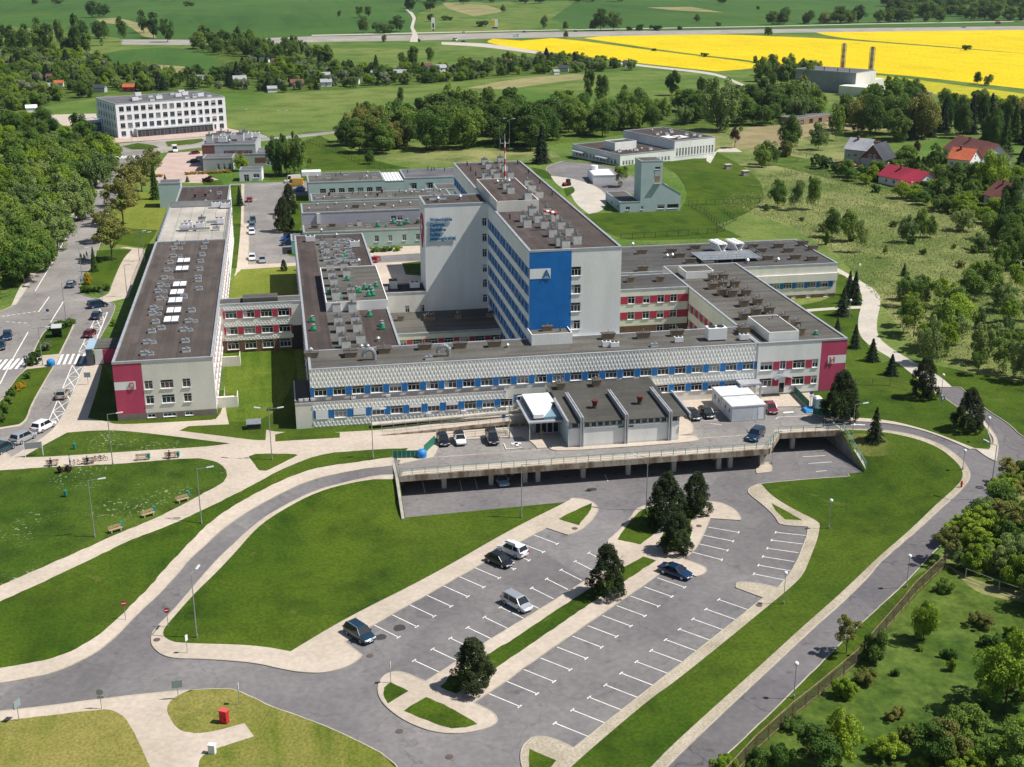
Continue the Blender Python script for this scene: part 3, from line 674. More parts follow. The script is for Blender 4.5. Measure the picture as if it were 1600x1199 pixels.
# ---- rooftop pieces: shared meshes, each instance a part with its cowl as a sub-part
def ring(b, c, r, z, h, m): b.cyl((c[0], c[1], z), (c[0], c[1], z+h), r, n=8, m=m)
VM = {}
def vmesh(k):
    if k in VM: return VM[k]
    b = MB(); t = MB()
    if k == 'white':
        b.box(-.65,.65,-.65,.65,0,1.5); t.box(-.7,.7,-.7,.7,0,.08, 1); t.cyl((0,0,.14),(0,0,.5),.28,m=0); t.cyl((0,0,.5),(0,0,.62),.4,.1,m=0); hz_=1.5; ms=[ventW]; tm=[gal,cap]
    elif k == 'white_low':
        b.box(-.75,.75,-.45,.45,0,.7); t.box(-.8,.8,-.5,.5,0,.06,0); t.cyl((.2,0,.1),(.2,0,.35),.22,m=0); hz_=.7; ms=[ventW]; tm=[gal,cap]
    elif k == 'brown':
        b.box(-1.1,1.1,-.5,.5,0,.9); t.box(-1.25,1.25,-.65,.65,.0,.12,1); t.cyl((0,0,.12),(0,0,.7),.07,m=0); hz_=.95; ms=[ventB]; tm=[gal,cap]
    elif k == 'tower':
        b.box(-.75,.75,-.75,.75,0,1.2); t.box(-.95,.95,-.95,.95,0,.13,1); t.cyl((-.2,0,.13),(-.2,0,.6),.2,m=0); t.cyl((.35,.1,.13),(.35,.1,.95),.12,m=0); hz_=1.2; ms=[ventB]; tm=[gal,cap]
    elif k == 'block':
        b.box(-.8,.8,-.9,.9,0,1.7); t.box(-.84,.84,-.94,.94,0,.07,1); t.cyl((0,-.2,.12),(0,-.2,.75),.17,m=0); t.cyl((0,.4,.12),(0,.4,.6),.2,.05,m=0); hz_=1.7; ms=[ventW]; tm=[gal,cap]
    elif k == 'green':
        b.box(-.45,.45,-.45,.45,0,.3,0); b.cyl((0,0,.3),(0,0,.75),.5,.32,n=10,m=0); t.cyl((0,0,0),(0,0,.3),.24,n=10,m=0); t.cyl((0,0,.3),(0,0,.42),.36,.08,n=10,m=0); hz_=.75; ms=[ventG]; tm=[gal]
    elif k == 'steel':
        b.cyl((0,0,0),(0,0,.55),.3,n=10); t.cyl((0,0,0),(0,0,.3),.45,.12,n=10,m=0); hz_=.6; ms=[gal]; tm=[gal]
    elif k == 'pipe':
        b.cyl((0,0,0),(0,0,.8),.11,n=8); t.cyl((0,0,0),(0,0,.12),.2,.1,m=0); hz_=.8; ms=[dark]; tm=[dark]
    elif k == 'ac':
        b.box(-1,1,-.6,.6,.15,1.3); b.box(-.9,.9,-.5,.5,0,.15,1); t.cyl((-.45,0,0),(-.45,0,.1),.38,n=10,m=1); t.cyl((.45,0,0),(.45,0,.1),.38,n=10,m=1); hz_=1.3; ms=[pvc,dark]; tm=[gal,dark]
    elif k == 'sky':
        for sx in (-1,1):
            b.box(sx*.62-.6, sx*.62+.6, -1.75, 1.75, 0, .4, 0)
        for sx in (-1,1):
            for i in range(3): t.box(sx*.58-.5, sx*.58+.5, -1.45+i*.98, -.53+i*.98, 0, .09, 0)
        hz_=.35; ms=[roofS]; tm=[roofW]
    elif k == 'redpot':
        b.cyl((0,0,0),(0,0,.3),.35,n=10); t.cyl((0,0,0),(0,0,.7),.28,.48,n=10,m=0); t.cyl((0,0,.7),(0,0,.8),.5,.5,n=10,m=0); hz_=.3; ms=[cap]; tm=[mat('rust_red_fan',(.11,.03,.03),rough=.7)]
    VM[k] = (b.mesh('roof_vent', ms), t.mesh('cowl', tm), hz_); return VM[k]
def vent(bl, k, x, y, z, s=1.0, r=0.0, name='roof_vent', sub='cowl'):
    a, c, h = vmesh(k); j = random.uniform(.93, 1.08)
    if k == 'sky': name = 'skylight'; sub = 'glazing'
    o = link(name, a, bl.o, (x, y, z), r, (s, s, s*j)); link(sub, c, o, (0, 0, h)); return o
def ventpx(bl, k, z, pts, s=1.0, r=0.0):
    for px, py in pts:
        p = bl.local(gz(px, py, z)); vent(bl, k, p.x, p.y, z-bl.loc.z, s, r)
P2 = lambda s, ox=0, oy=0, k=1.0: [(ox+float(a.split(',')[0])/k, oy+float(a.split(',')[1])/k) for a in s.split()]
def lin(a, b, n): return [a+(b-a)*i/(n-1) for i in range(n)]
# ================================================================ sector C: long west wing
b = Bld('west_wing', 'long wing on the left with a skylight strip and a raspberry end panel', (-28.7, 205.65, 0))
W_, D_, Z_ = 16.1, 90.5, 10.4
b.face('S', 0, 0, W_, 0, Z_, cream, [(5.35,1.5,[5.45,11.55],1.35),(5.35,1.5,[8.4],2.1),(2.75,1.5,[5.45,11.55],1.3),(2.75,1.5,[8.4],2.1),(.35,.75,[5.45,11.55],1.3),(.35,.75,[8.4],2.1)], [(0,4.6,1.2,Z_,redp),(0,3.4,5.5,6.9,creamW)], (1.2, gplin), nx=3)
ws = lin(4, 87, 27)
b.face('E', W_, 0, D_, 0, Z_, creamW, [(z, 1.6, ws, 2.1) for z in (1.6, 4.6, 7.6)], [(2, D_, z, z+1.6, redw) for z in (1.6, 4.6, 7.6)], (.9, gplin))
b.face('W', 0, 0, D_, 0, Z_, creamW, [(z, 1.6, ws, 2.1) for z in (1.6, 4.6, 7.6)], (), (1.2, gplin))
b.face('N', D_, 0, W_, 0, Z_, creamW)
b.roof(0, W_, 0, D_, Z_, roofB)
o_ = P2("1105,325 1285,320 1090,358 1275,355 1085,408 1265,400 1065,448 1255,440 1045,495 1250,490 1030,545 1240,540 1005,592 1240,560 990,628 1245,612 1000,675 1150,665 960,735 1200,750 955,770 975,822 1180,815 950,880 1150,870 1010,860 920,948 1160,940 905,1020 1165,1000", 0, 300, 4)
ventpx(b, 'white_low', Z_-.3, o_, .85)
ventpx(b, 'white_low', Z_-.3, [(x+10, y) for x, y in o_[::2]], .6)
ventpx(b, 'sky', Z_-.3, P2("1150,440 1140,490 1125,588 1108,638 1098,690 1088,752 1072,810", 0, 300, 4), 1.15)
for zz in (1.2,): pass
t = MB(); t.smooth = False
for i in range(16):
    a0, a1 = 2*math.pi*i/16, 2*math.pi*(i+1)/16
    f = lambda a, r, y: (r*.42*math.copysign(abs(math.cos(a))**.6, math.cos(a)), y, r*.62*math.copysign(abs(math.sin(a))**.6, math.sin(a)))
    t.face([f(a0,1,0), f(a1,1,0), f(a1,.62,0), f(a0,.62,0)]); t.face([f(a0,1,0), f(a0,1,.08), f(a1,1,.08), f(a1,1,0)]); t.face([f(a0,.62,0), f(a1,.62,0), f(a1,.62,.08), f(a0,.62,.08)])
t.obj('sign_letter', mat('red_letter', (.45,.16,.17)), b.o, (2.75, -.14, 6.15))
for yy in (26, 3.2):
    t = MB().box(0, 3.4, 0, 3.2, .9, 1.1); t.box(0, 3.4, 0, .12, 0, .9); t.box(3.28, 3.4, .12, 3.2, 0, .9); t.box(3.3, 3.4, 0, 3.2, 1.1, 2.0); t.box(0, 3.3, 0, .1, 1.1, 2.0)
    for k in range(5): t.box(.3, 2, 3.2+k*.3, 3.5+k*.3, 0, .9-k*.18)
    t.obj('entrance_steps', cream, b.o, (W_+.01, yy, 0))
westwing = b.done()
# rear of the west wing: plant deck and lower tail
b = Bld('plant_deck_block', 'flat pale-roofed block with a railed plant deck behind the long west wing', (-28.5, 296.4, 0))
b.face('W', 0, 0, 43, 0, 10, creamW, [(z, 1.5, lin(3, 40, 11), 2) for z in (1.6, 4.6)]); b.face('E', 15.8, 0, 43, 0, 10, creamW, [(z, 1.5, lin(3, 40, 11), 2) for z in (1.6, 4.6, 7.4)], [(1, 42, 7.4, 8.9, redw)])
b.face('N', 43, 0, 15.8, 0, 10, creamW); b.face('S', 0, 0, 15.8, 9.9, 10, creamW)
b.roof(0, 15.8, .2, 43, 10.05, roofL, .15)
rl = MB()
for x in (0.1, 15.7): rl.bar((x, .5, 11.2), (x, 42.8, 11.2), .07); rl.bar((x, .5, 10.6), (x, 42.8, 10.6), .05)
rl.bar((.1, 42.8, 11.2), (15.7, 42.8, 11.2), .07); rl.bar((.1, 42.8, 10.6), (15.7, 42.8, 10.6), .05)
rl.obj('guard_rail', gal, b.o)
pm = MB().box(-.04, .04, -.04, .04, 0, 1.15).mesh('rail_post', [gal])
for y in lin(.5, 42.8, 12):
    for x in (.1, 15.7): link('rail_post', pm, b.o, (x, y, 10.05))
for x in lin(2, 14, 5): link('rail_post', pm, b.o, (x, 42.8, 10.05))
gm = MB().box(0, 2.2, 0, .12, 0, 1.5).mesh('screen_panel', [gal])
for i in range(7): link('screen_panel', gm, b.o, (.2+i*2.23, 42.3, 10.05))
for x, y, q in ((5.5,13,'ac'),(9,15,'ac'),(9.5,18,'block'),(6,17,'ac'),(13.5,19,'ac'),(13,12,'white_low'),(12,40,'ac'),(14.5,39,'ac'),(8.5,16.2,'steel')): vent(b, q, x, y, 10.0, 1.1)
t = MB().box(4.5, 11.5, 11.5, 12, 10.3, 10.8).box(10, 13, 18, 18.5, 10.4, 11).box(8, 8.5, 12, 18, 10.3, 10.8); t.obj('air_duct', gal, b.o)
b.done()
b = Bld('tail_block', 'low brown-roofed block with a cluster of small red vents behind the railed deck', (-28.3, 340.5, 0))
b.face('W', 0, 0, 40, 0, 8, creamW); b.face('E', 14.2, 0, 40, 0, 8, creamW, [(z, 1.5, lin(3, 37, 9), 2) for z in (1.5, 4.6)]); b.face('N', 40, 0, 14.2, 0, 8, creamW); b.face('S', 0, 0, 14.2, 0, 8, creamW)
b.roof(0, 14.2, 0, 40, 8, roofB2)
for i in range(13): vent(b, random.choice(('redpot','pipe','white_low','steel','redpot')), random.uniform(2, 12.5), random.uniform(4, 30), 7.7, .9)
b.done()
b = Bld('windowless_block', 'tall windowless pale block beside the dark conifer at the left back', (-35.5, 390.2, 0))
for f, pl, u in (('S',0,6.4),('N',6,6.4),('W',0,6),('E',6.4,6)): b.face(f, pl, 0, u, 0, 7.6, aqua)
b.roof(0, 6.4, 0, 6, 7.6, roofS); b.done()
# ================================================================ link between the wings
b = Bld('link_wing', 'three-storey link with red window bands joining the long wing to the middle block', (-12.6, 240.2, 0))
cs = [2.0, 5.35, 8.7, 12.0]; hs = []
for z in (7.0, 3.75): hs.append((z, 1.5, cs, 2.2))
b.face('S', 0, 0, 15.4, 0, 9.9, cream, hs+[(.75, 1.6, cs, 2.2)], [(0, 13.3, 0, 2.5, brown), (13.3, 15.4, 0, 5, dark)])
for z in (7.0, 3.75): b.infill('S', 0, z, 1.5, cs, 2.2, redw, .5, 13.5)
b.face('N', 4.2, 0, 15.4, 0, 9.9, cream, [(7, 1.5, cs, 2.2), (3.75, 1.5, cs, 2.2)])
b.roof(0, 15.4, 0, 4.2, 9.9, roofG, .2, sides='SN')
t = MB().box(4.4, 11, .8, 4.0, 9.7, 10.6); t.obj('roof_box', roofG, b.o)
LR = {}
def relief(w, h, dw=.62, dh=1.25, d=.09):
    """pressed concrete panel of upright rhombic pyramids"""
    k = (round(w, 2), round(h, 2), dw)
    if k in LR: return LR[k]
    m = MB(); nx = max(1, round(w/dw)); dw = w/nx; nz = max(1, round(h/dh)); dh = h/nz
    for r in range(2*nz+1):
        zc = r*dh/2
        for i in range(nx+1):
            xc = (i+(.5 if r % 2 == 0 else 0))*dw
            if xc > w+1e-6: continue
            P = [(xc-dw/2, zc), (xc, zc-dh/2), (xc+dw/2, zc), (xc, zc+dh/2)]
            ap = (xc-w/2 if 0 < xc < w else xc-w/2, -d, min(max(zc, 0), h))
            P = [(min(max(x, 0), w)-w/2, 0, min(max(z, 0), h)) for x, z in P]
            for a in range(4):
                A, B = P[a], P[(a+1) % 4]
                if (Vector(A)-Vector(B)).length > .02 and (Vector(A)-Vector(ap)).cross(Vector(B)-Vector(ap)).length > 1e-4: m.face([ap, A, B])
    m.face([(-w/2, .0, 0), (w/2, .0, 0), (w/2, .0, h), (-w/2, .0, h)])
    LR[k] = m.mesh('relief_panel', [panelC]); return LR[k]
def reliefs(bl, f, pl, u0, u1, z0, z1, n, name='relief_panel'):
    w = (u1-u0)/n
    for i in range(n): link(name, relief(w, z1-z0), bl.o, bl.pt(f, pl, u0+w*(i+.5), z0, .01), FACE[f][1])
reliefs(b, 'S', 0, .6, 13.6, 8.7, 9.5, 4); reliefs(b, 'S', 0, .6, 13.6, 5.4, 6.2, 4); reliefs(b, 'S', 0, .6, 13.6, 2.6, 3.3, 4)
b.done()
# ================================================================ front wing
b = Bld('front_wing', 'long white front wing with faceted relief panels and blue panels between the windows', (3.0, 197.8, 0))
X1 = 76.8; cs = lin(1.62, 75.2, 25)
b.face('S', 0, 0, X1, 0, 9.75, cream, [(5.05, 1.4, cs, 2.05), (1.8, 1.4, cs[11:], 2.05)], [(0, .6, 5, 9.6, bluew)])
b.infill('S', 0, 5.05, 1.4, cs, 2.05, bluew, .02, X1-.02); b.infill('S', 0, 1.8, 1.4, cs[11:], 2.05, bluew, cs[11]-1.5, X1)
for i in range(25):
    link('relief_panel', relief(3.06, 2.95), b.o, (1.56+i*3.06, -.012, 6.58)); 
    if i >= 17: link('relief_panel', relief(3.06, 1.35), b.o, (1.56+i*3.06, -.012, 3.45))
    elif i < 17 and i > 11: pass
b.face('N', 10.3, 0, X1, 0, 9.75, cream)
b.face('W', 0, 0, 10.3, 0, 9.75, cream)
b.roof(0, X1, 0, 10.3, 9.75, roofG, .22)
ventpx(b, 'brown', 9.5, P2("590,1020 800,1000 1055,985 1275,978 1490,968", 400, 300, 4)+P2("600,920 820,915 1030,900 1450,870", 800, 300, 4)+[(487,559)])
ventpx(b, 'ac', 9.5, P2("590,968 640,970 1040,940 1450,920", 800, 300, 4), .75)
ventpx(b, 'steel', 9.5, [(575,545),(793,543),(702,549)], .9)
ventpx(b, 'ac', 9.5, [(1118,531)], 1.7)
for px, py in ((577,563),(693,557)):
    p = b.local(gz(px, py, 9.53)); t = MB()
    for k in range(8):
        a0, a1 = math.pi*k/8, math.pi*(k+1)/8
        t.cyl((-.9*math.cos(a0), 0, 1+.9*math.sin(a0)), (-.9*math.cos(a1), 0, 1+.9*math.sin(a1)), .34, n=8)
    t.cyl((.9, 0, 0), (.9, 0, 1), .34); t.cyl((-.9, 0, .7), (-.9, 0, 1), .4)
    t.obj('gooseneck_duct', gal, b.o, p)
ventpx(b, 'white_low', 9.5, [(670,562),(1022,542)], .8)
# lift head on the front roof
t = MB(); t.box(38.3, 45.2, 6.6, 6.75, 9.5, 11.5).box(38.3, 45.2, 11, 11.15, 9.5, 11.5).box(38.15, 38.3, 6.6, 11.15, 9.5, 11.5).box(45.2, 45.35, 6.6, 11.15, 9.5, 11.5)
t.obj('lift_head_wall', creamW, b.o)
t = MB().face([(38.3,6.75,11.2),(45.2,6.75,11.2),(45.2,11,11.2),(38.3,11,11.2)]); t.obj('lift_head_roof', roofG, b.o)
vent(b, 'brown', 41.5, 9.4, 11.2, .8); vent(b, 'pipe', 43.6, 8.6, 11.2, .9)
ml = MB()
b.done()
# ---- low block in front
b = Bld('lower_front_block', 'low projecting block with a narrow brown roof strip in front of the long white wing', (.4, 196.4, 0))
cl = [c+2.6 for c in cs[:11]]
b.face('S', 0, 0, 34.8, 0, 4.5, cream, [(1.65, 1.4, cl, 2.05)])
b.infill('S', 0, 1.65, 1.4, cl, 2.05, bluew, 2.85, 34.7)
for i in range(10):
    w = 3.17; link('relief_panel', relief(w, 1.25), b.o, (2.8+w*(i+.5), -.012, 3.15)); link('relief_panel', relief(w, 1.25), b.o, (2.8+w*(i+.5), -.012, .3))
sh = MB().box(-1, 1, -.1, -.04, 0, 1.38).mesh('roller_shutter', [pvc])
for i, k in ((0, 1), (2, .8), (3, .35), (5, .35), (6, .3), (7, .35)): link('roller_shutter', sh, b.o, (cl[i], 0, 1.66+1.38*(1-k)), 0, (1, 1, k))
b.face('W', 0, 0, 12, 0, 4.5, cream); b.face('E', 34.8, 0, 1.4, 0, 4.5, cream)
b.roof(0, 34.8, 0, 1.38, 4.5, roofB, .12, w=.15, sides='SE'); b.roof(0, 2.58, 1.38, 12, 4.5, roofB, .12, w=.15, sides='W')
for x in (1, 1.9, 2.9, 9.5, 15.2): vent(b, 'ac', x, .75 if x > 3 else 1.2, 4.4, .35)
for x in (21.7, 27.6): t = MB().box(-.4, .4, -.35, 0, 0, .6); t.obj('wall_unit', pvc, b.o, (x, -.02, .9))
b.done()
# ================================================================ middle block
b = Bld('middle_block', 'broad brown-roofed middle block crowded with white vent stacks and green fans', (2.85, 208.15, 0))
b.face('W', 0, 0, 91.5, 0, 9.75, creamW, [(z, 1.5, lin(3, 88, 26), 2) for z in (2, 5.2)], (), (1, gplin))
b.face('E', 16.1, 0, 91.5, 0, 9.75, creamW, [(z, 1.5, lin(3, 88, 26), 2) for z in (2, 5.2)]); b.face('N', 91.5, 0, 16.1, 0, 9.75, creamW)
b.roof(0, 16.1, 0, 91.5, 9.75, roofB2, .22, sides='WEN')
MB().face([(4.4,2,9.55),(10.6,2,9.55),(10.6,24,9.55),(4.4,24,9.55)]).obj('roof_strip', roofG, b.o); MB().face([(4.4,52.2,9.55),(12.5,52.2,9.55),(12.5,88,9.55),(4.4,88,9.55)]).obj('roof_strip', roofG, b.o)
B0 = (4.5, 24.3, 9.5, 16.1, 52, 11.35)
t = MB(); x0,y0,z0,x1,y1,z1 = B0
for a in ((x0,x1,y0,y0+.15),(x0,x1,y1-.15,y1),(x0,x0+.15,y0+.15,y1-.15),(x1-.15,x1+.02,y0+.15,y1-.15)): t.box(*a, z0, z1)
t.obj('raised_wall', creamW, b.o)
MB().face([(x0+.1,y0+.1,z1-.15),(x1-.1,y0+.1,z1-.15),(x1-.1,y1-.1,z1-.15),(x0+.1,y1-.1,z1-.15)]).obj('raised_roof', roofG, b.o)
k6 = 5.9947
ventpx(b, 'block', 9.5, P2("470,640 490,715 515,820 630,630 650,705 680,810 455,515 605,520", 450, 400, k6)+[(541,545)], .95)
ventpx(b, 'green', 9.5, P2("228,620 240,700 765,570 885,690 880,660", 450, 400, k6), 1.1)
ventpx(b, 'steel', 9.5, P2("845,800 690,870 215,905", 450, 400, k6), 1)
ventpx(b, 'brown', 9.5, P2("590,950 905,915 220,950", 450, 400, k6), .9)
ventpx(b, 'block', 11.2, P2("410,210 430,280 440,360 590,350 395,135 525,130 550,190 450,405 600,400", 450, 400, k6), .9)
ventpx(b, 'green', 11.2, P2("555,230 640,330 670,345 720,315 825,290 790,340 755,380 795,375 485,400 385,360 770,320", 450, 400, k6), 1.0)
ventpx(b, 'white_low', 9.5, P2("385,760 490,770 375,800 480,810 270,780 265,815 275,860 395,850 505,870 290,905 370,915 480,900 540,940 420,740 470,735 500,745 340,930 440,930", 460, 250, 5.714), 1.0)
ventpx(b, 'block', 9.5, P2("285,900 385,880 250,760 400,910 520,925 290,830", 460, 250, 5.714), .8)
ventpx(b, 'green', 9.5, P2("430,900 450,870", 460, 250, 5.714), 1.1)
ventpx(b, 'ac', 9.5, P2("145,730 540,780", 460, 250, 5.714), 1.1)
ventpx(b, 'steel', 9.5, P2("240,650 375,690 575,925", 460, 250, 5.714), 1.2)
b.done()
# ================================================================ tower
roofT = roofmat('tower_bitumen', (.060,.047,.043))
b = Bld('hospital_tower', 'tall tower with a plain blue end panel marked A and rows of blue-banded windows', (41.45, 208.2, 0))
TZ = 25.4; zz = [22.2-1.65-3.22*i for i in range(7)]; W_ = 16.35
b.face('S', 0, 0, W_, 0, TZ, creamW, [(z, 1.65, [8.3], 1.75) for z in zz[:4]])
t = b.panel('S', 0, .02, 7.45, 9.9, 25.05, blue); b.panel('S', 0, 0.1, 3.75, 20.35, 22.1, creamW, .08, 'letter_board')
s2 = lin(3.2, 41.2, 13)
b.face('W', 0, 0, 43.7, 0, TZ, creamW, [(z-.1, 1.6, s2, 1.7) for z in zz], [(.3, 43.4, z-.25, z+1.6, bluew) for z in zz], fm=bluew)
s3 = lin(57, 91, 11)
b.face('W', 0, 43.7, 93.5, 0, TZ, creamW, [(z-.1, 1.6, s3, 1.8) for z in zz], [(55, 93, z-.25, z+1.6, bluew) for z in zz], fm=bluew)
b.face('E', W_, 0, 93.5, 0, TZ, creamW, [(z-.1, 1.6, lin(3, 90, 28), 2.1) for z in zz[:5]]); b.face('N', 93.5, 0, W_, 0, TZ, creamW)
b.roof(0, W_, 0, 93.5, TZ, roofT, .25)
# raised plant room strip
x0, y0, x1, y1 = .36, 34.6, 8.8, 60; zt = TZ+1.9
t = MB()
for a in ((x0,x1,y0,y0+.15),(x0,x1,y1-.15,y1),(x0,x0+.15,y0+.15,y1-.15),(x1-.15,x1+.02,y0+.15,y1-.15)): t.box(*a, TZ-.3, zt)
t.obj('plant_room_wall', cream, b.o)
MB().face([(x0+.1,y0+.1,zt-.12),(x1-.1,y0+.1,zt-.12),(x1-.1,y1-.1,zt-.12),(x0+.1,y1-.1,zt-.12)]).obj('plant_room_roof', roofT, b.o)
Z5 = lambda s: P2(s, 640, 230, 4.444)
ventpx(b, 'block', TZ-.25, Z5("815,555 790,515 850,470 890,520 935,560 950,465 1005,510 990,620 1050,565 1105,610 1040,680 1080,700 1160,670 850,310 900,350"), .9)
ventpx(b, 'block', TZ-.25, Z5("545,240 520,215 580,185 545,150 520,120 640,145 605,215 700,215 660,170 630,110"), .82)
ventpx(b, 'block', zt-.12, Z5("700,320 670,290 820,365"), .9)
ventpx(b, 'steel', zt-.12, Z5("610,255 645,262 690,250 795,365"), 1)
ventpx(b, 'block', TZ-.25, Z5("860,400 815,265 850,290"), .8)
ventpx(b, 'pipe', TZ-.25, Z5("400,132 425,165 460,200 750,120 825,185 905,255 990,335 697,500"), 1.2)
mp_ = b.local(gz(789, 285, zt)); t = MB()
mst = mat('mast_red_paint', (.55,.05,.03)); mp2 = mat('mast_white_paint', (.8,.8,.8))
H0 = 8.6
for i in range(7): t.cyl((mp_.x, mp_.y, zt+i*H0/7), (mp_.x, mp_.y, zt+(i+1)*H0/7), .22-.015*i, .22-.015*(i+1), m=i % 2)
t.bar((mp_.x-.9, mp_.y, zt+H0-.4), (mp_.x+.9, mp_.y, zt+H0-.4), .06); t.cyl((mp_.x, mp_.y, zt+H0), (mp_.x, mp_.y, zt+H0+1.6), .04)
t.bar((mp_.x-.9, mp_.y, zt+H0-.4), (mp_.x-.9, mp_.y, zt+H0+.5), .05); t.bar((mp_.x+.9, mp_.y, zt+H0-.4), (mp_.x+.9, mp_.y, zt+H0+.5), .05)
t.obj('radio_mast', [mp2, mst], b.o)
def letters(txt, parent, loc, size, m, name, ext=.12, rz=0, sx=1.0, off=0.02):
    cu = bpy.data.curves.new(name, 'FONT'); cu.body = txt; cu.size = size; cu.extrude = ext; cu.offset = off; cu.resolution_u = 3
    o = bpy.data.objects.new(name, cu); COL.objects.link(o)
    dg = bpy.context.evaluated_depsgraph_get(); me = bpy.data.meshes.new_from_object(o.evaluated_get(dg)); bpy.data.objects.remove(o)
    me.materials.clear(); me.materials.append(m)
    return link(name, me, parent, loc, (math.pi/2, 0, rz), (sx, 1, 1))
lblue = mat('sign_blue', (.006,.13,.30), rough=.5); lred = mat('sign_red', (.40,.05,.09), rough=.5)
letters('A', b.o, (2.35, -.16, 20.5), 2.0, lblue, 'sign_letter', .05)
b.done()
ws_ = empty('windsock', tuple(gz(868, 350, TZ+.9)+Vector((0, 0, 0))), 0, 'red and white striped windsock flying over the tower roof vents', 'windsock')
MB().cyl((0,0,-.9),(0,0,2.2),.06).obj('pole', gal, ws_)
t = MB()
for i in range(5): t.cyl((.5*i*.95-.1,0,1.9+.13*i),(.5*(i+1)*.95-.1,0,1.9+.13*(i+1)),.42-.045*i,.42-.045*(i+1),n=10,m=i%2,cap=False)
t.obj('sleeve', [mst, mp2], ws_, (0,0,0), math.pi)
# annex carrying the hospital name
b = Bld('tower_annex', 'blank white side block of the tower bearing the blue hospital name', (28.55, 251.9, 0))
b.face('S', 0, 0, 12.9, 0, TZ, creamW, [(z-.05, 1.7, [12.25], .95) for z in zz[:6]])
b.face('W', 0, 0, 9.6, 0, TZ, creamW); b.face('N', 9.6, 0, 12.9, 0, TZ, creamW)
b.roof(0, 12.9, 0, 9.6, TZ+.02, roofB2, .25, sides='SWN')
for x, y, q in ((2.6,6,'white_low'),(4.3,6,'white_low'),(3.3,4,'steel'),(8,5,'steel')): vent(b, q, x, y, TZ-.25, 1.2)
nm = ["Wojewódzkie", "Centrum", "Szpitalne", "Kotliny", "Jeleniogórskiej"]
wd = [35, 23, 25, 17, 41]; yy = [346.6, 354.6, 362.2, 369.6, 376.2]
for s_, w_, y_ in zip(nm, wd, yy):
    p = onY(672, y_+.6, 251.3); q = onY(672+w_, y_+.6, 251.3)
    o = letters(s_, b.o, (p.x-28.55, -.16, p.z), 1.02, lblue, 'sign_line', .05, off=.035)
    ww = max(v.co.x for v in o.data.vertices)-min(v.co.x for v in o.data.vertices); o.scale[0] = (q.x-p.x)/ww
t = MB(); pts = []
for i in range(24):
    a = 2*math.pi*i/24; pts.append((math.sin(a)*2.9*(1 if math.cos(a) > 0 else 1-.55*abs(math.cos(a))**1.2), math.cos(a)*(2.6 if math.cos(a) > 0 else 4.6)))
t.face([(-.12, -y, z) for y, z in pts]); 
for i in range(24): (a, c), (d, e) = pts[i], pts[(i+1) % 24]; t.face([(0,-a,c),(0,-d,e),(-.12,-d,e),(-.12,-a,c)])
lg = t.obj('red_emblem', mat('emblem_red', (.40,.03,.09)), b.o, (-.02, 4.6, 20.1))
t = MB().box(-.16,-.125,-.35,.35,-1.6,1.4).box(-.16,-.125,-1.3,-.35,-.4,.3).box(-.16,-.125,.35,1.3,-.4,.3); t.obj('white_cross', pvc, lg)
b.done()
b = Bld('low_connector', 'plain cream connecting block between the middle block and the name wall', (18.97, 251.9, 0))
b.face('S', 0, 0, 9.55, 0, 7.4, cream, [(3.0, 1.5, [5.55, 8.7], .95)]); b.face('N', 7.6, 0, 9.55, 0, 7.4, cream)
b.roof(0, 9.55, 0, 7.6, 7.4, roofB2, .25, sides='SN'); vent(b, 'block', 3.2, 5, 7.15, 1); vent(b, 'ac', 7.6, 4, 7.15, 1); vent(b, 'ac', 1.2, 3, 7.15, .7); b.done()
b = Bld('courtyard_low_block', 'single-storey flat block in the tower shadow with red panels between its windows', (20.4, 236.0, 0))
cs2 = lin(1.3, 19.8, 7)
b.face('S', 0, 0, 21, -.3, 3.3, cream, [(.55, 1.5, cs2, 1.9)]); b.infill('S', 0, .55, 1.5, cs2, 1.9, redw, .05, 20.95)
b.face('W', 0, 0, 15.8, -.3, 3.3, cream); b.roof(0, 21, 0, 15.85, 3.3, roofG, .2, sides='SW')
ventpx(b, 'tower', 3.1, [(626,501),(668,500),(675,500),(716,498),(765,495)], .8); b.done()
# ================================================================ east courtyard wing
b = Bld('courtyard_wing', 'courtyard wing with two red-banded rows of windows right of the tower', (57.85, 236.45, 0))
cs3 = [1.2, 4.2, 7.1, 10.1, 13.2, 16.2, 18.9]; W_ = 21.9
cs3 = [c for c in cs3]
b.face('S', 0, 0, W_, 0, 9.85, cream, [(6.85, 1.55, cs3, 1.45), (3.6, 1.55, cs3, 1.45), (.7, 1.5, cs3[5:], 1.45)], [(0, W_, 0, 2.25, brown)])
for z in (6.85, 3.6): b.infill('S', 0, z, 1.55, cs3, 1.45, redw, .02, W_-.02)
b.face('N', 11.3, 0, W_, 0, 9.85, cream); b.roof(0, W_, 0, 11.3, 9.85, roofD, .2, sides='SN')
ventpx(b, 'tower', 9.6, [(985,441),(1031,440)], .9); b.done()
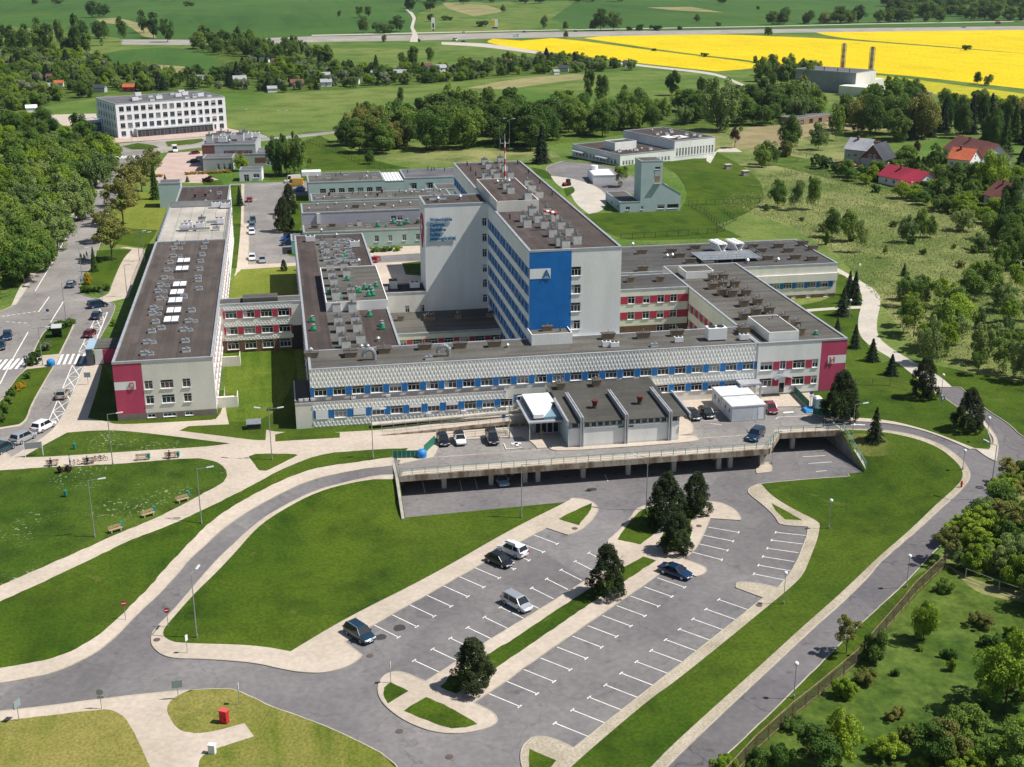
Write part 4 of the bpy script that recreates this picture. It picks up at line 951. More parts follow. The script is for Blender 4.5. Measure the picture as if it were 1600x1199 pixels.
# ================================================================ H wing
b = Bld('east_wing', 'wing with grey roof full of brick vent stacks and a raspberry end panel marked H', (79.8, 197.65, 0))
W_ = 16.4
r1 = [(6.05-1.0, 1.5, [1.65, 12.0-5.0+.9], 2.1), (5.05, 1.5, [4.55, 10.3], 1.1)]
hx = [(1.7, 2.3), (4.7, 1.1), (7.7, 2.3), (10.7, 1.1)]
rows = []
for c, w_ in hx:
    rows.append((4.75, 1.55, [c], w_))
    if c != 4.7: rows.append((1.75, 1.5, [c], w_))
b.face('S', 0, 0, W_, 0, 9.8, creamW, rows, [(11.6, W_, .0, 9.8, redp), (13.0, W_-.02, 5.25, 6.75, creamW)], (.35, gplin))
for z in (4.75, 1.75):
    for a_, c_ in ((2.9,4.1),(5.3,6.5),(8.9,10.1)):
        q = MB().box(-(c_-a_)/2+.02, (c_-a_)/2-.02, -.05, 0, 0, 1.5); q.obj('infill_panel', redw, b.o, ((a_+c_)/2, .005, z))
t = MB().box(-.55,.55,-.04,.05,0,2.2); t.box(-.45,.45,-.06,-.04,.15,1.9,1); t.obj('door', [pvc, gl[0]], b.o, (4.7, 0, .35))
t = MB(); 
for i in range(8): x0, x1 = -1.7+i*.425, -1.7+(i+1)*.425; f = lambda x: .5*(1-(x/1.7)**2); t.hull8([(x0,-1.3,f(x0)),(x1,-1.3,f(x1)),(x1,0,f(x1)),(x0,0,f(x0))],[(x0,-1.3,f(x0)+.08),(x1,-1.3,f(x1)+.08),(x1,0,f(x1)+.08),(x0,0,f(x0)+.08)])
t.obj('door_canopy', gal, b.o, (4.7, -.02, 3.2))
t = MB().box(-1.9, 1.9, -2.6, 0, 0, .35).box(-1.9, -1.6, -2.6, -2.3, -2.9, 0).box(1.6, 1.9, -2.6, -2.3, -2.9, 0); t.obj('side_porch', [alu], b.o, (-1.9, -.01, 3.0))
letters('H', b.o, (13.15, -.15, 5.45), 1.55, lred, 'sign_letter', .05)
wn = lin(11.6, 37.5, 10)
b.face('W', 0, 10.5, 38.6, 0, 9.8, cream, [(z, 1.55, wn, 1.3) for z in (4.9, 1.65)]); 
for z in (4.9, 1.65): b.infill('W', 0, z, 1.55, wn, 1.3, redw, 10.6, 38.5)
b.face('W', 0, 50.5, 56.5, 0, 9.8, cream); b.face('W', 0, 0, 10.5, 0, 9.8, creamW)
b.face('E', W_, 0, 56.5, 0, 9.8, creamW, [(z, 1.5, lin(3, 54, 16), 2) for z in (1.75, 4.75)], [(0, 3, 0, 9.8, redp)]); b.face('N', 56.5, 0, W_, 0, 9.8, creamW)
b.roof(0, W_, 0, 56.5, 9.8, roofG, .22)
for a_ in ((1.6, 45.6, 7.6, 50.8, 1.5), (2.2, 1.0, 7.7, 11.4, 1.7)):
    x0,y0,x1,y1,h = a_; t = MB()
    for q in ((x0,x1,y0,y0+.15),(x0,x1,y1-.15,y1),(x0,x0+.15,y0+.15,y1-.15),(x1-.15,x1,y0+.15,y1-.15)): t.box(*q, 9.5, 9.6+h)
    t.obj('roof_house_wall', creamW, b.o); MB().face([(x0+.1,y0+.1,9.5+h),(x1-.1,y0+.1,9.5+h),(x1-.1,y1-.1,9.5+h),(x0+.1,y1-.1,9.5+h)]).obj('roof_house_roof', roofG, b.o)
Z4 = lambda s: P2(s, 960, 360, 4.2105)
ventpx(b, 'tower', 9.58, Z4("645,330 715,325 645,385 710,375 790,375 705,425 775,435 865,428 850,500 940,488 930,555 1015,545 850,585 1010,610 1110,600 1025,640 1065,632 1215,690 1195,640 850,680"), 1.0)
ventpx(b, 'ac', 9.58, Z4("850,720"), .8); ventpx(b, 'green', 9.58, Z4("1325,688"), .8)
b.done()
b = Bld('rear_east_wing', 'wide dark-roofed wing at the right back with a blue window band and two rooftop chillers', (57.85, 257.1, 0))
W_ = 63.3; cb = [60.4-2.85*i for i in range(14)]
b.face('S', 0, 0, W_, 0, 7.9, cream, [(2.5, 1.45, cb, 2.0), (.25, .55, [61, 56.9, 53.4], .9)], [(20, W_, 0, .95, brown)])
b.infill('S', 0, 2.5, 1.45, cb[:8], 2.0, bluew, None, W_-.8)
t = MB().box(20, W_+.02, -.35, 0, 3.95, 5.7); t.obj('slatted_overhang', cream, b.o)
b.face('E', W_, 0, 24.3, 0, 7.9, cream); b.face('N', 24.3, 0, W_, 0, 7.9, cream); b.roof(0, W_, 0, 24.3, 7.9, roofD, .22, sides='SEN')
ventpx(b, 'brown', 7.68, Z4("375,148 180,155 430,178 910,118 965,145 1080,115 1145,143 1010,195 1190,190 1300,198 500,215 185,268 620,240 1240,100 1305,130 530,125"), 1.0)
ventpx(b, 'steel', 7.68, Z4("1075,205 345,180 380,178 875,215 120,105"), 1.1)
for px, py in ((1121,394),(1147,393)):
    p = b.local(gz(px, py, 7.68)); t = MB()
    for sx in (-1, 1):
        t.hull8([(sx*.3-.1,-3.2,1.0),(sx*.3+.1,-3.2,1.0),(sx*.3+.1,3.2,1.0),(sx*.3-.1,3.2,1.0)],[(sx*1.35-.1,-3.2,2.9),(sx*1.35+.1,-3.2,2.9),(sx*1.35+.1,3.2,2.9),(sx*1.35-.1,3.2,2.9)])
    t.box(-1.45,1.45,-3.2,3.2,2.9,3.05).box(-1.2,1.2,-3.2,3.2,.8,1.0)
    c = t.obj('chiller', pvc, b.o, p, .12); c.scale = (.85, .8, .78)
    fm_ = MB().cyl((0,0,0),(0,0,.22),.62,n=12); fmm = fm_.mesh('fan', [pvc]); 
    for i in range(4):
        for sx in (-.7, .7): link('fan', fmm, c, (sx, -2.4+i*1.6, 3.05))
p = b.local(gz(1134, 404, 7.68)); t = MB().box(-7,7,-4,4,.72,.8)
for x in (-7,-3.5,0,3.5,6.9): t.box(x,x+.1,-4,-3.9,0,.72).box(x,x+.1,3.9,4,0,.72)
for x in (-7,7): t.bar((x,-4,1.8),(x,4,1.8),.05).bar((x,-4,1.3),(x,4,1.3),.05)
t.bar((-7,-4,1.8),(7,-4,1.8),.05); t.bar((-7,-4,1.3),(7,-4,1.3),.05)
for x in lin(-7, 7, 8): t.bar((x,-4,.8),(x,-4,1.8),.05)
t.obj('chiller_platform', gal, b.o, p, .0)
b.done()
# ================================================================ blocks behind the middle block
b = Bld('rear_mint_block', 'low mint-green block with an arched green doorway left of the tower', (5.5, 326.2, 0))
b.face('S', 0, 0, 34, 0, 4.7, mint, [(1.4, 1.7, [18.8, 22.3, 26.0, 29.6], 1.1)]); b.face('W', 0, 0, 9.5, 0, 4.7, mint); b.roof(0, 34, 0, 9.5, 4.7, roofG, .2, sides='SW')
t = MB().box(-1.4,1.4,-.05,.02,0,2.6); t.box(-1,1,-.08,-.05,.1,2.4,1); t.obj('doorway', [pvc, gl[1]], b.o, (34.3, -2.0, 0))
t = MB()
for i in range(8):
    a0, a1 = math.pi*i/8, math.pi*(i+1)/8; f = lambda a, r: (r*math.cos(a), r*math.sin(a))
    (x0,z0),(x1,z1),(x2,z2),(x3,z3) = f(a0,1.7),f(a1,1.7),f(a1,1.95),f(a0,1.95); t.hull8([(x0,-2.6,z0),(x1,-2.6,z1),(x2,-2.6,z2),(x3,-2.6,z3)],[(x0,0,z0),(x1,0,z1),(x2,0,z2),(x3,0,z3)])
t.box(-1.95,-1.7,-2.6,0,-2.4,0); t.obj('arched_canopy', ventG, b.o, (34.3, 0, 2.5))
for x in lin(3, 31, 7): vent(b, random.choice(('brown','brown','white_low','green')), x, random.uniform(3, 7), 4.5, .8)
for x, y in ((19.5,4),(25.5,4.5),(27.5,6.5),(24,7.5),(30.5,6.8)): vent(b, 'green', x, y, 4.5, 1.3)
vent(b, 'block', 14.8, 7, 4.5, .7); vent(b, 'tower', 32.5, 7, 4.5, 1.1)
b.done()
b = Bld('rear_lavender_block', 'slightly taller pale block behind the mint one with fan cowls on a grey roof', (5.5, 335.8, 0))
b.face('S', 0, 0, 34, 0, 7.9, mat('lavender_render', (.42,.42,.47), (.38,.38,.43), .3, .9), [(4.9, 1.3, [24.2, 25.9], 1.4)]); b.face('W', 0, 0, 13, 0, 7.9, creamW); b.face('N', 13, 0, 34, 0, 7.9, creamW)
b.roof(0, 34, 0, 13, 7.9, roofG, .2)
for i in range(13): vent(b, random.choice(('brown','steel','steel','white_low')), 2+i*2.5, random.uniform(3, 11), 7.7, .8)
b.panel('S', 0, 3.8, 4.6, 4.8, 7.6, ventW, .4, 'wall_duct'); b.done()
b = Bld('rear_teal_block', 'small teal lean-to at the left end of the mint block', (2.2, 322, 0))
for f, pl, u in (('S',0,3.2),('N',8,3.2),('W',0,8)): b.face(f, pl, 0, u, 0, 3.6, mat('teal_render', (.18,.40,.38)))
b.roof(0, 3.2, 0, 8, 3.6, roofG, .1); b.done()
b = Bld('rear_pipe_roof_block', 'low grey-roofed block with many small pipes and two little conifers on it', (9, 369, 0))
b.face('S', 0, 0, 41, 0, 4.6, aqua); b.face('W', 0, 0, 12, 0, 4.6, aqua); b.roof(0, 41, 0, 12, 4.6, roofG, .15)
for i in range(22): vent(b, random.choice(('pipe','steel','white_low','redpot','pipe')), 2+i*1.75, random.uniform(2, 11), 4.45, .9)
b.done()
b = Bld('far_aqua_block', 'long pale aqua block with seven wide windows and a grey roof', (8.8, 392, 0))
b.face('S', 0, 0, 23.4, 0, 6, aqua, [(2.1, 1.8, lin(4.4, 21.6, 7), 1.9)]); b.face('W', 0, 0, 16.5, 0, 6, aqua); b.roof(0, 23.4, 0, 16.5, 6, roofG, .15)
for i in range(11): vent(b, random.choice(('steel','pipe','white_low')), random.uniform(1.5, 22), random.uniform(2, 14), 5.85, 1)
t = MB().box(-1.5, 4.5, 12, 16, 5.9, 7.2); t.obj('roof_box', creamW, b.o)
b.done()
b = Bld('far_aqua_block', 'small pale block roofed in white sheet between two longer aqua blocks', (32.3, 392.4, 0))
b.face('S', 0, 0, 6.2, 0, 5.6, aqua); b.roof(0, 6.2, 0, 16, 5.6, roofW, .1)
for i in range(5): MB().box(.9+i*1.1, 1.0+i*1.1, .2, 15.8, 5.5, 5.62).obj('roof_rib', gal, b.o)
b.done()
b = Bld('far_aqua_block', 'aqua block with two windows beside the back of the tower', (38.6, 393.2, 0))
b.face('S', 0, 0, 18, 0, 6.2, aqua, [(2.6, 1.9, [2.6, 7.7], 2.3)]); b.face('W', 0, 0, 16, 0, 6.2, aqua); b.roof(0, 18, 0, 16, 6.2, roofS, .15)
for x in (2, 9, 11, 10, 14): vent(b, 'pipe', x, random.uniform(5, 14), 6, 1.2)
b.done()
b = Bld('sloping_annex', 'small grey-roofed annex tucked against the back of the tower', (47, 380, 0))
b.face('S', 0, 0, 9, 0, 4.8, aqua); b.roof(0, 9, 0, 9, 4.8, roofG, .1); b.done()
# ================================================================ entrance pavilion
b = Bld('entrance_pavilion', 'low pavilion with dark ribbed roof, five white fins and two red-rimmed roof fans', (42.3, 180.6, 0))
W_ = 18.1; fx = [2.1, 9.3, 16.5]
def zroof(y): return 4.15+.045*y if y < 6 else 4.42+.03*(y-6)
hs = []
for a, c in ((2.5, 8.9), (9.7, 16.1)):
    n = 6
    for i in range(n): u0 = a+(c-a)*i/n; hs.append((u0+.08, u0+(c-a)/n-.06, 3.15, 3.95))
hs += [(.5, 1.7, 3.15, 3.95), (16.9, 17.9, 3.15, 3.95)]
b.wall('S', 0, 0, W_, 0, 4.15, creamW, hs, [(0, W_, 3.05, 4.15, mat('teal_frame', (.25,.33,.33)))])
for h in hs: link('window', winmesh(h[1]-h[0], .8, 1, 0, 0), b.o, ((h[0]+h[1])/2, .12, 3.15))
b.wall('W', 0, 0, 16.9, 0, 4.15, aqua); b.wall('E', W_, 0, 16.9, 0, 4.15, creamW)
t = MB()
ys = [-.25, 3, 6, 8.5, 12.5, 16.95]
for i in range(5):
    y0, y1 = ys[i], ys[i+1]; t.face([(0,y0,zroof(y0)),(W_,y0,zroof(y0)),(W_,y1,zroof(y1)),(0,y1,zroof(y1))])
t.face([(0,ys[0],4.0),(W_,ys[0],4.0),(W_,ys[0],zroof(ys[0])),(0,ys[0],zroof(ys[0]))]); t.face([(W_,ys[0],3.9),(W_,16.9,3.9),(W_,16.95,zroof(16.95)),(W_,ys[0],zroof(ys[0]))])
roofP = roofmat('ribbed_dark_roof', (.058,.056,.050), 1, .9, .9)
t.obj('roof', roofP, b.o)
fin = MB()
for s_ in (-.28, .08):
    fin.hull8([(s_,-.45,3.9),(s_+.2,-.45,3.9),(s_+.2,10.8,4.3),(s_,10.8,4.3)],[(s_,-.45,5.05),(s_+.2,-.45,5.05),(s_+.2,10.8,5.35),(s_,10.8,5.35)])
    fin.box(s_, s_+.2, -.45, -.05, 0, 3.9)
fin.box(-.08,.08,-.3,10.6,4.1,4.75)
fmesh = fin.mesh('roof_fin', [alu]); 
for x in fx: link('roof_fin', fmesh, b.o, (x, 0, 0))
f2 = MB().hull8([(-.15,-.5,3.9),(.15,-.5,3.9),(.15,9.5,4.3),(-.15,9.5,4.3)],[(-.15,-.5,4.6),(.15,-.5,4.6),(.15,9.5,5.0),(-.15,9.5,5.0)]).mesh('edge_fin', [alu])
link('edge_fin', f2, b.o, (-.2, 0, 0)); link('edge_fin', f2, b.o, (W_+1.6, 0, 0))
t = MB().face([(W_,-.25,4.14),(W_+1.6,-.25,4.14),(W_+1.6,9.5,4.5),(W_,9.5,4.5)]); t.face([(W_,-.25,4.0),(W_+1.6,-.25,4.0),(W_+1.6,-.25,4.14),(W_,-.25,4.14)]); t.obj('roof_side', roofP, b.o)
for x, y in ((5.5, 5.2), (13.1, 5.6)): vent(b, 'redpot', x, y, zroof(y), 1.15)
for x, y in ((2.0, 14.6), (8.2, 14.8)): vent(b, 'tower', x, y, 4.7, .85)
gs = MB().box(-.45,.45,-.06,-.02,0,.4).mesh('green_sign', [mat('dull_green_sign', (.03,.13,.09))])
for x in (8.5, 10.1): link('green_sign', gs, b.o, (x, 0, 2.75))
b.done()
b = Bld('glass_entrance', 'glazed main entrance under a small bright white roof left of the pavilion', (36.6, 184.0, 0))
t = MB().prism([(1.0,.8),(2.6,.8),(5.68,6.6),(5.68,10.8),(1.0,10.8)], 3.62, 4.25); t.obj('upper_roof', roofW, b.o)
MB().prism([(2.62,.82),(5.66,.82),(5.66,6.5)], 3.3, 3.75).obj('lower_roof', mat('porch_roof_blue', (.16,.26,.32)), b.o)
t = MB().box(0, 5.68, 0, 10.8, 3.05, 3.28); t.obj('canopy', alu, b.o)
for i in range(9): MB().box(.9, .98, 1.2+i*1.05, 2.1+i*1.05, 3.3, 3.9).obj('clerestory_pane', gl[1], b.o)
hh_ = [(1.75+i*.98, 2.68+i*.98, .1, 2.7) for i in range(4)]
b.wall('S', 3.1, 1.6, 5.7, 0, 3.05, mat('teal_frame_dark', (.05,.12,.13)), hh_)
for h in hh_: link('glazed_door', winmesh(.93, 2.6, 1, .2, 0), b.o, ((h[0]+h[1])/2, 3.2, .1))
b.wall('W', 1.6, 3.1, 13.6, 0, 3.05, aqua, [(3.6+i*2, 5.2+i*2, .4, 2.7) for i in range(5)])
for i in range(5): link('window', winmesh(1.6, 2.3, 2, .25, 0), b.o, (1.73, 4.4+i*2, .4), -math.pi/2)
t = MB().box(.15,.3,.15,.3,0,3.05); t.obj('column', alu, b.o); MB().box(2.4,2.5,1.4,1.5,0,1.0).box(2.1,2.8,1.35,1.55,1.0,1.06).obj('ashtray_stand', mat('yellow_paint', (.5,.38,.1)), b.o)
b.done()
st_ = empty('entrance_steps', tuple(gz(777, 684)), 0, 'striped stone steps with handrails at the foot of the access ramp', 'steps')
for k in range(5): MB().box(0, 1.9, k*.3, k*.3+.3, 0, .13*(k+1)).obj('step', stone if k % 2 == 0 else conc, st_)
for x in (-.1, 2.0): MB().bar((x,0,.95),(x,1.5,1.6),.05).bar((x,0,0),(x,0,.95),.05).bar((x,1.5,.6),(x,1.5,1.6),.05).obj('handrail', gal, st_)
# ramp up to the main entrance, in front of the low block
rp = empty('access_ramp', (14.0, 191.0, 0), 0, 'long concrete access ramp on stubby piers with tubular railings', 'ramp')
RL = 23.5
t = MB().hull8([(0,0,-.05),(RL,0,.75),(RL,1.9,.75),(0,1.9,-.05)],[(0,0,.1),(RL,0,1.15),(RL,1.9,1.15),(0,1.9,.1)]); t.obj('ramp_slab', pave, rp)
t = MB().hull8([(0,-.2,-.3),(RL,-.2,.7),(RL,0,.7),(0,0,-.3)],[(0,-.2,.2),(RL,-.2,1.25),(RL,0,1.25),(0,0,.2)]); t.obj('edge_beam', dirt, rp)
t = MB().hull8([(-1.5,3.3,.6),(RL,3.3,1.1),(RL,4.6,1.1),(-1.5,4.6,.6)],[(-1.5,3.3,.75),(RL,3.3,1.3),(RL,4.6,1.3),(-1.5,4.6,.75)]); t.obj('ramp_slab', conc, rp)
pr = MB().box(-.2,.2,0,.4,0,.6).mesh('pier', [conc])
for x in (9, 14, 19, 22.5): link('pier', pr, rp, (x, .2, 0), 0, (1, 1, .2+x*.055))
for y, zb in ((-.1, .15), (1.85, .1), (3.35, .7), (4.55, .7)):
    sl_ = 1.05/RL if y < 2 else .55/RL
    t = MB(); t.bar((0, y, zb+1.0), (RL, y, zb+1.0+sl_*RL), .06).bar((0, y, zb+.55), (RL, y, zb+.55+sl_*RL), .04); t.obj('handrail', gal, rp)
    q = MB().box(-.025,.025,-.025,.025,0,1.0).mesh('baluster', [gal])
    for i in range(13): link('baluster', q, rp, (RL*i/12, y, zb+sl_*RL*i/12))
# ================================================================ deck with the car park below it
dk = Bld('parking_deck', 'concrete parking deck on square columns with rust-stained edge beam', (0, 0, 0), cat='deck')
t = MB(); n = len(DECK); v0 = [(x, y) for x, y in DECK]; t.prism(v0, -.55, -.02); t.obj('deck_slab', conc, dk.o)
def edge(p, q, off, hh, z0, m, nm, wd_=.3):
    p = Vector((*p, 0)); q = Vector((*q, 0)); d = (q-p).normalized(); nrm = Vector((d.y, -d.x, 0)); t = MB()
    a = p+nrm*off; c = q+nrm*off; e = a-nrm*wd_; f = c-nrm*wd_
    t.hull8([(*a[:2],z0),(*c[:2],z0),(*f[:2],z0),(*e[:2],z0)],[(*a[:2],z0+hh),(*c[:2],z0+hh),(*f[:2],z0+hh),(*e[:2],z0+hh)]); return t.obj(nm, m, dk.o)
edge(DECK[0], DECK[1], .32, .95, -.8, dirt, 'edge_beam'); edge(DECK[1], DECK[2], .32, .95, -.8, dirt, 'edge_beam'); edge(DECK[2], DECK[3], .32, .95, -.8, dirt, 'edge_beam')
cm = MB().box(-.35,.35,-.35,.35,L-.1,-.55).box(-.5,.5,-.6,.6,-.85,-.55).mesh('column', [conc])
for px, py in ((693.8,762),(767,757),(820,753),(840,752),(910.7,746),(981,741),(1052,736),(1122,732),(1140,730),(1189,726),(1237,700)):
    p = gz(px, py, L); link('column', cm, dk.o, (p.x, p.y, 0))
for x in (22, 33, 44, 55, 66): link('column', cm, dk.o, (x, 179.2, 0))
bw = MB(); bw.box(14.9, 73, 180.4, 180.7, L-.2, -.02); bw.box(72.8, 87.8, 186.4, 186.7, L-.2, -.02); bw.box(72.6, 72.8, 180.4, 186.7, L-.2, -.02); bw.obj('retaining_wall', stone, dk.o)
for side, (a, c) in enumerate((((14.8, 180.5), (14.75, 165.6)), ((87.7, 186.6), (87.5, 169.8)))):
    t = MB(); x0, y0 = a; x1, y1 = c; ym = 174.1 if side == 0 else 179.5; w_ = .42
    t.box(x0-w_ if side == 0 else x0, x0 if side == 0 else x0+w_, ym, y0, L-.3, .06)
    xa, xb = (x0-w_, x0) if side == 0 else (x0, x0+w_)
    t.hull8([(xa,y1,L-.3),(xb,y1,L-.3),(xb,ym,L-.3),(xa,ym,L-.3)],[(xa,y1,L+.35),(xb,y1,L+.35),(xb,ym,.12),(xa,ym,.12)]); t.obj('wing_wall', stone, dk.o)
dk.done()
def railing(name, pts, label, step=1.95, h=1.05, m=railT, group=None, cat='railing', rails=(1.0, .62, .3), off=.12):
    o = empty(name, pts[0], 0, label, cat, group); t = MB(); base = Vector(pts[0])
    q = MB().box(-.035,.035,-.035,.035,0,h); k = ('rp', h, m.name)
    if k not in WINC: WINC[k] = q.mesh('post', [m])
    for i in range(len(pts)-1):
        a = Vector(pts[i])-base; c = Vector(pts[i+1])-base
        for r in rails: t.bar(a+Vector((0,0,h*r)), c+Vector((0,0,h*r)), .06 if r == 1.0 else .035)
        n = max(1, round((c-a).length/step))
        for j in range(n+(i == len(pts)-2)): link('post', WINC[k], o, a+(c-a)*j/n)
    t.obj('rails', m, o); return o
railing('deck_railing', [(15,174.0,.15),(72.9,174.0,.15),(77,180.0,.15),(87.5,179.5,.15)], 'long teal railing with thin posts along the parking deck edge', 1.95)
railing('wall_railing', [(87.9,179.5,.15),(87.7,169.9,L+.5)], 'short teal railing running down the sloping wing wall on the right', 2.2)
# green mesh screens
def screen(name, p, q, h, label, n=6):
    p = Vector(p); q = Vector(q); o = empty(name, p, 0, label, 'fence panel'); d = (q-p)/n
    for i in range(n):
        t = MB(); a = d*i; c = d*(i+1)-d*.02; t.hull8([a+Vector((0,0,.12)), c+Vector((0,0,.12)), c+Vector((0,.03,.12)), a+Vector((0,.03,.12))], [a+Vector((0,0,h)), c+Vector((0,0,h)), c+Vector((0,.03,h)), a+Vector((0,.03,h))]); t.obj('mesh_panel', grn, o)
        MB().box(-.04,.04,-.04,.04,0,h+.05).obj('post', railT, o, a)
grn = mat('green_mesh', (.03,.19,.12), (.02,.14,.09), 3, .7)
g_ = lambda x, y, z=0: tuple(gz(x, y, z))
screen('green_screen', g_(614,717), g_(655,716), 1.3, 'low green mesh screen on the lawn edge ending at the blue bin')
screen('green_screen', g_(663,710), g_(680,694), 1.5, 'steep green mesh screen between the blue bin and the parked black car')
screen('green_screen', g_(1237,612), g_(1264,640), 1.5, 'green screen running beside the paved strip under the H panel', 5)
screen('green_screen', g_(1270,648), g_(1297,652), 1.2, 'shadowed green screen behind the portable toilet', 4)
railing('fence', [g_(684,689), g_(800,679)], 'thin wire fence behind the three cars parked at the plaza edge', 3, 1.1, gal)
# ================================================================ containers
for (x, y, lab) in ((71.35, 186.5, 'front white site container with a door in its long side'), (71.35, 191.7, 'rear white site container half hidden behind another')):
    c = empty('site_container', (x, y, .02), .0, lab, 'container', 'white containers on the plaza')
    pw = mat('container_panel', (.62,.66,.70), (.56,.60,.64), .8, .5) if y < 190 else pw
    MB().box(0,5.9,0,4.7,.12,2.55).obj('body', pw, c); MB().box(-.06,5.96,-.06,4.76,2.55,2.75).obj('roof', roofC, c)
    for qx in (0, 5.78): MB().box(qx, qx+.13, -.03, .1, 0, 2.6).obj('corner_post', alu, c)
    MB().box(-.02,5.92,-.02,4.72,0,.13).obj('base_frame', alu, c)
    for k in range(11): MB().box(.35+k*.4, .38+k*.4, -.015, 0, .2, 2.5).obj('seam', alu, c) if k < 9 else None
    t = MB().box(4.6,5.5,-.03,0,.15,2.2); t.box(4.65,4.72,-.06,-.03,1.1,1.2,1); t.obj('door', [pvc, dark], c)
    for yy in (1, 3): link('window', winmesh(.8, .9, 1, 0, 0), c, (-.03, yy, 1.3), -math.pi/2)
# ================================================================ other buildings
def boxb(name, label, A, R, depth, h, wm, rm, par=.2, cat='building', z0=0):
    """A = front-left corner, R = front-right corner (world)"""
    A = Vector(A); R = Vector(R); d = R-A; b = Bld(name, label, (A.x, A.y, z0), math.atan2(d.y, d.x), cat); b.W = d.length; b.D = depth; b.H = h
    b.wm = wm
    return b
def plain(b, rm, par=.2, fr=(), wr=(), er=(), fb=(), wb=(), pl=None, nx=2, fm=None):
    b.face('S', 0, 0, b.W, 0, b.H, b.wm, fr, fb, pl, nx, .3, fm); b.face('W', 0, 0, b.D, 0, b.H, b.wm, wr, wb, pl, nx, .3, fm); b.face('E', b.W, 0, b.D, 0, b.H, b.wm, er, (), pl, nx); b.face('N', b.D, 0, b.W, 0, b.H, b.wm)
    b.roof(0, b.W, 0, b.D, b.H, rm, par)
frg = mat('grey_window_frame', (.22,.23,.27), rough=.5)
b = boxb('office_block', 'white four-storey office block with rows of dark square windows at the upper left', (-63.5,544.5), (-20.4,562.7), 27.5, 13.8, wht, roofS)
cw = lin(2.3, b.W-2.3, 15); cd = lin(3, 24.5, 7)
plain(b, roofS, .2, [(z, 1.9, cw, 1.95) for z in (10.6, 7.2, 3.9)]+[(.7, 1.9, [cw[0], cw[-1]], 1.95), (.6, 1.9, [5.4, b.W-5.2], .9)], [(z, 1.8, cd, 1.3) for z in (10.6, 7.2, 3.9, .7)], fm=frg)
t = MB().box(7, b.W-7, -2.6, 0, 2.9, 3.35).box(7, 7.3, -2.6, 0, 0, 2.9).box(b.W-7.3, b.W-7, -2.6, 0, 0, 2.9); t.obj('porch', grey, b.o)
for i in range(20): link('porch_pane', winmesh(1.5, 2.75, 1, .25, i % 2, frg), b.o, (8.2+i*1.58, -2.3, .05))
for i in range(20): vent(b, random.choice(('white_low','white_low','ac')), random.uniform(4, b.W-4), random.uniform(3, 24), 13.6, 1.3)
b.done()
b = boxb('office_lean_to', 'low blue-clad extension on the left side of the white office block', (-75.5,564), (-70,567), 16, 4.2, mat('steel_blue_cladding', (.07,.16,.24)), roofL); plain(b, roofL); b.done()
b = boxb('reception_building', 'grey and brick two-level building crowned with silver air ducts', (-26.1,464.4), (-7.4,463.1), 24, 7.9, grey, roofS)
brk = mat('red_brick', (.24,.105,.085), (.20,.085,.07), 3, .9, fine=.15)
plain(b, roofS, .2, [(4.4, 1.1, [9, 12, 14.6, 16.6], 1.0)], fb=[(-.1, 4.4, 4.6, 7.9, brk), (7.5, 17.5, 4.2, 5.7, brk)])
for i in range(14): vent(b, random.choice(('ac','ac','steel','block')), 2+i*1.2, random.uniform(3, 21), 7.7, 1.5)
t = MB().box(3, 8, 8, 9.2, 8.2, 9).box(6.8, 8, 9.2, 17, 8.2, 9).box(9, 15, 14, 15, 8.3, 9.1); t.obj('air_duct', gal, b.o); b.done()
b = boxb('brick_window_annex', 'low grey flat annex with three narrow windows behind the yellow hedge', (-25.6,454.7), (-15.4,454), 9, 4.7, grey, roofS); plain(b, roofS, .2, [(.4, 2.2, [5.2, 7.2, 9.1], .9)]); b.done()
b = boxb('duct_building_wing', 'low grey side wing with a brick patch near the birch trees', (-12,462), (-1.5,461.3), 14, 4.6, grey, roofS); plain(b, roofS, .2, [(.5, 1.9, [8.6], 1)], fb=[(4, 8, 1.2, 3.2, brk)]); b.done()
b = boxb('gatehouse', 'small white gatehouse with a glazed door and one wide window', (-12.8,431.3), (-5.5,430.6), 6.4, 4.1, wht, roofS); plain(b, roofS, .2, [(.15, 2.3, [2.3], 1.7), (1.3, 1.4, [5.6], 2.1)]); b.done()
b = boxb('industrial_hall', 'long white workshop with low windows and two canopied loading doors', (117.9,429.9), (140.2,438.4), 30, 5.3, creamW, roofD)
b.wm = creamW; cw = lin(1.5, 5.4, 4)+lin(15.5, 21.5, 5)
plain(b, roofB2, .2, [(1.5, 1.6, cw, .8)], [(1.6, 1.7, lin(3, 27, 12), 1.3)]); 
t = MB()
for y0 in (6, 21): t.box(-2.6, 0, y0, y0+6.5, 3.2, 3.5)
t.obj('canopy', alu, b.o)
t = MB().box(4.5, 14, 9.5, 9.7, 5.1, 8).box(4.5, 14, 16, 16.2, 5.1, 8).box(4.5, 4.7, 9.7, 16, 5.1, 8).box(13.8, 14, 9.7, 16, 5.1, 8); t.obj('lantern_wall', creamW, b.o); MB().face([(4.6,9.6,7.7),(13.9,9.6,7.7),(13.9,16.1,7.7),(4.6,16.1,7.7)]).obj('lantern_roof', roofD, b.o)
for i in range(7): vent(b, random.choice(('steel','white_low')), random.uniform(1, 21), random.uniform(2, 9), 5.1, 1)
b.done()
b = boxb('industrial_hall_tall', 'taller flat-roofed hall with thirteen slim windows and two pale roof lights', (140.3,438.6), (157.8,445.3), 31, 8.4, creamW, roofB2)
plain(b, roofB2, .2, [(2.6, 2.9, lin(1.2, 17.6, 13), .75)])
for x, y in ((4, 9), (8.5, 7.5)): MB().box(x-1.8, x+1.8, y-2.6, y+2.6, 8.2, 8.35).obj('roof_light', roofW, b.o)
for i in range(12): vent(b, random.choice(('steel','white_low')), random.uniform(2, 16), random.uniform(3, 28), 8.2, 1)
b.done()
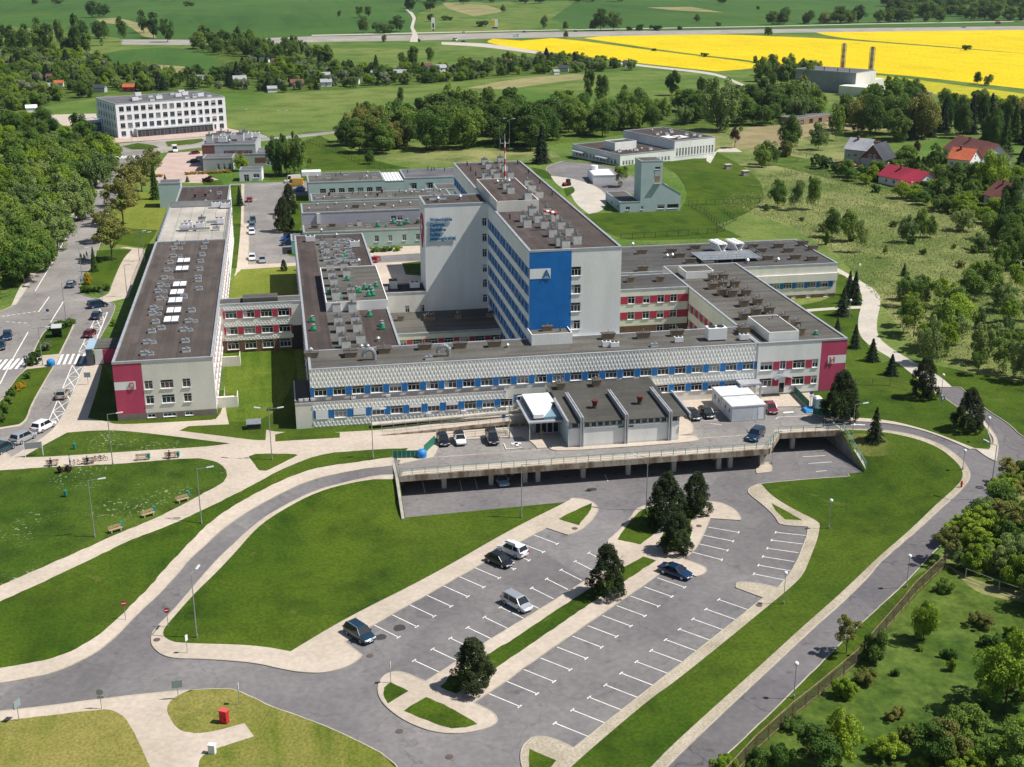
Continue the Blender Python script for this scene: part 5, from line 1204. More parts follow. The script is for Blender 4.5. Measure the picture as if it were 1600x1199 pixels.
b = boxb('white_box_building', 'squat windowless white box building with a white roof tank beside the industrial yard', (100.3,398.1), (107.6,397.4), 12.5, 4.1, wht, roofW); plain(b, roofW, .08)
t = MB().cyl((2,11,4.05),(2,11,5.5),1.2,n=14); t.obj('roof_tank', pvc, b.o); MB().box(-1.6,-.2,-.5,9,0,.8).obj('red_ramp', mat('dull_red_metal', (.22,.05,.04)), b.o); b.done()
b = Bld('hose_tower_building', 'pale aqua building with a tall square tower and a sloping shoulder roof', (98.2, 356.7, 0))
Wd = 18.4
b.wall('S', 0, 0, 6.1, 0, 3.35, aqua, [(1.7, 3, .9, 1.9)]); b.wins('S', 0, [(1.7, 3, .9, 1.9)], 2, 0)
hh = [(11.3, 13.6, .9, 2.2), (14.3, 17.9, .9, 2.2)]
b.wall('S', 0, 6.1, Wd, 0, 5.2, aqua, hh+[(6.3,7.1,.9,1.9)]); b.wins('S', 0, hh+[(6.3,7.1,.9,1.9)], 1, 0)
k = b.mi(aqua)
b.w.face([(12.6,0,5.2),(Wd,0,5.2),(12.6,0,8.6)], k); b.wall('S', 0, 6.1, 12.6, 5.2, 15.15, aqua, [(10.2, 11.9, 12.6, 13.4)]); b.wins('S', 0, [(10.2, 11.9, 12.6, 13.4)], 1, 0)
b.wall('W', 6.1, 0, 7, 3.0, 15.15, aqua); b.wall('E', 12.6, 0, 7, 5, 15.15, aqua); b.wall('N', 7, 6.1, 12.6, 0, 15.15, aqua)
b.wall('W', 0, 0, 17, 0, 3.35, aqua, [(2,3.2,1,2),(9,10.2,1,2)]); b.wall('E', Wd, 0, 9, 0, 5.2, aqua); b.wall('N', 9, 0, Wd, 0, 3.3, aqua)
b.roof(0, 6.1, 0, 17, 3.35, roofG, .1); b.roof(6.1, 12.6, 0, 7, 15.15, roofG, .1)
t = MB().face([(12.6,-.1,8.7),(Wd+.2,-.1,5.2),(Wd+.2,9,5.2),(12.6,9,8.7)]); t.obj('shoulder_roof', alu, b.o)
t = MB().box(10.0, 12.1, -.7, -.02, 8.4, 8.6); t.obj('balcony', alu, b.o); b.panel('S', 0, 10.3, 11.8, 8.6, 10.6, ventB, .04, 'tower_door'); b.panel('S', 0, 10.2, 12, 10.6, 12.6, grey, .05, 'pale_panel')
t = MB().box(0, .2, 13, 14, 3.2, 4); b.done()
p = gz(1271, 134, 0)
b = boxb('boiler_house', 'big grey-sided boiler house with two tall lattice chimneys behind it', (300.5,634.9), (318,648), 36, 10, cream, roofS)
b.wm = cream; b.face('S', 0, 0, b.W, 0, 11, cream); b.face('W', 0, 0, 36, 0, 11, mat('slate_cladding', (.27,.30,.31), (.23,.26,.27), .3, .7)); b.face('N', 36, 0, b.W, 0, 11, cream); b.face('E', b.W, 0, 36, 0, 11, cream); b.roof(0, b.W, 0, 36, 11, roofS, .1)
t = MB().box(b.W, b.W+14, 2, 20, 0, 5.5).box(-10, 0, -12, 4, 0, 5).box(2, 10, -12, -.02, 0, 4.2); t.obj('side_annex', cream, b.o)
for x, y in ((1, 5), (1, 12), (1, 20), (1, 27)): vent(b, 'pipe', x+1, y, 10.9, 2)
b.done()
chm = mat('rusty_chimney', (.25,.15,.10), (.42,.38,.33), .35, .8, lo=.45, hi=.55)
for (x, y, hgt), lab in (((339.5,698.7,17), 'right rusty lattice chimney nearest the boiler house gable'), ((352,764,14.5), 'left rusty lattice chimney further back behind the roof')):
    c = empty('lattice_chimney', (x, y, 0), 0, lab, 'chimney', 'lattice chimneys')
    MB().cyl((0,0,0),(0,0,hgt*1.12),1.1,.95,n=12).obj('flue', chm, c); t = MB(); H_ = hgt*1.1
    for i in range(8):
        z0, z1 = H_*i/8, H_*(i+1)/8
        for a in range(4):
            p0 = Vector((1.6*math.cos(a*math.pi/2+.78), 1.6*math.sin(a*math.pi/2+.78), z0)); q0 = Vector((1.6*math.cos(a*math.pi/2+2.35), 1.6*math.sin(a*math.pi/2+2.35), z1))
            t.bar(p0, q0, .14); t.bar(p0, (p0.x, p0.y, z1), .16)
    t.obj('lattice', chm, c)
b = boxb('garage_row', 'long low row of garages with dark openings under the trees', (243.5,560), (290,585), 7, 3, ventB, roofS); 
def longb(name, lab, pa, pb, depth, h, wm, rm, **k):
    A = G(*pa); R = G(*pb); b = boxb(name, lab, A[:2], R[:2], depth, h, wm, rm); plain(b, rm, .08, **k); b.done(); return b
bpy.data.objects.remove(b.o)
longb('garage_row', 'long low row of garages with dark openings under the trees', (1243,197), (1300,190), 9, 3.2, ventB, roofS, fr=[(.6, 1.6, [4, 10, 16, 22], 2.4)], fm=dark)
longb('storage_shed', 'flat shed with pale walls among the trees right of the boiler house', (1410,160), (1456,157), 14, 4, ventB, roofS)
longb('storage_shed', 'dark flat-roofed shed at the foot of the fading rapeseed', (1505,178), (1580,174), 12, 3, mat('dark_shed_wall', (.06,.06,.06)), roofL)
# ---- houses
HUTS = []
def house(name, label, A, R, depth, eh, rh, wm, rm, gable='x', ov=.5, wins=3, chim=1, loc_z=0, gm=None):
    A = Vector(A); R = Vector(R); d = R-A; W = d.length; HUTS.append(((A.x+R.x)/2, (A.y+R.y)/2, W/2+1, eh))
    b = Bld(name, label, (A.x, A.y, loc_z), math.atan2(d.y, d.x), 'house')
    cs = lin(W*.2, W*.8, wins) if wins > 1 else [W/2]; cd = lin(depth*.25, depth*.75, 2)
    b.face('S', 0, 0, W, 0, eh, wm, [(.9+2.7*f, 1.2, cs, 1.1) for f in range(int(eh//2.6))], nx=2); b.face('N', depth, 0, W, 0, eh, wm)
    b.face('W', 0, 0, depth, 0, eh, wm, [(.9, 1.2, cd, 1)], nx=2); b.face('E', W, 0, depth, 0, eh, wm, [(.9+2.7*f, 1.2, cd, 1) for f in range(int(eh//2.6))], nx=2)
    g = gm or wm; t = MB(); r = MB(); th = .18
    if gable == 'x':
        t.face([(0,0,eh),(0,depth/2,eh+rh),(0,depth,eh)][::-1]); t.face([(W,0,eh),(W,depth,eh),(W,depth/2,eh+rh)])
        s_ = rh/(depth/2)
        for y0, y1, za in ((-ov, depth/2, eh-ov*s_), (depth+ov, depth/2, eh-ov*s_)):
            r.hull8([(-ov,y0,za),(W+ov,y0,za),(W+ov,y1,eh+rh),(-ov,y1,eh+rh)],[(-ov,y0,za+th),(W+ov,y0,za+th),(W+ov,y1,eh+rh+th),(-ov,y1,eh+rh+th)])
        b.w.face([(0,0,eh),(0,depth,eh),(0,depth/2,eh+rh)][::-1] , b.mi(g)); b.w.face([(W,0,eh),(W,depth,eh),(W,depth/2,eh+rh)], b.mi(g))
        b.wins('E', W+.2, [(depth/2-.5, depth/2+.5, eh+.3, eh+1.4)], 2)
    else:
        s_ = rh/(W/2)
        for x0, x1, za in ((-ov, W/2, eh-ov*s_), (W+ov, W/2, eh-ov*s_)):
            r.hull8([(x0,-ov,za),(x1,-ov,eh+rh),(x1,depth+ov,eh+rh),(x0,depth+ov,za)],[(x0,-ov,za+th),(x1,-ov,eh+rh+th),(x1,depth+ov,eh+rh+th),(x0,depth+ov,za+th)])
        b.w.face([(0,0,eh),(W,0,eh),(W/2,0,eh+rh)], b.mi(g)); b.w.face([(0,depth,eh),(W,depth,eh),(W/2,depth,eh+rh)][::-1], b.mi(g))
        b.wins('S', -.2, [(W/2-1.3, W/2-.4, eh+.3, eh+1.5), (W/2+.4, W/2+1.3, eh+.3, eh+1.5)], 2)
    ro = r.obj('roof', rm, b.o)
    for i in range(chim):
        c = MB().box(-.35,.35,-.35,.35,0,1.9); c.box(-.45,.45,-.45,.45,1.9,2.05)
        o = c.obj('chimney', brk, ro, (W*(.35+.3*i), depth*.42, eh+rh*.8-.5) if gable == 'x' else (W*.4, depth*(.5+.15*i), eh+rh*.75-.4))
    b.done(); return b
tileR = roofmat('red_metal_roof', (.30,.025,.05), 0, .5, .93); tileO = roofmat('orange_tiles', (.40,.10,.045), 0, .4, .9); tileB = roofmat('maroon_tiles', (.155,.06,.052), 0, .4, .9); tileG = roofmat('grey_slates', (.30,.31,.34), 0, .5, .9); tileK = roofmat('black_slates', (.045,.05,.06), 0, .5, .9)
gg = lambda x, y: G(x, y)[:2]
def H2(nm, lab, pl, pr, depth, *a, **k): return house(nm, lab, gg(*pl), gg(*pr), depth, *a, **k)
H2('detached_house', 'tall grey house with a silver slate roof', (1318,258), (1352,262), 10, 6.2, 3.2, grey, tileG, chim=1)
H2('detached_house', 'house with black gabled roof and a brown timber gable', (1344,266), (1378,270), 11, 4.6, 4.6, grey, tileK, gable='y', chim=2, gm=brk)
H2('detached_house', 'bungalow under a long crimson metal roof', (1372,286), (1432,300), 9, 2.8, 3.0, wht, tileR, wins=4)
H2('porch_roof', 'little crimson porch roof in front of the crimson bungalow', (1400,299), (1418,302), 4, 2.0, .6, wht, tileR, wins=1, chim=0)
H2('detached_house', 'large white house with a maroon tiled roof behind the orange one', (1472,252), (1532,268), 12, 4.6, 4.4, wht, tileB)
H2('detached_house', 'white two-storey house with a bright orange tiled roof', (1478,274), (1512,278), 10, 5.9, 3.0, wht, tileO)
H2('detached_house', 'house with a dull brown roof half hidden by trees at the right edge', (1536,322), (1566,330), 10, 3.4, 3.8, cream, tileB)
H2('detached_house', 'house corner with an orange roof cut by the right edge of the frame', (1590,368), (1640,380), 9, 3.2, 3, wht, tileO)
# allotment huts
hut = [(50,176,4,2,'creamW','s','small white flat hut with a pale roof beside the car park'),(155,145,5,2.3,'grey','tileK','dark-grey-roofed hut left of the red one'),(201,144,5,2.4,'redw','tileO','allotment hut with a bright red-orange roof above the office block'),
(80,127,5,2.2,'cream','tileB','hut with a rust roof near the left edge'),(128,126,5,2.2,'cream','tileB','rust-roofed hut among dense bushes'),(92,136,4,2,'cream','tileO','small orange-roofed hut below the rust ones'),(44,128,4,2,'wht','tileK','black-roofed white hut at the far left'),(76,142,6,2,'aqua','tileG','teal-walled hut half buried in shrubs'),
(430,102,5,2.3,'wht','tileB','dark red-roofed white hut at the top of the allotments'),(412,100,5,2.3,'wht','tileK','tiny white hut left of the dark red roof'),(508,124,5,2.2,'grey','tileG','small hut with a grey roof at the allotment edge'),(510,136,5,2.4,'wht','tileG','white hut with a pale metal roof at the allotment fence'),(465,136,6,2,'brown','tileB','long brown hut at the allotment fence'),(426,145,4,2,'wht','tileG','white shed in the allotment corner'),
(552,132,5,2.2,'wht','tileK','black-roofed hut beside white sheeting'),(598,120,4,3,'brown','tileK','steep dark hut like a tent'),(585,120,4,2.2,'aqua','tileG','pale blue hut left of the steep dark one'),(625,120,6,2,'grey','tileG','flat grey hut in the middle of the allotments'),(668,110,5,2.4,'wht','tileB','pink-walled hut with a dark red roof'),(690,113,6,2.4,'wht','tileG','white hut with a pale roof next to the pink one'),
(740,103,4,2.2,'cream','tileB','rust-roofed hut at the right of the allotments'),(845,98,5,2.2,'cream','tileR','raspberry-roofed hut near the rapeseed'),(805,101,5,2,'cream','tileO','orange-roofed hut left of the raspberry roof'),(880,113,5,2.3,'aqua','tileK','dark hut with blue side near the meadow'),(985,105,6,2.2,'wht','tileK','white hut with a dark roof at the end of the hedge'),(870,117,3,1.8,'wht','tileG','small pale blue box hut'),
(75,57,8,2.5,'wht','tileG','pale roadside hut under the tall poplars'),(35,66,7,2.5,'cream','tileB','low farm shed at the top left'),(330,77,5,2,'wht','tileG','pale hut by the distant road'),(475,80,5,2.4,'wht','tileG','pale hut on the dark tree line'),(310,131,8,2,'brown','tileG','flat dark shed by the field corner'),(375,130,6,2,'wht','tileG','low white shed behind the office block')]
for px, py, wd_, eh, wm_, rm_, lab in hut:
    A = G(px, py); a = random.uniform(-.5, .3); c_, s_ = math.cos(a)*wd_*.6, math.sin(a)*wd_*.6
    house('allotment_hut', lab, (A.x-c_, A.y-s_), (A.x+c_, A.y+s_), wd_*.8, eh*1.1, wd_*.28, globals()[wm_], globals().get(rm_, roofW), wins=1, chim=0, ov=.3)
# ================================================================ painted markings
def marks(name, segs, w=.14, up=False, z=None, dz=.012):
    o = empty(name, (0, 0, 0)); o['kind'] = 'structure'
    for s in segs:
        a = G(*s[0], up) if not isinstance(s[0], Vector) else s[0]; c = G(*s[1], up) if not isinstance(s[1], Vector) else s[1]
        d = (c-a); n = max(1, int(d.length/6)); nr = Vector((-d.y, d.x, 0)).normalized()*(s[2] if len(s) > 2 else w)/2; t = MB()
        for i in range(n):
            p = a+d*i/n; q = a+d*(i+1)/n
            if z is None:
                p.z = hz(p.x, p.y); q.z = hz(q.x, q.y)
            else: p.z = q.z = z
            e = Vector((0, 0, dz)); t.face([p-nr+e, q-nr+e, q+nr+e, p+nr+e])
        t.obj('line', white, o)
    return o
def bays(name, s0, e0, s1, e1, tee=1, extra=(), n=None):
    a, c, e, f = G(*s0), G(*e0), G(*s1), G(*e1); n = n or max(1, round((e-a).length/3.12)); S = []
    for i in range(n+1):
        p = a+(e-a)*i/n; q = c+(f-c)*i/n; S.append((p, q))
        r = (e-a).normalized()*.34; h_ = q if tee else p; S.append((h_-r, h_+r, .17))
    return marks(name, S, .13, z=L)
bays('bay_markings', (585,977), (623,996), (834,836), (871,850)); bays('bay_markings', (688,1051), (647,1032), (951,880), (920,864))
bays('bay_markings', (764,1084), (812,1104), (1027,903), (1070,918)); bays('bay_markings', (919,1151), (867,1130), (1169,953), (1123,937))
bays('bay_markings', (1107,824), (1154,832), (1082,863), (1128,875), n=3); bays('bay_markings', (1260,837), (1212,832), (1228,907), (1178,897), n=5)
marks('bay_markings', [((660,752),(664,770)),((718,750),(722,768)),((742,748),(746,764)),((945,742),(950,752)),((1254,714),(1290,712)),((1263,724.5),(1300,722)),((1275,737),(1292,735.5))], .13, z=L)
X = []
def hatch(p0, p1, q0, q1, n):
    for i in range(n):
        a = [(p0[0]+(p1[0]-p0[0])*k/n, p0[1]+(p1[1]-p0[1])*k/n) for k in (i, i+1)]; c = [(q0[0]+(q1[0]-q0[0])*k/n, q0[1]+(q1[1]-q0[1])*k/n) for k in (i, i+1)]
        X.extend([(a[0], c[1]), (c[0], a[1]), (a[0], c[0]), (a[0], a[1])])
hatch((75,661), (113,571), (95,662), (132,570), 5); hatch((123,551), (156,483), (143,551), (168,488), 5)
marks('bus_bay_markings', X, .16); marks('road_edge_line', [((95,662),(132,570)), ((143,551),(168,488)), ((79,504),(94,480)), ((94,480),(100,470)), ((0,600),(19,563)), ((19,563),(44,519)), ((60,488),(77,464)), ((143,294),(88,400)), ((88,400),(55,455))], .22)
marks('zebra_crossing', [((91+i*8.6,570-i*.3),(98+i*8.6,554-i*.3),.5) for i in range(5)]); marks('zebra_crossing', [((-22+i*9.3,580-i*.6),(-8+i*9.3,563-i*.6),.6) for i in range(7)])
marks('zebra_crossing', [((176+i*5.2,248.4-i*.25),(182+i*5.2,244.6-i*.25),.8) for i in range(9)])
marks('give_way_line', [((3+i*8,494.5-i*1.1),(8+i*8,493.8-i*1.1),.3) for i in range(7)]); marks('give_way_line', [((10+i*9,503+i*.6),(15+i*9,503.3+i*.6),.25) for i in range(4)])
def up0(l): return [(gz(*a), gz(*c), *r) for a, c, *r in l]
marks('disabled_bay_marking', up0([((787,693),(791,702)),((791,702),(816,700)),((799,694),(814,693),.7),((805,691),(809,697),.5)]), .13, z=.12-.1+.01)
marks('disabled_bay_marking', up0([((1212,655),(1216,652)),((1216,652),(1262,650)),((1224,645),(1240,644),.6),((1110,662),(1128,664)),((1100,658),(1122,656))]), .13)
marks('lane_arrow', up0([((1334,663.5),(1352,664),.35),((1330,663.5),(1336,662.5),.3),((1330,663.5),(1336,664.6),.3)])); marks('lane_arrow', [((292,901),(300,893),.3),((296,893),(300,893),.25)])
marks('parking_corner_line', [((-5,728),(20,716)),((20,716),(10,714))], .2)
mh = MB().cyl((0,0,0),(0,0,.03),.42,n=14)
mhm = mh.mesh('manhole_cover', [mat('cast_iron', (.09,.075,.065), (.12,.09,.075), 5, .8)])
man = [(624,1143,'manhole in the asphalt below the parking island'),(702,1183,'manhole at the bottom edge of the road'),(92,1078,'manhole in the road at lower left'),(245,1001,'manhole in the pavement corner by the no-entry sign'),(1092,823,'manhole in the paving by the pine trees'),(898,827,'manhole in the paving tongue left of the aisle'),(1186,947,'manhole on the paving by the last bays'),(578,1025,'square drain beside the dark blue car')]
for px, py, lab in man:
    p = G(px, py); o = link('manhole_cover', mhm, None, (p.x, p.y, p.z+(.10 if lab.find('pav') > 0 or lab.find('paving') > 0 else .005))); tag(o, lab, 'manhole', 'manhole covers')
for k, (px, py, r) in enumerate(((624,981,1.0),(594,996,.9),(925,765,.9),(918,767,.5))):
    p = G(px, py); t = MB(); pts = [(p.x+r*random.uniform(.7,1.1)*math.cos(a*.7), p.y+r*random.uniform(.6,1)*math.sin(a*.7)) for a in range(9)]
    t.face([(x, y, L+.008) for x, y in pts]); o = t.obj('oil_stain', mat('oil_stain', (.05,.047,.05)) if k == 0 else bpy.data.materials['oil_stain']); o['kind'] = 'structure'
# ================================================================ cars
tyre = mat('tyre_rubber', (.018,.018,.02), rough=.8); rim = mat('alloy_rim', (.5,.5,.52), rough=.3, metal=.7); lampw = mat('headlamp_glass', (.75,.78,.8), rough=.1); lampr = mat('tail_lamp', (.35,.01,.01), rough=.2); plate = mat('number_plate', (.75,.75,.72))
cgl = glass('car_glass', (.012,.018,.022), .04); blk = mat('black_trim', (.015,.015,.017), rough=.5)
def carpaint(n, c, m=.35):
    x = mat('paint_'+n, c, rough=.28, metal=m, spec=.6); x.node_tree.nodes['Principled BSDF'].inputs['Coat Weight'].default_value = .8; return x
PT = {k: carpaint(k, *v) for k, v in {'white': ((.78,.79,.80), 0), 'silver': ((.50,.53,.57), .5), 'black': ((.008,.009,.012), .2), 'navy': ((.006,.035,.10), .3), 'darkblue': ((.012,.045,.08), .3), 'red': ((.45,.015,.04), .1), 'maroon': ((.16,.01,.025), .2), 'steelblue': ((.10,.17,.25), .4), 'teal': ((.02,.07,.10), .4), 'skyblue': ((.25,.38,.50), .3), 'yellow': ((.75,.42,.05), 0), 'blue': ((.01,.09,.35), .2), 'beige': ((.45,.40,.36), .4)}.items()}
SH = {  # length, width, body height, roof height, bonnet end, screen top, roof end, tail bottom, tail z
 'hatch': (4.1, 1.75, .88, 1.48, 1.05, .38, -1.35, -1.95, .95), 'suv': (4.6, 1.86, 1.02, 1.68, 1.15, .52, -1.75, -2.2, 1.08), 'sedan': (4.7, 1.82, .88, 1.42, 1.1, .35, -.85, -1.65, .98),
 'mpv': (4.5, 1.82, .95, 1.66, 1.35, .72, -1.85, -2.15, 1.0), 'van': (5.6, 2.0, 1.25, 2.5, 2.0, 1.5, -2.65, -2.75, 1.3)}
CM = {}
def carparts(kind):
    if kind in CM: return CM[kind]
    Lc, W, hb, hr, xb, xs, xr, xt, zt = SH[kind]; h = Lc/2; w = W/2
    b = MB(); b.smooth = False
    st = [(-h, .80, .42, zt-.22), (-h+.12, .94, .28, zt-.04), (-h+.5, 1, .22, zt), (xr+.4, 1, .2, hb+.03), (0, 1, .2, hb), (xb, 1, .2, hb-.02), (h-.55, .98, .22, hb-.16), (h-.14, .90, .26, hb-.30), (h, .72, .36, hb-.42)]
    rings = []
    for x, f, z0, z1 in st:
        ww = w*f; zm = z0+(z1-z0)*.62
        rings.append([(x,-ww*.90,z0),(x,-ww,z0+.18),(x,-ww,zm),(x,-ww*.93,z1-.04),(x,-ww*.80,z1),(x,0,z1+.03),(x,ww*.80,z1),(x,ww*.93,z1-.04),(x,ww,zm),(x,ww,z0+.18),(x,ww*.90,z0)])
    base = 0
    for r in rings: b.v += r
    n = 11
    for i in range(len(rings)-1):
        for j in range(n):
            q = (j+1) % n; b.f.append((i*n+j, i*n+q, (i+1)*n+q, (i+1)*n+j)); b.m.append(0)
    b.f.append(tuple(range(n-1, -1, -1))); b.m.append(0); b.f.append(tuple((len(rings)-1)*n+j for j in range(n))); b.m.append(0)
    g = MB(); wt = w*.74; wb = w*.90
    lo = [(xt+.1 if kind != 'sedan' else xt, -wb, zt-.02), (xb+.02, -wb, hb-.02), (xb+.02, wb, hb-.02), (xt+.1 if kind != 'sedan' else xt, wb, zt-.02)]
    hi = [(xr, -wt, hr-.05), (xs, -wt, hr-.07), (xs, wt, hr-.07), (xr, wt, hr-.05)]
    g.hull8(lo, hi)
    r = MB(); r.hull8([(xr-.03,-wt-.02,hr-.06),(xs+.03,-wt-.02,hr-.08),(xs+.03,wt+.02,hr-.08),(xr-.03,wt+.02,hr-.06)], [(xr+.08,-wt*.85,hr),(xs-.15,-wt*.85,hr-.005),(xs-.15,wt*.85,hr-.005),(xr+.08,wt*.85,hr)])
    for s in (-1, 1):   # pillars
        for (p, q) in ((lo[1], hi[1]), (lo[0], hi[0])):
            r.bar((p[0], s*abs(p[1])*1.005, p[2]), (q[0], s*abs(q[1])*1.01, q[2]+.02), .07)
        xm = (xs+xr)/2-.1; r.bar((xm, s*wb*1.005, hb), (xm, s*wt*1.01, hr-.05), .07)
        if kind in ('suv', 'mpv', 'hatch', 'van'): r.hull8([(xt+.1, s*wb*1.01-.02, zt),(xt+.55, s*wb*1.01-.02, zt),(xt+.55, s*wb*1.01+.02, zt),(xt+.1, s*wb*1.01+.02, zt)], [(xr, s*wt-.02, hr-.05),(xr+.3, s*wt-.02, hr-.05),(xr+.3, s*wt+.03, hr-.05),(xr, s*wt+.03, hr-.05)])
    if kind == 'van': r.hull8([(-2.7,-.98,1.2),(.6,-.98,1.2),(.6,.98,1.2),(-2.7,.98,1.2)], [(-2.6,-.9,2.5),(.7,-.9,2.5),(.7,.9,2.5),(-2.6,.9,2.5)])
    wh = MB().cyl((0,-.11,0),(0,.11,0),.33,n=16); rm_ = MB().cyl((0,-.125,0),(0,.125,0),.21,n=12)
    hl = MB().box(-.12,.04,-.2,.2,-.07,.07); mr_ = MB().box(-.1,.08,-.1,.1,-.06,.08); pl = MB().box(-.02,.02,-.26,.26,-.055,.055)
    CM[kind] = (b, g, r, wh, rm_, hl, mr_, pl); return CM[kind]
CARM = {}
def car(kind, col, a, c, label, up=False, deck=0.0, extra=None, cat='car', group='parked cars', loc=None, parts=True):
    if loc is None:
        pa, pc = G(*a, up), G(*c, up); p = (pa+pc)/2; rz = math.atan2(pc.y-pa.y, pc.x-pa.x); z = (hz(p.x, p.y) if not up else 0)+deck
    else: p = loc[0]; rz = loc[1]; z = loc[2]
    o = empty('parked_car' if cat == 'car' else cat.replace(' ', '_'), (p.x, p.y, z+.01), rz, label, cat, group)
    b, g, r, wh, rm_, hl, mr_, pl = carparts(kind); Lc, W, hb, hr = SH[kind][:4]; k = (kind, col)
    if k not in CARM: CARM[k] = (b.mesh('body', [PT[col]]), r.mesh('roof', [PT[col]]), g.mesh('windows', [cgl]), wh.mesh('wheel', [tyre]), rm_.mesh('rim', [rim]), hl.mesh('headlight', [lampw]), hl.mesh('tail_light', [lampr]), mr_.mesh('mirror', [PT[col]]), pl.mesh('number_plate', [plate]))
    m = CARM[k]; link('body', m[0], o); link('roof', m[1], o); link('windows', m[2], o)
    for x in (Lc*.30, -Lc*.30):
        for y in (-1, 1): q = link('wheel', m[3], o, (x, y*(W/2-.10), .33)); link('rim', m[4], q)
    if parts:
        for y in (-1, 1):
            link('headlight', m[5], o, (Lc/2-.10, y*W*.31, hb-.36)); link('tail_light', m[6], o, (-Lc/2+.06, y*W*.36, SH[kind][8]-.2)); link('mirror', m[7], o, (SH[kind][4]-.25, y*(W/2+.06), hb+.02))
        link('number_plate', m[8], o, (Lc/2-.01, 0, .45)); link('number_plate', m[8], o, (-Lc/2, 0, .6))
    if extra == 'box':
        t = MB().hull8([(-1.2,.05,0),(.9,.05,0),(.9,.7,0),(-1.2,.7,0)],[(-1.1,.1,.32),(.6,.12,.3),(.6,.64,.3),(-1.1,.66,.32)]); t.obj('roof_box', PT['white'], o, (0, 0, hr+.02))
    if extra == 'panoramic': MB().box(-1.3,.3,-.55,.55,0,.012).obj('glass_roof', cgl, o, (0, 0, hr-.005))
    if extra == 'blackroof': MB().box(-1.35,.35,-.66,.66,0,.015).obj('black_roof_panel', blk, o, (0, 0, hr-.008))
    if extra == 'rails' :
        for y in (-.6, .6): MB().box(-1.7,.45,y-.03,y+.03,0,.06).obj('roof_rail', rim, o, (0, 0, hr-.01))
    if extra == 'door': MB().hull8([(0,0,.3),(.6,.75,.3),(.57,.8,.3),(-.03,.05,.3)],[(0,0,.9),(.6,.7,.9),(.57,.75,.9),(-.03,.05,.9)]).obj('open_door', PT[col], o, (-.4, W/2-.1, 0))
    return o
car('suv','darkblue',(544,984),(581,1008),'dark blue estate car with roof rails, alone in the nearest parking row', extra='rails')
car('hatch','black',(762,873),(800,889),'black car parked beside the white car with a roof box')
car('suv','white',(820,873),(782,857),'white car with a roof box and dark glass roof', extra='box')
car('mpv','silver',(790,938),(826,958),'silver people carrier in the bay row next to the grass median')
car('sedan','navy',(1034,891),(1078,906),'dark blue saloon by the paving at the top of the right row')
car('hatch','black',(688,683),(697,702),'black car next to the green screen on the plaza', up=True, deck=.03)
car('hatch','white',(715,682),(722,700),'white car with a black roof on the plaza', up=True, deck=.03, extra='blackroof')
car('mpv','black',(765,680),(773,699),'dark car by the disabled bay on the plaza', up=True, deck=.03)
car('sedan','black',(1073,645),(1090,659),'black car by the pavilion steps, left of its pair', up=True, deck=.03)
car('hatch','black',(1096,643),(1112,657),'black car right beside the white site container', up=True, deck=.03)
car('hatch','maroon',(1199,637),(1209,649),'dark maroon car peeping from behind the front container', up=True, deck=.03)
car('suv','navy',(1190,676),(1171,694),'dark blue car driving along the deck near the railing corner', up=True, deck=.03, group='cars on the move')
q = gz(783,755,L); car('hatch','skyblue',None,None,'pale blue car in the shade under the deck', loc=(q, -1.45, L))
q = gz(1158,714,L); car('sedan','silver',None,None,'silver car under the right end of the deck', loc=(q, 0.1, L))
car('suv','white',(55,678),(82,664),'white hatchback, first of the row of three by the plaza corner'); car('suv','silver',(22,696),(52,682),'silver car behind the white one by the plaza corner'); car('suv','teal',(-10,713),(19,698),'dark car cut by the left edge of the frame, last of the three')
car('hatch','beige',(94,627),(103,614),'silver car stopped on the hatched strip with a door open', extra='door', group='cars on the move')
car('hatch','maroon',(133,532),(149,518),'maroon car on the hatched strip beside the canopy'); car('hatch','navy',(146,504),(157,490),'navy car at the top of the hatched strip'); car('mpv','navy',(140,482),(166,478),'navy people carrier standing across the junction', group='cars on the move')
car('hatch','steelblue',(106,455),(117,441),'blue-grey car driving down the avenue', group='cars on the move'); car('hatch','navy',(14,517),(10,541),'dark blue car, upper of two at the left edge'); car('hatch','darkblue',(4,533),(-1,556),'dark car, lower of two at the left edge')
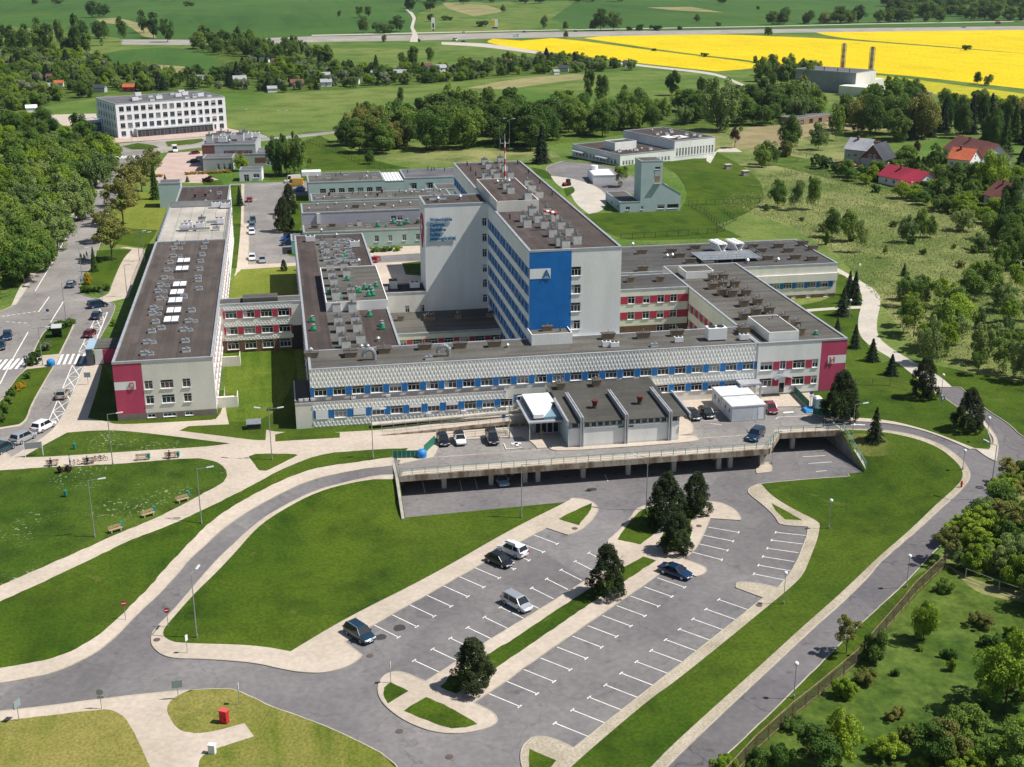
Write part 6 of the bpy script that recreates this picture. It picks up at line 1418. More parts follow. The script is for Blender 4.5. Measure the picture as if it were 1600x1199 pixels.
for s in ((( 'hatch','white',(394,400),(394,412)),'white car at the bottom of the rear car park'), (('hatch','silver',(410,404),(410,415)),'small pale car beside the white one in the rear car park'), (('hatch','white',(393,360),(394,371)),'white car, nearest of the bumper-to-bumper trio'),
    (('hatch','steelblue',(394,352),(394,361)),'blue-grey car, middle of the bumper-to-bumper trio'), (('hatch','teal',(395,342),(395,352)),'dark teal car, farthest of the bumper-to-bumper trio'), (('hatch','red',(389,321),(391,309)),'red car alone in the rear car park'),
    (('suv','navy',(462,382),(440,384)),'dark blue car, nearest of two in the shade of the middle block'), (('suv','blue',(462,374),(442,376)),'blue car behind the dark one in the block shade'), (('hatch','blue',(474,299),(461,299)),'blue car by the teal-sided shed'),
    (('van','yellow',(470,291),(453,291)),'yellow ambulance parked by the aqua block'), (('van','white',(466,285),(449,286)),'white ambulance behind the yellow one'), (('hatch','red',(584,412),(591,406)),'red car in the lane behind the middle block'),
    (('van','white',(270,231),(277,244)),'white van on the pink paving'), (('hatch','maroon',(310,241),(297,242)),'dark red car by the reception yard fence'), (('sedan','black',(312,254),(292,255)),'black car beside the reception building'),
    (('hatch','white',(1288,252),(1302,256)),'white car parked by the grey house'), (('suv','white',(1325,257),(1338,261)),'white car beside the red garden parasol'),
    (('van','white',(702,63),(720,65)),'white lorry at the highway crossing'), (('sedan','steelblue',(720,66),(729,66)),'blue car behind the white lorry'), (('hatch','blue',(813,51),(826,51)),'blue car on the highway right of the crossing'),
    (('hatch','darkblue',(893,50),(906,50)),'dark car on the highway left of the lone tree'), (('hatch','white',(720,52),(730,52)),'pale car on the far lane of the highway'), (('sedan','silver',(1500,44),(1512,44)),'silver car on the highway above the rapeseed'), (('van','red',(1553,38),(1566,38)),'red lorry on the highway at far right'), (('van','white',(801,58),(812,58)),'white box lorry beside the rapeseed corner')):
    car(*s[0], s[1], parts=s[0][2][1] > 240)
# ================================================================ street furniture
lampm = mat('lamp_head_grey', (.55,.57,.58), rough=.4)
def lamp(px, py, h, label, arms=1, rz=0, up=False, deck=0.0, ball=False, s=1.0):
    p = G(px, py, up); z = p.z+deck; g = 'tall street lamps' if not ball else 'short ball lamps'
    o = empty('street_lamp', (p.x, p.y, z), rz, label, 'street lamp', g); k = ('lamp', h, ball)
    if k not in WINC:
        t = MB().cyl((0,0,0),(0,0,h),.085 if h > 6 else .05,.05 if h > 6 else .04,n=8); WINC[k] = t.mesh('pole', [gal])
        WINC[k+(1,)] = MB().bar((0,0,h-.05),(1.9,0,h+.1),.07).mesh('arm', [gal]); WINC[k+(2,)] = MB().hull8([(1.3,-.14,h+.02),(2.3,-.16,h+.12),(2.3,.16,h+.12),(1.3,.14,h+.02)],[(1.3,-.1,h+.12),(2.25,-.1,h+.24),(2.25,.1,h+.24),(1.3,.1,h+.12)]).mesh('lamp_head', [lampm])
        WINC[k+(3,)] = MB().ball((0,0,h+.22),.27).mesh('globe', [pvc]); WINC['lb'] = MB().cyl((0,0,0),(0,0,.5),.14,n=8).mesh('base', [gal])
    link('pole', WINC[k], o); link('base', WINC['lb'], o)
    if ball: link('globe', WINC[k+(3,)], o)
    else:
        for i in range(arms): link('arm', WINC[k+(1,)], o, (0,0,0), i*math.pi*.9); link('lamp_head', WINC[k+(2,)], o, (0,0,0), i*math.pi*.9)
for a in ((148,840,8.4,'lamp post on the bench lawn, nearest the lower bench'),(315,819,8.4,'lamp post between the diagonal path and the ramp road'),(308,997,8.4,'lamp post at the pointed corner of the big middle lawn',1,1.2),(176.5,728,8.4,'lamp post beside the bicycles'),(425,719,8.4,'two-armed lamp post on the small triangular lawn',2),
    (583,717,8.0,'slim lamp post standing in front of the ribbed facade'),(815,810,8.4,'lamp post on the grass right of the deck shadow',1,-.2),(1009.5,797.5,8.4,'lamp post left of the three pines',1,2.7),(1546.5,780,8.4,'tall lamp post beside the hedge on the east road',1,2.0),(103,500,8.0,'lamp post at the tip of the upper traffic island'),
    (129,440,8.0,'lamp post by the yellow bush'),(199,465,7.5,'lamp post on the pale walk beside the long wing'),(218,408,7.5,'lamp post near the dry lawn'),(226,410,7.5,'twin lamp post next to the shaded strip'),(67,572,7.5,'lamp post at the zebra crossing with a plaque'),(1330,700,5.2,'pole at the foot of the wing wall'),(1206,726,5.5,'thin pole at the deck corner'),(796,685,7.0,'thin pole at the entrance steps'),(441,275,8,'lamp post behind the birch trees'),(391,352,7,'lamp post on the grass strip by the long wing')): lamp(*a)
for a in ((1224,945,4.2,'ball lamp by the corner of the right bays'),(1416,919,4.3,'ball lamp beside the road near the bare tree shadow'),(1240,1092,4.2,'ball lamp nearest the brown fence corner'),(1295,827,4.2,'ball lamp in the middle of the right lawn'),(1541,692,4.0,'ball lamp on the road island'),(1327,498,3.8,'ball lamp next to the tall spruce'),(1341,440,3.8,'ball lamp at the top of the curving path'),(1470,622,4,'blue-topped lamp by the pine'),(1504,735,3.0,'short marker post in the grass by the hydrant')): lamp(*a, ball=True)
for a in ((150,213,7,'small lamp at the wood edge by the office block'),(207,228,8,'lamp in front of the office block'),(380,205,9,'lamp behind the reception building'),(443,207,9,'twin floodlight by the birch trees',2),(781,235,12,'tall thin lamp behind the tower',1),(796,236,12,'second tall thin lamp behind the tower')): lamp(*a)
signr = mat('sign_face_red', (.50,.02,.03), rough=.4); signb = mat('sign_face_blue', (.02,.10,.28), rough=.4); signg = mat('sign_back_grey', (.22,.24,.25), rough=.5)
def sign(px, py, h, label, kind='noentry', rz=0.0):
    p = G(px, py); o = empty('road_sign', (p.x, p.y, p.z), rz, label, 'road sign', 'road signs'); MB().cyl((0,0,0),(0,0,h),.04).obj('pole', gal, o)
    if kind == 'noentry':
        MB().cyl((0,-.06,h-.3),(0,-.03,h-.3),.36,n=20).obj('disc', signr, o); MB().box(-.26,.26,-.075,-.062,h-.36,h-.24).obj('white_bar', pvc, o)
    elif kind == 'back': MB().cyl((0,-.03,h-.3),(0,.03,h-.3),.38,n=20).obj('disc', signg, o); MB().box(-.35,.35,-.03,.03,h-1.1,h-.8).obj('plate', signg, o)
    elif kind == 'round': MB().cyl((0,-.06,h-.3),(0,-.03,h-.3),.34,n=20).obj('disc', signb, o); MB().box(-.3,.3,-.06,-.03,h-1.15,h-.75).obj('plate', pvc, o)
    elif kind == 'square': MB().box(-.36,.36,-.06,-.03,h-.75,h-.02).obj('plate', signb, o); MB().box(-.15,.15,-.075,-.062,h-.6,h-.2).obj('pictogram', pvc, o)
    elif kind == 'board': MB().box(-.55,.55,-.05,.02,h-.9,h).obj('board', signg, o); MB().box(-.5,.5,-.065,-.052,h-.85,h-.05).obj('face', mat('board_face', (.25,.32,.34)), o)
    elif kind == 'white': MB().box(-.2,.2,-.06,-.03,h-.75,h).obj('plate', pvc, o)
    return o
sign(196.5,970,2.7,'round no-entry sign on the pavement edge, left of the ramp road'); sign(263,981,2.7,'round no-entry sign at the tip of the paved corner, right of the ramp road'); sign(293,1021.5,2.5,'small white sign on the paved corner',  'white', .9)
sign(159,1109,2.5,'dark round sign seen from behind with a small plate, by the driveway','back'); sign(279,1094,2.5,'square grey board at the mouth of the concrete driveway','board'); sign(30,1127,2.6,'narrow sign with two plates at the lower left','board',1.1); sign(374,1102,2.7,'thin dark sign edge-on beside the red cabinet','white',1.5); sign(610.5,1068,2.7,'dark edge-on sign on the round parking island','white',1.4)
sign(787,675,3.0,'round blue and white sign at the ramp foot','round'); sign(1266,637,3.0,'round blue sign by the portable toilet','round'); sign(1524,640,2.6,'square blue-and-white sign by the far hedge','square'); sign(42,575,2.4,'blue square crossing sign on the traffic island','square'); sign(161,474,3.0,'sign on the pale walk above the dark people carrier','back')
sign(76,500,2.4,'sign at the tip of the upper traffic island','round'); sign(138,602,2.4,'little sign on the walk beside the shaded lawn','board'); sign(1471,640,2.4,'small sign at the path junction','square')
# canopied bus shelter and info boards
o = empty('information_board', tuple(G(46,716)), .12, 'wide grey information board on two posts by the flowering lawn', 'notice board')
for x in (-1.3, 1.3): MB().box(x-.05,x+.05,-.05,.05,0,2.6).obj('post', pvc, o)
MB().box(-1.25,1.25,-.06,.0,1.4,2.4).obj('board', signg, o)
o.location = G(54,714)
o = empty('bus_shelter', tuple(G(90,527)), .1, 'small grey-roofed shelter between the bushes of the traffic island', 'shelter')
MB().hull8([(-1,-1,2.1),(1,-1,2.1),(1,1.4,2.3),(-1,1.4,2.3)],[(-1,-1,2.2),(1,-1,2.2),(1,1.4,2.4),(-1,1.4,2.4)]).obj('roof', grey, o); MB().box(-.95,-.9,-.8,1.2,.2,2.1).box(.9,.95,-.8,1.2,.2,2.1).box(-.9,.9,1.15,1.2,.2,2.1).obj('glass_walls', gl[1], o)
o = empty('link_canopy', (-37.6, 236.8, 0), 0, 'blue glazed porch with a raspberry side wall attached to the long wing', 'porch')
t = MB().box(0,1.5,0,6.4,3.3,3.5); t.obj('roof', mat('porch_blue_roof', (.30,.42,.52)), o); MB().box(1.5,8.85,.8,7.0,3.1,3.3).obj('flat_roof', roofG, o); MB().box(3.0,8.85,.7,.8,.2,3.0).obj('side_wall', redp, o); MB().box(1.5,3.0,.7,.8,.2,3.0).obj('pale_wall', creamW, o)
for i in range(4): MB().box(.05,.12,.2+i*1.5,1.6+i*1.5,.2,3.2).obj('glass_pane', gl[1], o)
for y in (.1,6.1): MB().box(.1,.25,y,y+.15,0,3.3).obj('post', bluew, o)
MB().box(.2,1.4,.05,.12,.2,3.2).obj('glass_pane', gl[1], o)
# benches with green bins
wood = mat('bench_wood', (.40,.30,.18), (.30,.21,.12), 3, .8, fine=.2); binm = mat('bin_green', (.02,.22,.19), rough=.6)
def bench(px, py, rz, label, up=False):
    p = G(px, py, up); o = empty('park_bench', tuple(p+Vector((0,0,.1))), rz, label, 'bench', 'park benches')
    for i in range(3): MB().box(-.95,.95,-.25+i*.17,-.11+i*.17,.42,.47).obj('seat_slat', wood, o)
    for i in range(2): MB().box(-.95,.95,.27+i*.03,.32+i*.03,.55+i*.2,.69+i*.2).obj('back_slat', wood, o)
    for x in (-.7,.6): MB().box(x,x+.14,-.25,.28,0,.42).box(x+.02,x+.1,.24,.3,.42,.95).obj('leg', stone, o)
    return o
def bin_(px, py, label):
    p = G(px, py); o = empty('litter_bin', tuple(p+Vector((0,0,.1))), 0, label, 'litter bin', 'green litter bins'); MB().cyl((0,0,.2),(0,0,.95),.2,.24,n=12).obj('drum', binm, o); MB().box(-.03,.03,.2,.26,0,1.1).obj('post', gal, o)
B_ = [bench(181,832,.52,'wooden bench lowest on the diagonal path'),bench(232,808,.52,'wooden bench in the middle of the diagonal path'),bench(286,785,.52,'wooden bench highest on the diagonal path'),bench(222,720,.05,'empty wooden bench on the upper path, right of the bicycles'),bench(267,717,.05,'bench with a person nearest the path junction'),bench(82,729,.05,'bench with a dark-clad person, farthest left'),bench(139,725.5,.05,'bench with a seated person beside the bicycles')]
for a in ((190,826,'green bin beside the lowest bench'),(241,802,'green bin beside the middle bench'),(294,778,'green bin beside the highest bench'),(233,719,'green bin by the empty bench'),(279,716,'green bin by the occupied bench near the junction'),(117,703,'green bin alone on the flowering lawn'),(103,777,'green bin alone on the bench lawn')): bin_(*a)
# people
SKN = mat('skin', (.45,.27,.19), rough=.6); HAIR = mat('dark_hair', (.03,.02,.015)); 
def person(p, rz, label, top=(.03,.03,.05), leg=(.03,.035,.06), pose='stand', hair=HAIR, h=1.72):
    o = empty('person', p, rz, label, 'person'); s = h/1.75
    tm_ = mat('jacket_cloth', top, rough=.9); lm_ = mat('trouser_cloth', leg, rough=.9)
    sit = pose == 'sit'; hp = .5 if sit else .92
    J = {'pel': (0,0,hp), 'wai': (0,-.0,hp+.22), 'che': (0,-.01,hp+.42), 'nek': (0,-.01,hp+.56), 'hed': (0,-.02,hp+.64), 'top': (0,-.02,hp+.80)}
    V = [(0,0,hp),(0,0,hp+.2),(0,.0,hp+.40),(0,0,hp+.55),(0,-.02,hp+.63),(0,-.02,hp+.78)]; Rr = [.15,.14,.16,.06,.085,.10]; Ed = [(0,1),(1,2),(2,3),(3,4),(4,5)]
    for sx in (-1, 1):
        b0 = len(V); sw = .14*sx if pose == 'walk' else 0
        if sit: V += [(.10*sx,-.05,hp),(.11*sx,-.48,hp+.02),(.11*sx,-.50,.10),(.11*sx,-.64,.05)]
        else: V += [(.10*sx,0,hp-.06),(.10*sx,-.06*0-sw*1.2,hp*.53),(.10*sx,-sw*2+.04,.09),(.10*sx,-sw*2-.12,.05)]
        Rr += [.10,.075,.05,.045]; Ed += [(0,b0),(b0,b0+1),(b0+1,b0+2),(b0+2,b0+3)]
        b0 = len(V); V += [(.19*sx,0,hp+.49),(.24*sx,.03+(0 if not sit else -.02),hp+.22),(.22*sx,-.12 if not sit else -.26,hp+(.0 if not sit else .1)),(.21*sx,-.16 if not sit else -.34,hp-(.07 if not sit else -.09))]
        Rr += [.065,.05,.038,.035]; Ed += [(2,b0),(b0,b0+1),(b0+1,b0+2),(b0+2,b0+3)]
    me = bpy.data.meshes.new('body'); me.from_pydata([(x*s, y*s, z*s) for x, y, z in V], Ed, []); me.materials.append(tm_)
    bo = link('body', me, o); sk = bo.modifiers.new('skin', 'SKIN'); sb = bo.modifiers.new('sub', 'SUBSURF'); sb.levels = 1; sb.render_levels = 1
    for i, v in enumerate(me.skin_vertices[0].data): v.radius = (Rr[i]*s, Rr[i]*s*.85); v.use_root = i == 0
    MB().ball((0,-.02*s,(hp+.72)*s),.105*s,10,8,0,1.25).obj('head', SKN, o); MB().ball((0,.01*s,(hp+.76)*s),.115*s,10,8,0,1.05).obj('hair', hair, o)
    t = MB()
    for sx in (-1, 1):
        if sit: t.cyl((.10*sx*s,-.0,hp*s),(.11*sx*s,-.48*s,(hp+.02)*s),.105*s,.08*s).cyl((.11*sx*s,-.48*s,(hp+.05)*s),(.11*sx*s,-.50*s,.1*s),.08*s,.06*s)
        else: t.cyl((.10*sx*s,0,(hp+.02)*s),(.10*sx*s,(-.14*sx*1.2 if pose == 'walk' else 0)*s,hp*.53*s),.105*s,.085*s).cyl((.10*sx*s,(-.14*sx*1.2 if pose == 'walk' else 0)*s,hp*.55*s),(.10*sx*s,(-.28*sx+.04 if pose == 'walk' else .04)*s,.1*s),.085*s,.06*s)
    t.obj('trousers', lm_, o); return o
person(tuple(gz(1286,668.5)+Vector((0,0,.12))), 1.4, 'person in a dark purple jacket standing by the deck railing', (.05,.025,.05), (.03,.05,.12))
for i, (lab, tp) in ((4, ('person in red-brown top sitting on the bench nearest the junction', (.10,.03,.03))), (5, ('person in dark clothes sitting on the bench farthest left', (.03,.02,.03))), (6, ('person in dark blue jacket sitting on the bench by the bicycles', (.02,.03,.08)))):
    q = B_[i].location; person((q.x-.2, q.y+.02, q.z-.03), .05, lab, tp, (.02,.02,.03), 'sit')
q = G(110,728); person(tuple(q+Vector((0,0,.1))), 1.5, 'person in a pale blue top standing at the edge of the upper path', (.30,.42,.55), (.02,.03,.05), 'stand')
for (x, y, lab, tp) in ((127,406,'person in black, left of the pair beside the avenue', (.015,.015,.03)), (136,403,'person in black, right of the pair beside the avenue', (.02,.02,.02)), (132,407,'person in a dark blue coat between the pair beside the avenue', (.02,.03,.08))):
    person(tuple(G(x, y)), 1, lab, tp, (.02,.02,.03), 'walk')
person(tuple(G(127,443)+Vector((0,0,.1))), .5, 'person in a light blue top by the yellow bush', (.15,.35,.6), (.03,.05,.1))
def bike(px, py, rz, lab, col):
    p = G(px, py); o = empty('bicycle', tuple(p+Vector((0,0,.1))), rz, lab, 'bicycle', 'bicycles by the bench'); fr = mat('bicycle_frame', col, rough=.4)
    w_ = MB()
    for i in range(16):
        a0, a1 = 2*math.pi*i/16, 2*math.pi*(i+1)/16; w_.bar((.34*math.cos(a0),0,.34*math.sin(a0)),(.34*math.cos(a1),0,.34*math.sin(a1)),.045)
        if i % 2 == 0: w_.bar((0,0,0),(.34*math.cos(a0),0,.34*math.sin(a0)),.008)
    wm_ = w_.mesh('wheel', [tyre])
    for x in (-.52, .52): link('wheel', wm_, o, (x, 0, .36))
    t = MB().bar((-.52,0,.36),(-.1,0,.33),.04).bar((-.1,0,.33),(-.25,0,.85),.05).bar((-.25,0,.8),(.38,0,.82),.05).bar((-.1,0,.33),(.38,0,.72),.05).bar((.52,0,.36),(.36,0,.98),.05).bar((-.52,0,.36),(-.23,0,.75),.03); t.obj('frame', fr, o)
    MB().bar((.34,-.28,1.0),(.34,.28,1.0),.04).obj('handlebar', dark, o); MB().box(-.38,-.12,-.07,.07,.86,.93).obj('saddle', dark, o)
bike(152,722,.2,'reddish bicycle right against the occupied bench',(.16,.02,.03)); bike(160,721.5,-.1,'dark red bicycle nearest the lamp post',(.20,.03,.03)); bike(119,728,.1,'pink bicycle held by the person in pale blue',(.45,.12,.12))
# cabinets, hydrant, igloo bins, toilet, barriers
o = empty('red_cabinet', tuple(G(351,1130)), -.5, 'red metal cabinet on the grass by the concrete driveway', 'cabinet'); MB().box(-.42,.42,-.3,.3,.1,1.55).obj('case', mat('cabinet_red', (.55,.02,.03), (.45,.02,.03), 2, .5), o); MB().box(-.47,.47,-.35,.35,1.55,1.65).obj('lid', mat('cabinet_red_lid', (.65,.08,.08)), o); MB().box(-.45,.45,-.32,.32,0,.1).obj('plinth', conc, o); MB().box(.15,.3,-.32,-.305,.5,.8).obj('lock', dark, o)
o = empty('white_cabinet', tuple(G(332,1178)), -.4, 'short white cabinet at the edge of the dry lawn', 'cabinet'); MB().box(-.36,.36,-.22,.22,0,1.1).obj('case', pvc, o); MB().box(-.4,.4,-.26,.26,1.1,1.16).obj('lid', roofW, o)
o = empty('fire_hydrant', tuple(G(1502,762)), 0, 'red hydrant post on the paving where the ramp meets the road', 'hydrant'); MB().cyl((0,0,0),(0,0,.95),.14,n=10).ball((0,0,.95),.16).obj('barrel', mat('hydrant_red', (.55,.05,.03)), o); MB().box(-.22,.22,-.05,.05,.6,.72).obj('outlet', mat('hydrant_red_cap', (.4,.04,.02)), o)
igl = mat('igloo_blue', (.03,.22,.55), rough=.5)
for px, py, lab in ((659,715,'blue dome bin at the bend of the green screens'),(80,572,'blue dome bin beside the zebra crossing'),):
    o = empty('dome_bin', tuple(G(px, py)+Vector((0,0,.1))), 0, lab, 'recycling bin', 'blue dome bins'); MB().cyl((0,0,0),(0,0,.7),.75,.8,n=14).obj('tub', igl, o); MB().ball((0,0,.7),.8,14,6,0,.75).obj('dome', igl, o)
o = empty('portable_toilet', tuple(gz(1276,641)+Vector((0,0,.1))), .1, 'grey-blue portable toilet with a white roof near the H panel', 'portable toilet'); MB().box(-.58,.58,-.58,.58,0,2.1).obj('cabin', mat('toilet_grey', (.28,.38,.40)), o); MB().hull8([(-.62,-.62,2.1),(.62,-.62,2.1),(.62,.62,2.1),(-.62,.62,2.1)],[(-.4,-.4,2.4),(.4,-.4,2.4),(.4,.4,2.4),(-.4,.4,2.4)]).obj('roof', pvc, o); MB().box(-.4,.4,-.6,-.585,.1,1.95).obj('door', mat('toilet_door', (.2,.33,.36)), o)
o = empty('blue_tarp', tuple(gz(1265,642)+Vector((0,0,.1))), .2, 'flat blue tarpaulin lying before the portable toilet', 'tarpaulin'); MB().hull8([(-1.4,-.9,0),(1.5,-.8,0),(1.3,.8,0),(-1.2,.9,0)],[(-1.2,-.7,.35),(1.3,-.6,.25),(1.0,.5,.5),(-1,.6,.45)]).obj('sheet', igl, o)
o = empty('green_pit_cover', (-2.2, 192.3, 0), 0, 'dark slatted ventilation box standing in the courtyard lawn', 'vent box'); MB().box(-1.1,1.1,-.7,.7,.1,1.0).obj('box', dark, o); MB().hull8([(-1.2,-.8,1.0),(1.2,-.8,1.0),(1.2,.9,1.3),(-1.2,.9,1.3)],[(-1.2,-.8,1.1),(1.2,-.8,1.1),(1.2,.9,1.4),(-1.2,.9,1.4)]).obj('lid', gal, o)
o.location = G(397,670)
bb = empty('billboard', tuple(G(677,49)), 0, 'tall white billboard beside the highway crossing', 'billboard', None); MB().box(-1.6,1.6,-.3,.3,2,12).obj('panel', pvc, bb); MB().box(-.5,.5,-.2,.2,0,2).obj('post', dark, bb); MB().box(-.8,.8,-.32,-.3,3,7).obj('dark_motif', dark, bb)
bb = empty('billboard', tuple(G(773,45)), 0, 'white and yellow billboard in the far meadow', 'billboard'); MB().box(-3,3,-.3,.3,1.5,8.5).obj('panel', pvc, bb); MB().box(-2.6,2.6,-.4,.2,0,1.5).obj('post', dark, bb); MB().box(-2.9,0,-.32,-.3,2,8).obj('yellow_motif', rape, bb)
# garden bits by the houses
o = empty('garden_parasol', tuple(G(1324,266)), 0, 'large coral-red garden parasol left of the crimson bungalow', 'parasol'); MB().cyl((0,0,2),(0,0,3),3.2,.2,n=10).obj('canopy', mat('parasol_coral', (.55,.10,.08)), o); MB().cyl((0,0,0),(0,0,2.2),.06).obj('pole', gal, o)
o = empty('paddling_pool', tuple(G(1490,316)), 0, 'round blue pool by the garden plot', 'pool'); MB().cyl((0,0,0),(0,0,.8),1.7,n=16).obj('wall', igl, o)
o = empty('paddling_pool', tuple(G(1513,312)), 0, 'small dark blue tub beside the drive', 'tub'); MB().cyl((0,0,0),(0,0,.7),.9,n=14).obj('wall', lblue, o)
# yard machinery and garden tractor
o = empty('tractor', tuple(G(885,291)), .4, 'small tractor with loader in the works yard', 'tractor'); MB().box(-1.2,.3,-.5,.5,.7,1.2).obj('bonnet', signr, o); MB().box(.2,1.2,-.6,.6,.7,2.2).obj('cab', dark, o)
for x, y, r_ in ((.7,-.7,.65),(.7,.7,.65),(-.9,-.6,.4),(-.9,.6,.4)): MB().cyl((x,y-.15,r_),(x,y+.15,r_),r_,n=14).obj('wheel', tyre, o)
for (x, y, lab) in ((1137,265,'grey brick shaft on the mound, upper of two'),(1164,275,'grey brick shaft on the mound, lower of two')):
    p = G(x, y); o = empty('ventilation_shaft', tuple(p), .2, lab, 'shaft'); MB().box(-1,1,-.8,.8,0,1.6).obj('shaft', stone, o); MB().box(-1.2,1.2,-1,1,1.6,1.8).obj('cap_slab', conc, o)
# ================================================================ fences
def fence(name, pts, label, h=1.8, step=2.5, m=None, mesh=None, rail=True, thin=.05):
    P_ = [G(x, y) for x, y in pts]; o = empty(name, tuple(P_[0]), 0, label, 'fence'); m = m or gal; b0 = P_[0]; t = MB(); pm_ = MB().box(-thin,thin,-thin,thin,0,h).mesh('post', [m])
    for i in range(len(P_)-1):
        a, c = P_[i], P_[i+1]; n = max(1, round((c-a).length/step))
        for j in range(n):
            p = a+(c-a)*j/n; q = a+(c-a)*(j+1)/n; p.z = hz(p.x, p.y); q.z = hz(q.x, q.y); link('post', pm_, o, p-b0)
            for zz_ in ((h, h*.15) if rail else (h,)): t.bar(p-b0+Vector((0,0,zz_)), q-b0+Vector((0,0,zz_)), thin*1.1)
            if mesh: e = Vector((0,0,h*.9)); f_ = Vector((0,0,.1)); msh.face([p+f_, q+f_, q+e, p+e])
    t.obj('rails', m, o); return o
rust = mat('rusty_fence_steel', (.20,.10,.055), (.28,.22,.15), 1.2, .8)
msh = MB()
fence('brown_fence', [(1476,887),(1430,930),(1384,985),(1337,1040),(1278,1090),(1238,1122),(1180,1175),(1130,1230)], 'rusty brown mesh fence on concrete footing along the east road', 2.0, 2.5, rust, True, True, .07)
wm2 = bpy.data.materials.new('wire_mesh'); wm2.use_nodes = True; tt = wm2.node_tree; bs_ = tt.nodes['Principled BSDF']; bs_.inputs['Base Color'].default_value = (.13,.11,.08,1); bs_.inputs['Alpha'].default_value = .42
msh.obj('wire_mesh', wm2, [c for c in COL.objects if c.name == 'brown_fence'][0]).location = -Vector([c for c in COL.objects if c.name == 'brown_fence'][0].location)
fence('wire_fence', [(1336,603),(1390,604),(1420,612)], 'thin wire fence behind the raspberry H corner', 1.5, 3.5, rust)
fence('boundary_fence', [(970,375),(1060,370),(1120,365),(1132,362),(1100,335),(1075,322),(1200,318)], 'dark post fence round the green slope behind the tower', 1.6, 3, dark)
fence('meadow_fence', [(480,222),(520,238),(560,256),(620,272),(700,272)], 'wire fence across the grass behind the aqua blocks', 1.7, 4, dark)
fence('house_fence', [(1230,238),(1260,246),(1330,262),(1400,285),(1450,300),(1530,330)], 'garden fence in front of the houses', 1.6, 4, dark)
fence('roadside_fence', [(400,218),(470,213),(530,206)], 'wire fence along the lane behind the birch trees', 2, 5, gal)
fence('timber_posts', [(1120,360),(1150,345),(1128,330)], 'short line of dark posts at the mound edge', 1.2, 2.5, dark)
fence('hedge_side_fence', [(1508,905),(1560,925),(1620,945)], 'pale post fence at the top of the overgrown plot', 1.5, 6, gal)
# ================================================================ trees
RNG = np.random.default_rng(11)
bark = mat('bark', (.10,.075,.055), (.06,.045,.035), 6, .95, fine=.2); barkw = mat('birch_bark', (.42,.40,.36), (.12,.10,.09), 5, .9)
LM = {'mid': leafmat('leaf_mid_green', (0.120,0.210,0.034), (0.180,0.282,0.048), .3), 'dark': leafmat('leaf_dark_green', (0.072,0.138,0.026), (0.114,0.198,0.036), .3), 'light': leafmat('leaf_light_green', (0.180,0.288,0.022), (0.264,0.372,0.036), .12),
 'grey': leafmat('leaf_willow_green', (0.174,0.252,0.074), (0.240,0.330,0.102), .25), 'olive': leafmat('leaf_olive', (0.186,0.198,0.048), (0.264,0.264,0.066), .2), 'pine': leafmat('needle_pine', (.032,.052,.018), (.060,.080,.030), .15), 'spruce': leafmat('needle_spruce', (.028,.052,.027), (.052,.085,.042), .2),
 'purple': leafmat('leaf_copper', (.07,.03,.03), (.10,.045,.04), .1), 'yellow': leafmat('blossom_yellow', (.55,.36,.02), (.42,.30,.03), .1), 'blossom': leafmat('blossom_white', (.30,.34,.22), (.16,.20,.09), .1)}
def leaves(C, Nn, S, name, m):
    n = len(C); a = RNG.normal(size=(n, 3)); Nn = Nn/np.linalg.norm(Nn, axis=1)[:, None]; Nn = Nn+RNG.normal(scale=.55, size=(n, 3)); Nn /= np.linalg.norm(Nn, axis=1)[:, None]
    u = np.cross(Nn, a); u /= np.linalg.norm(u, axis=1)[:, None]; v = np.cross(Nn, u); S = S[:, None]
    k = RNG.uniform(.5, 1, size=(n, 1)); V = np.stack([C-u*S-v*S*k*.5, C+u*S*.6-v*S*k, C+u*S+v*S*k*.6, C-u*S*.5+v*S*k], 1).reshape(-1, 3)
    me = bpy.data.meshes.new(name); me.vertices.add(4*n); me.vertices.foreach_set('co', V.ravel().astype(np.float32))
    me.loops.add(4*n); me.loops.foreach_set('vertex_index', np.arange(4*n, dtype=np.int32)); me.polygons.add(n)
    me.polygons.foreach_set('loop_start', np.arange(0, 4*n, 4, dtype=np.int32)); me.polygons.foreach_set('loop_total', np.full(n, 4, dtype=np.int32)); me.materials.append(m); me.update(calc_edges=True); return me
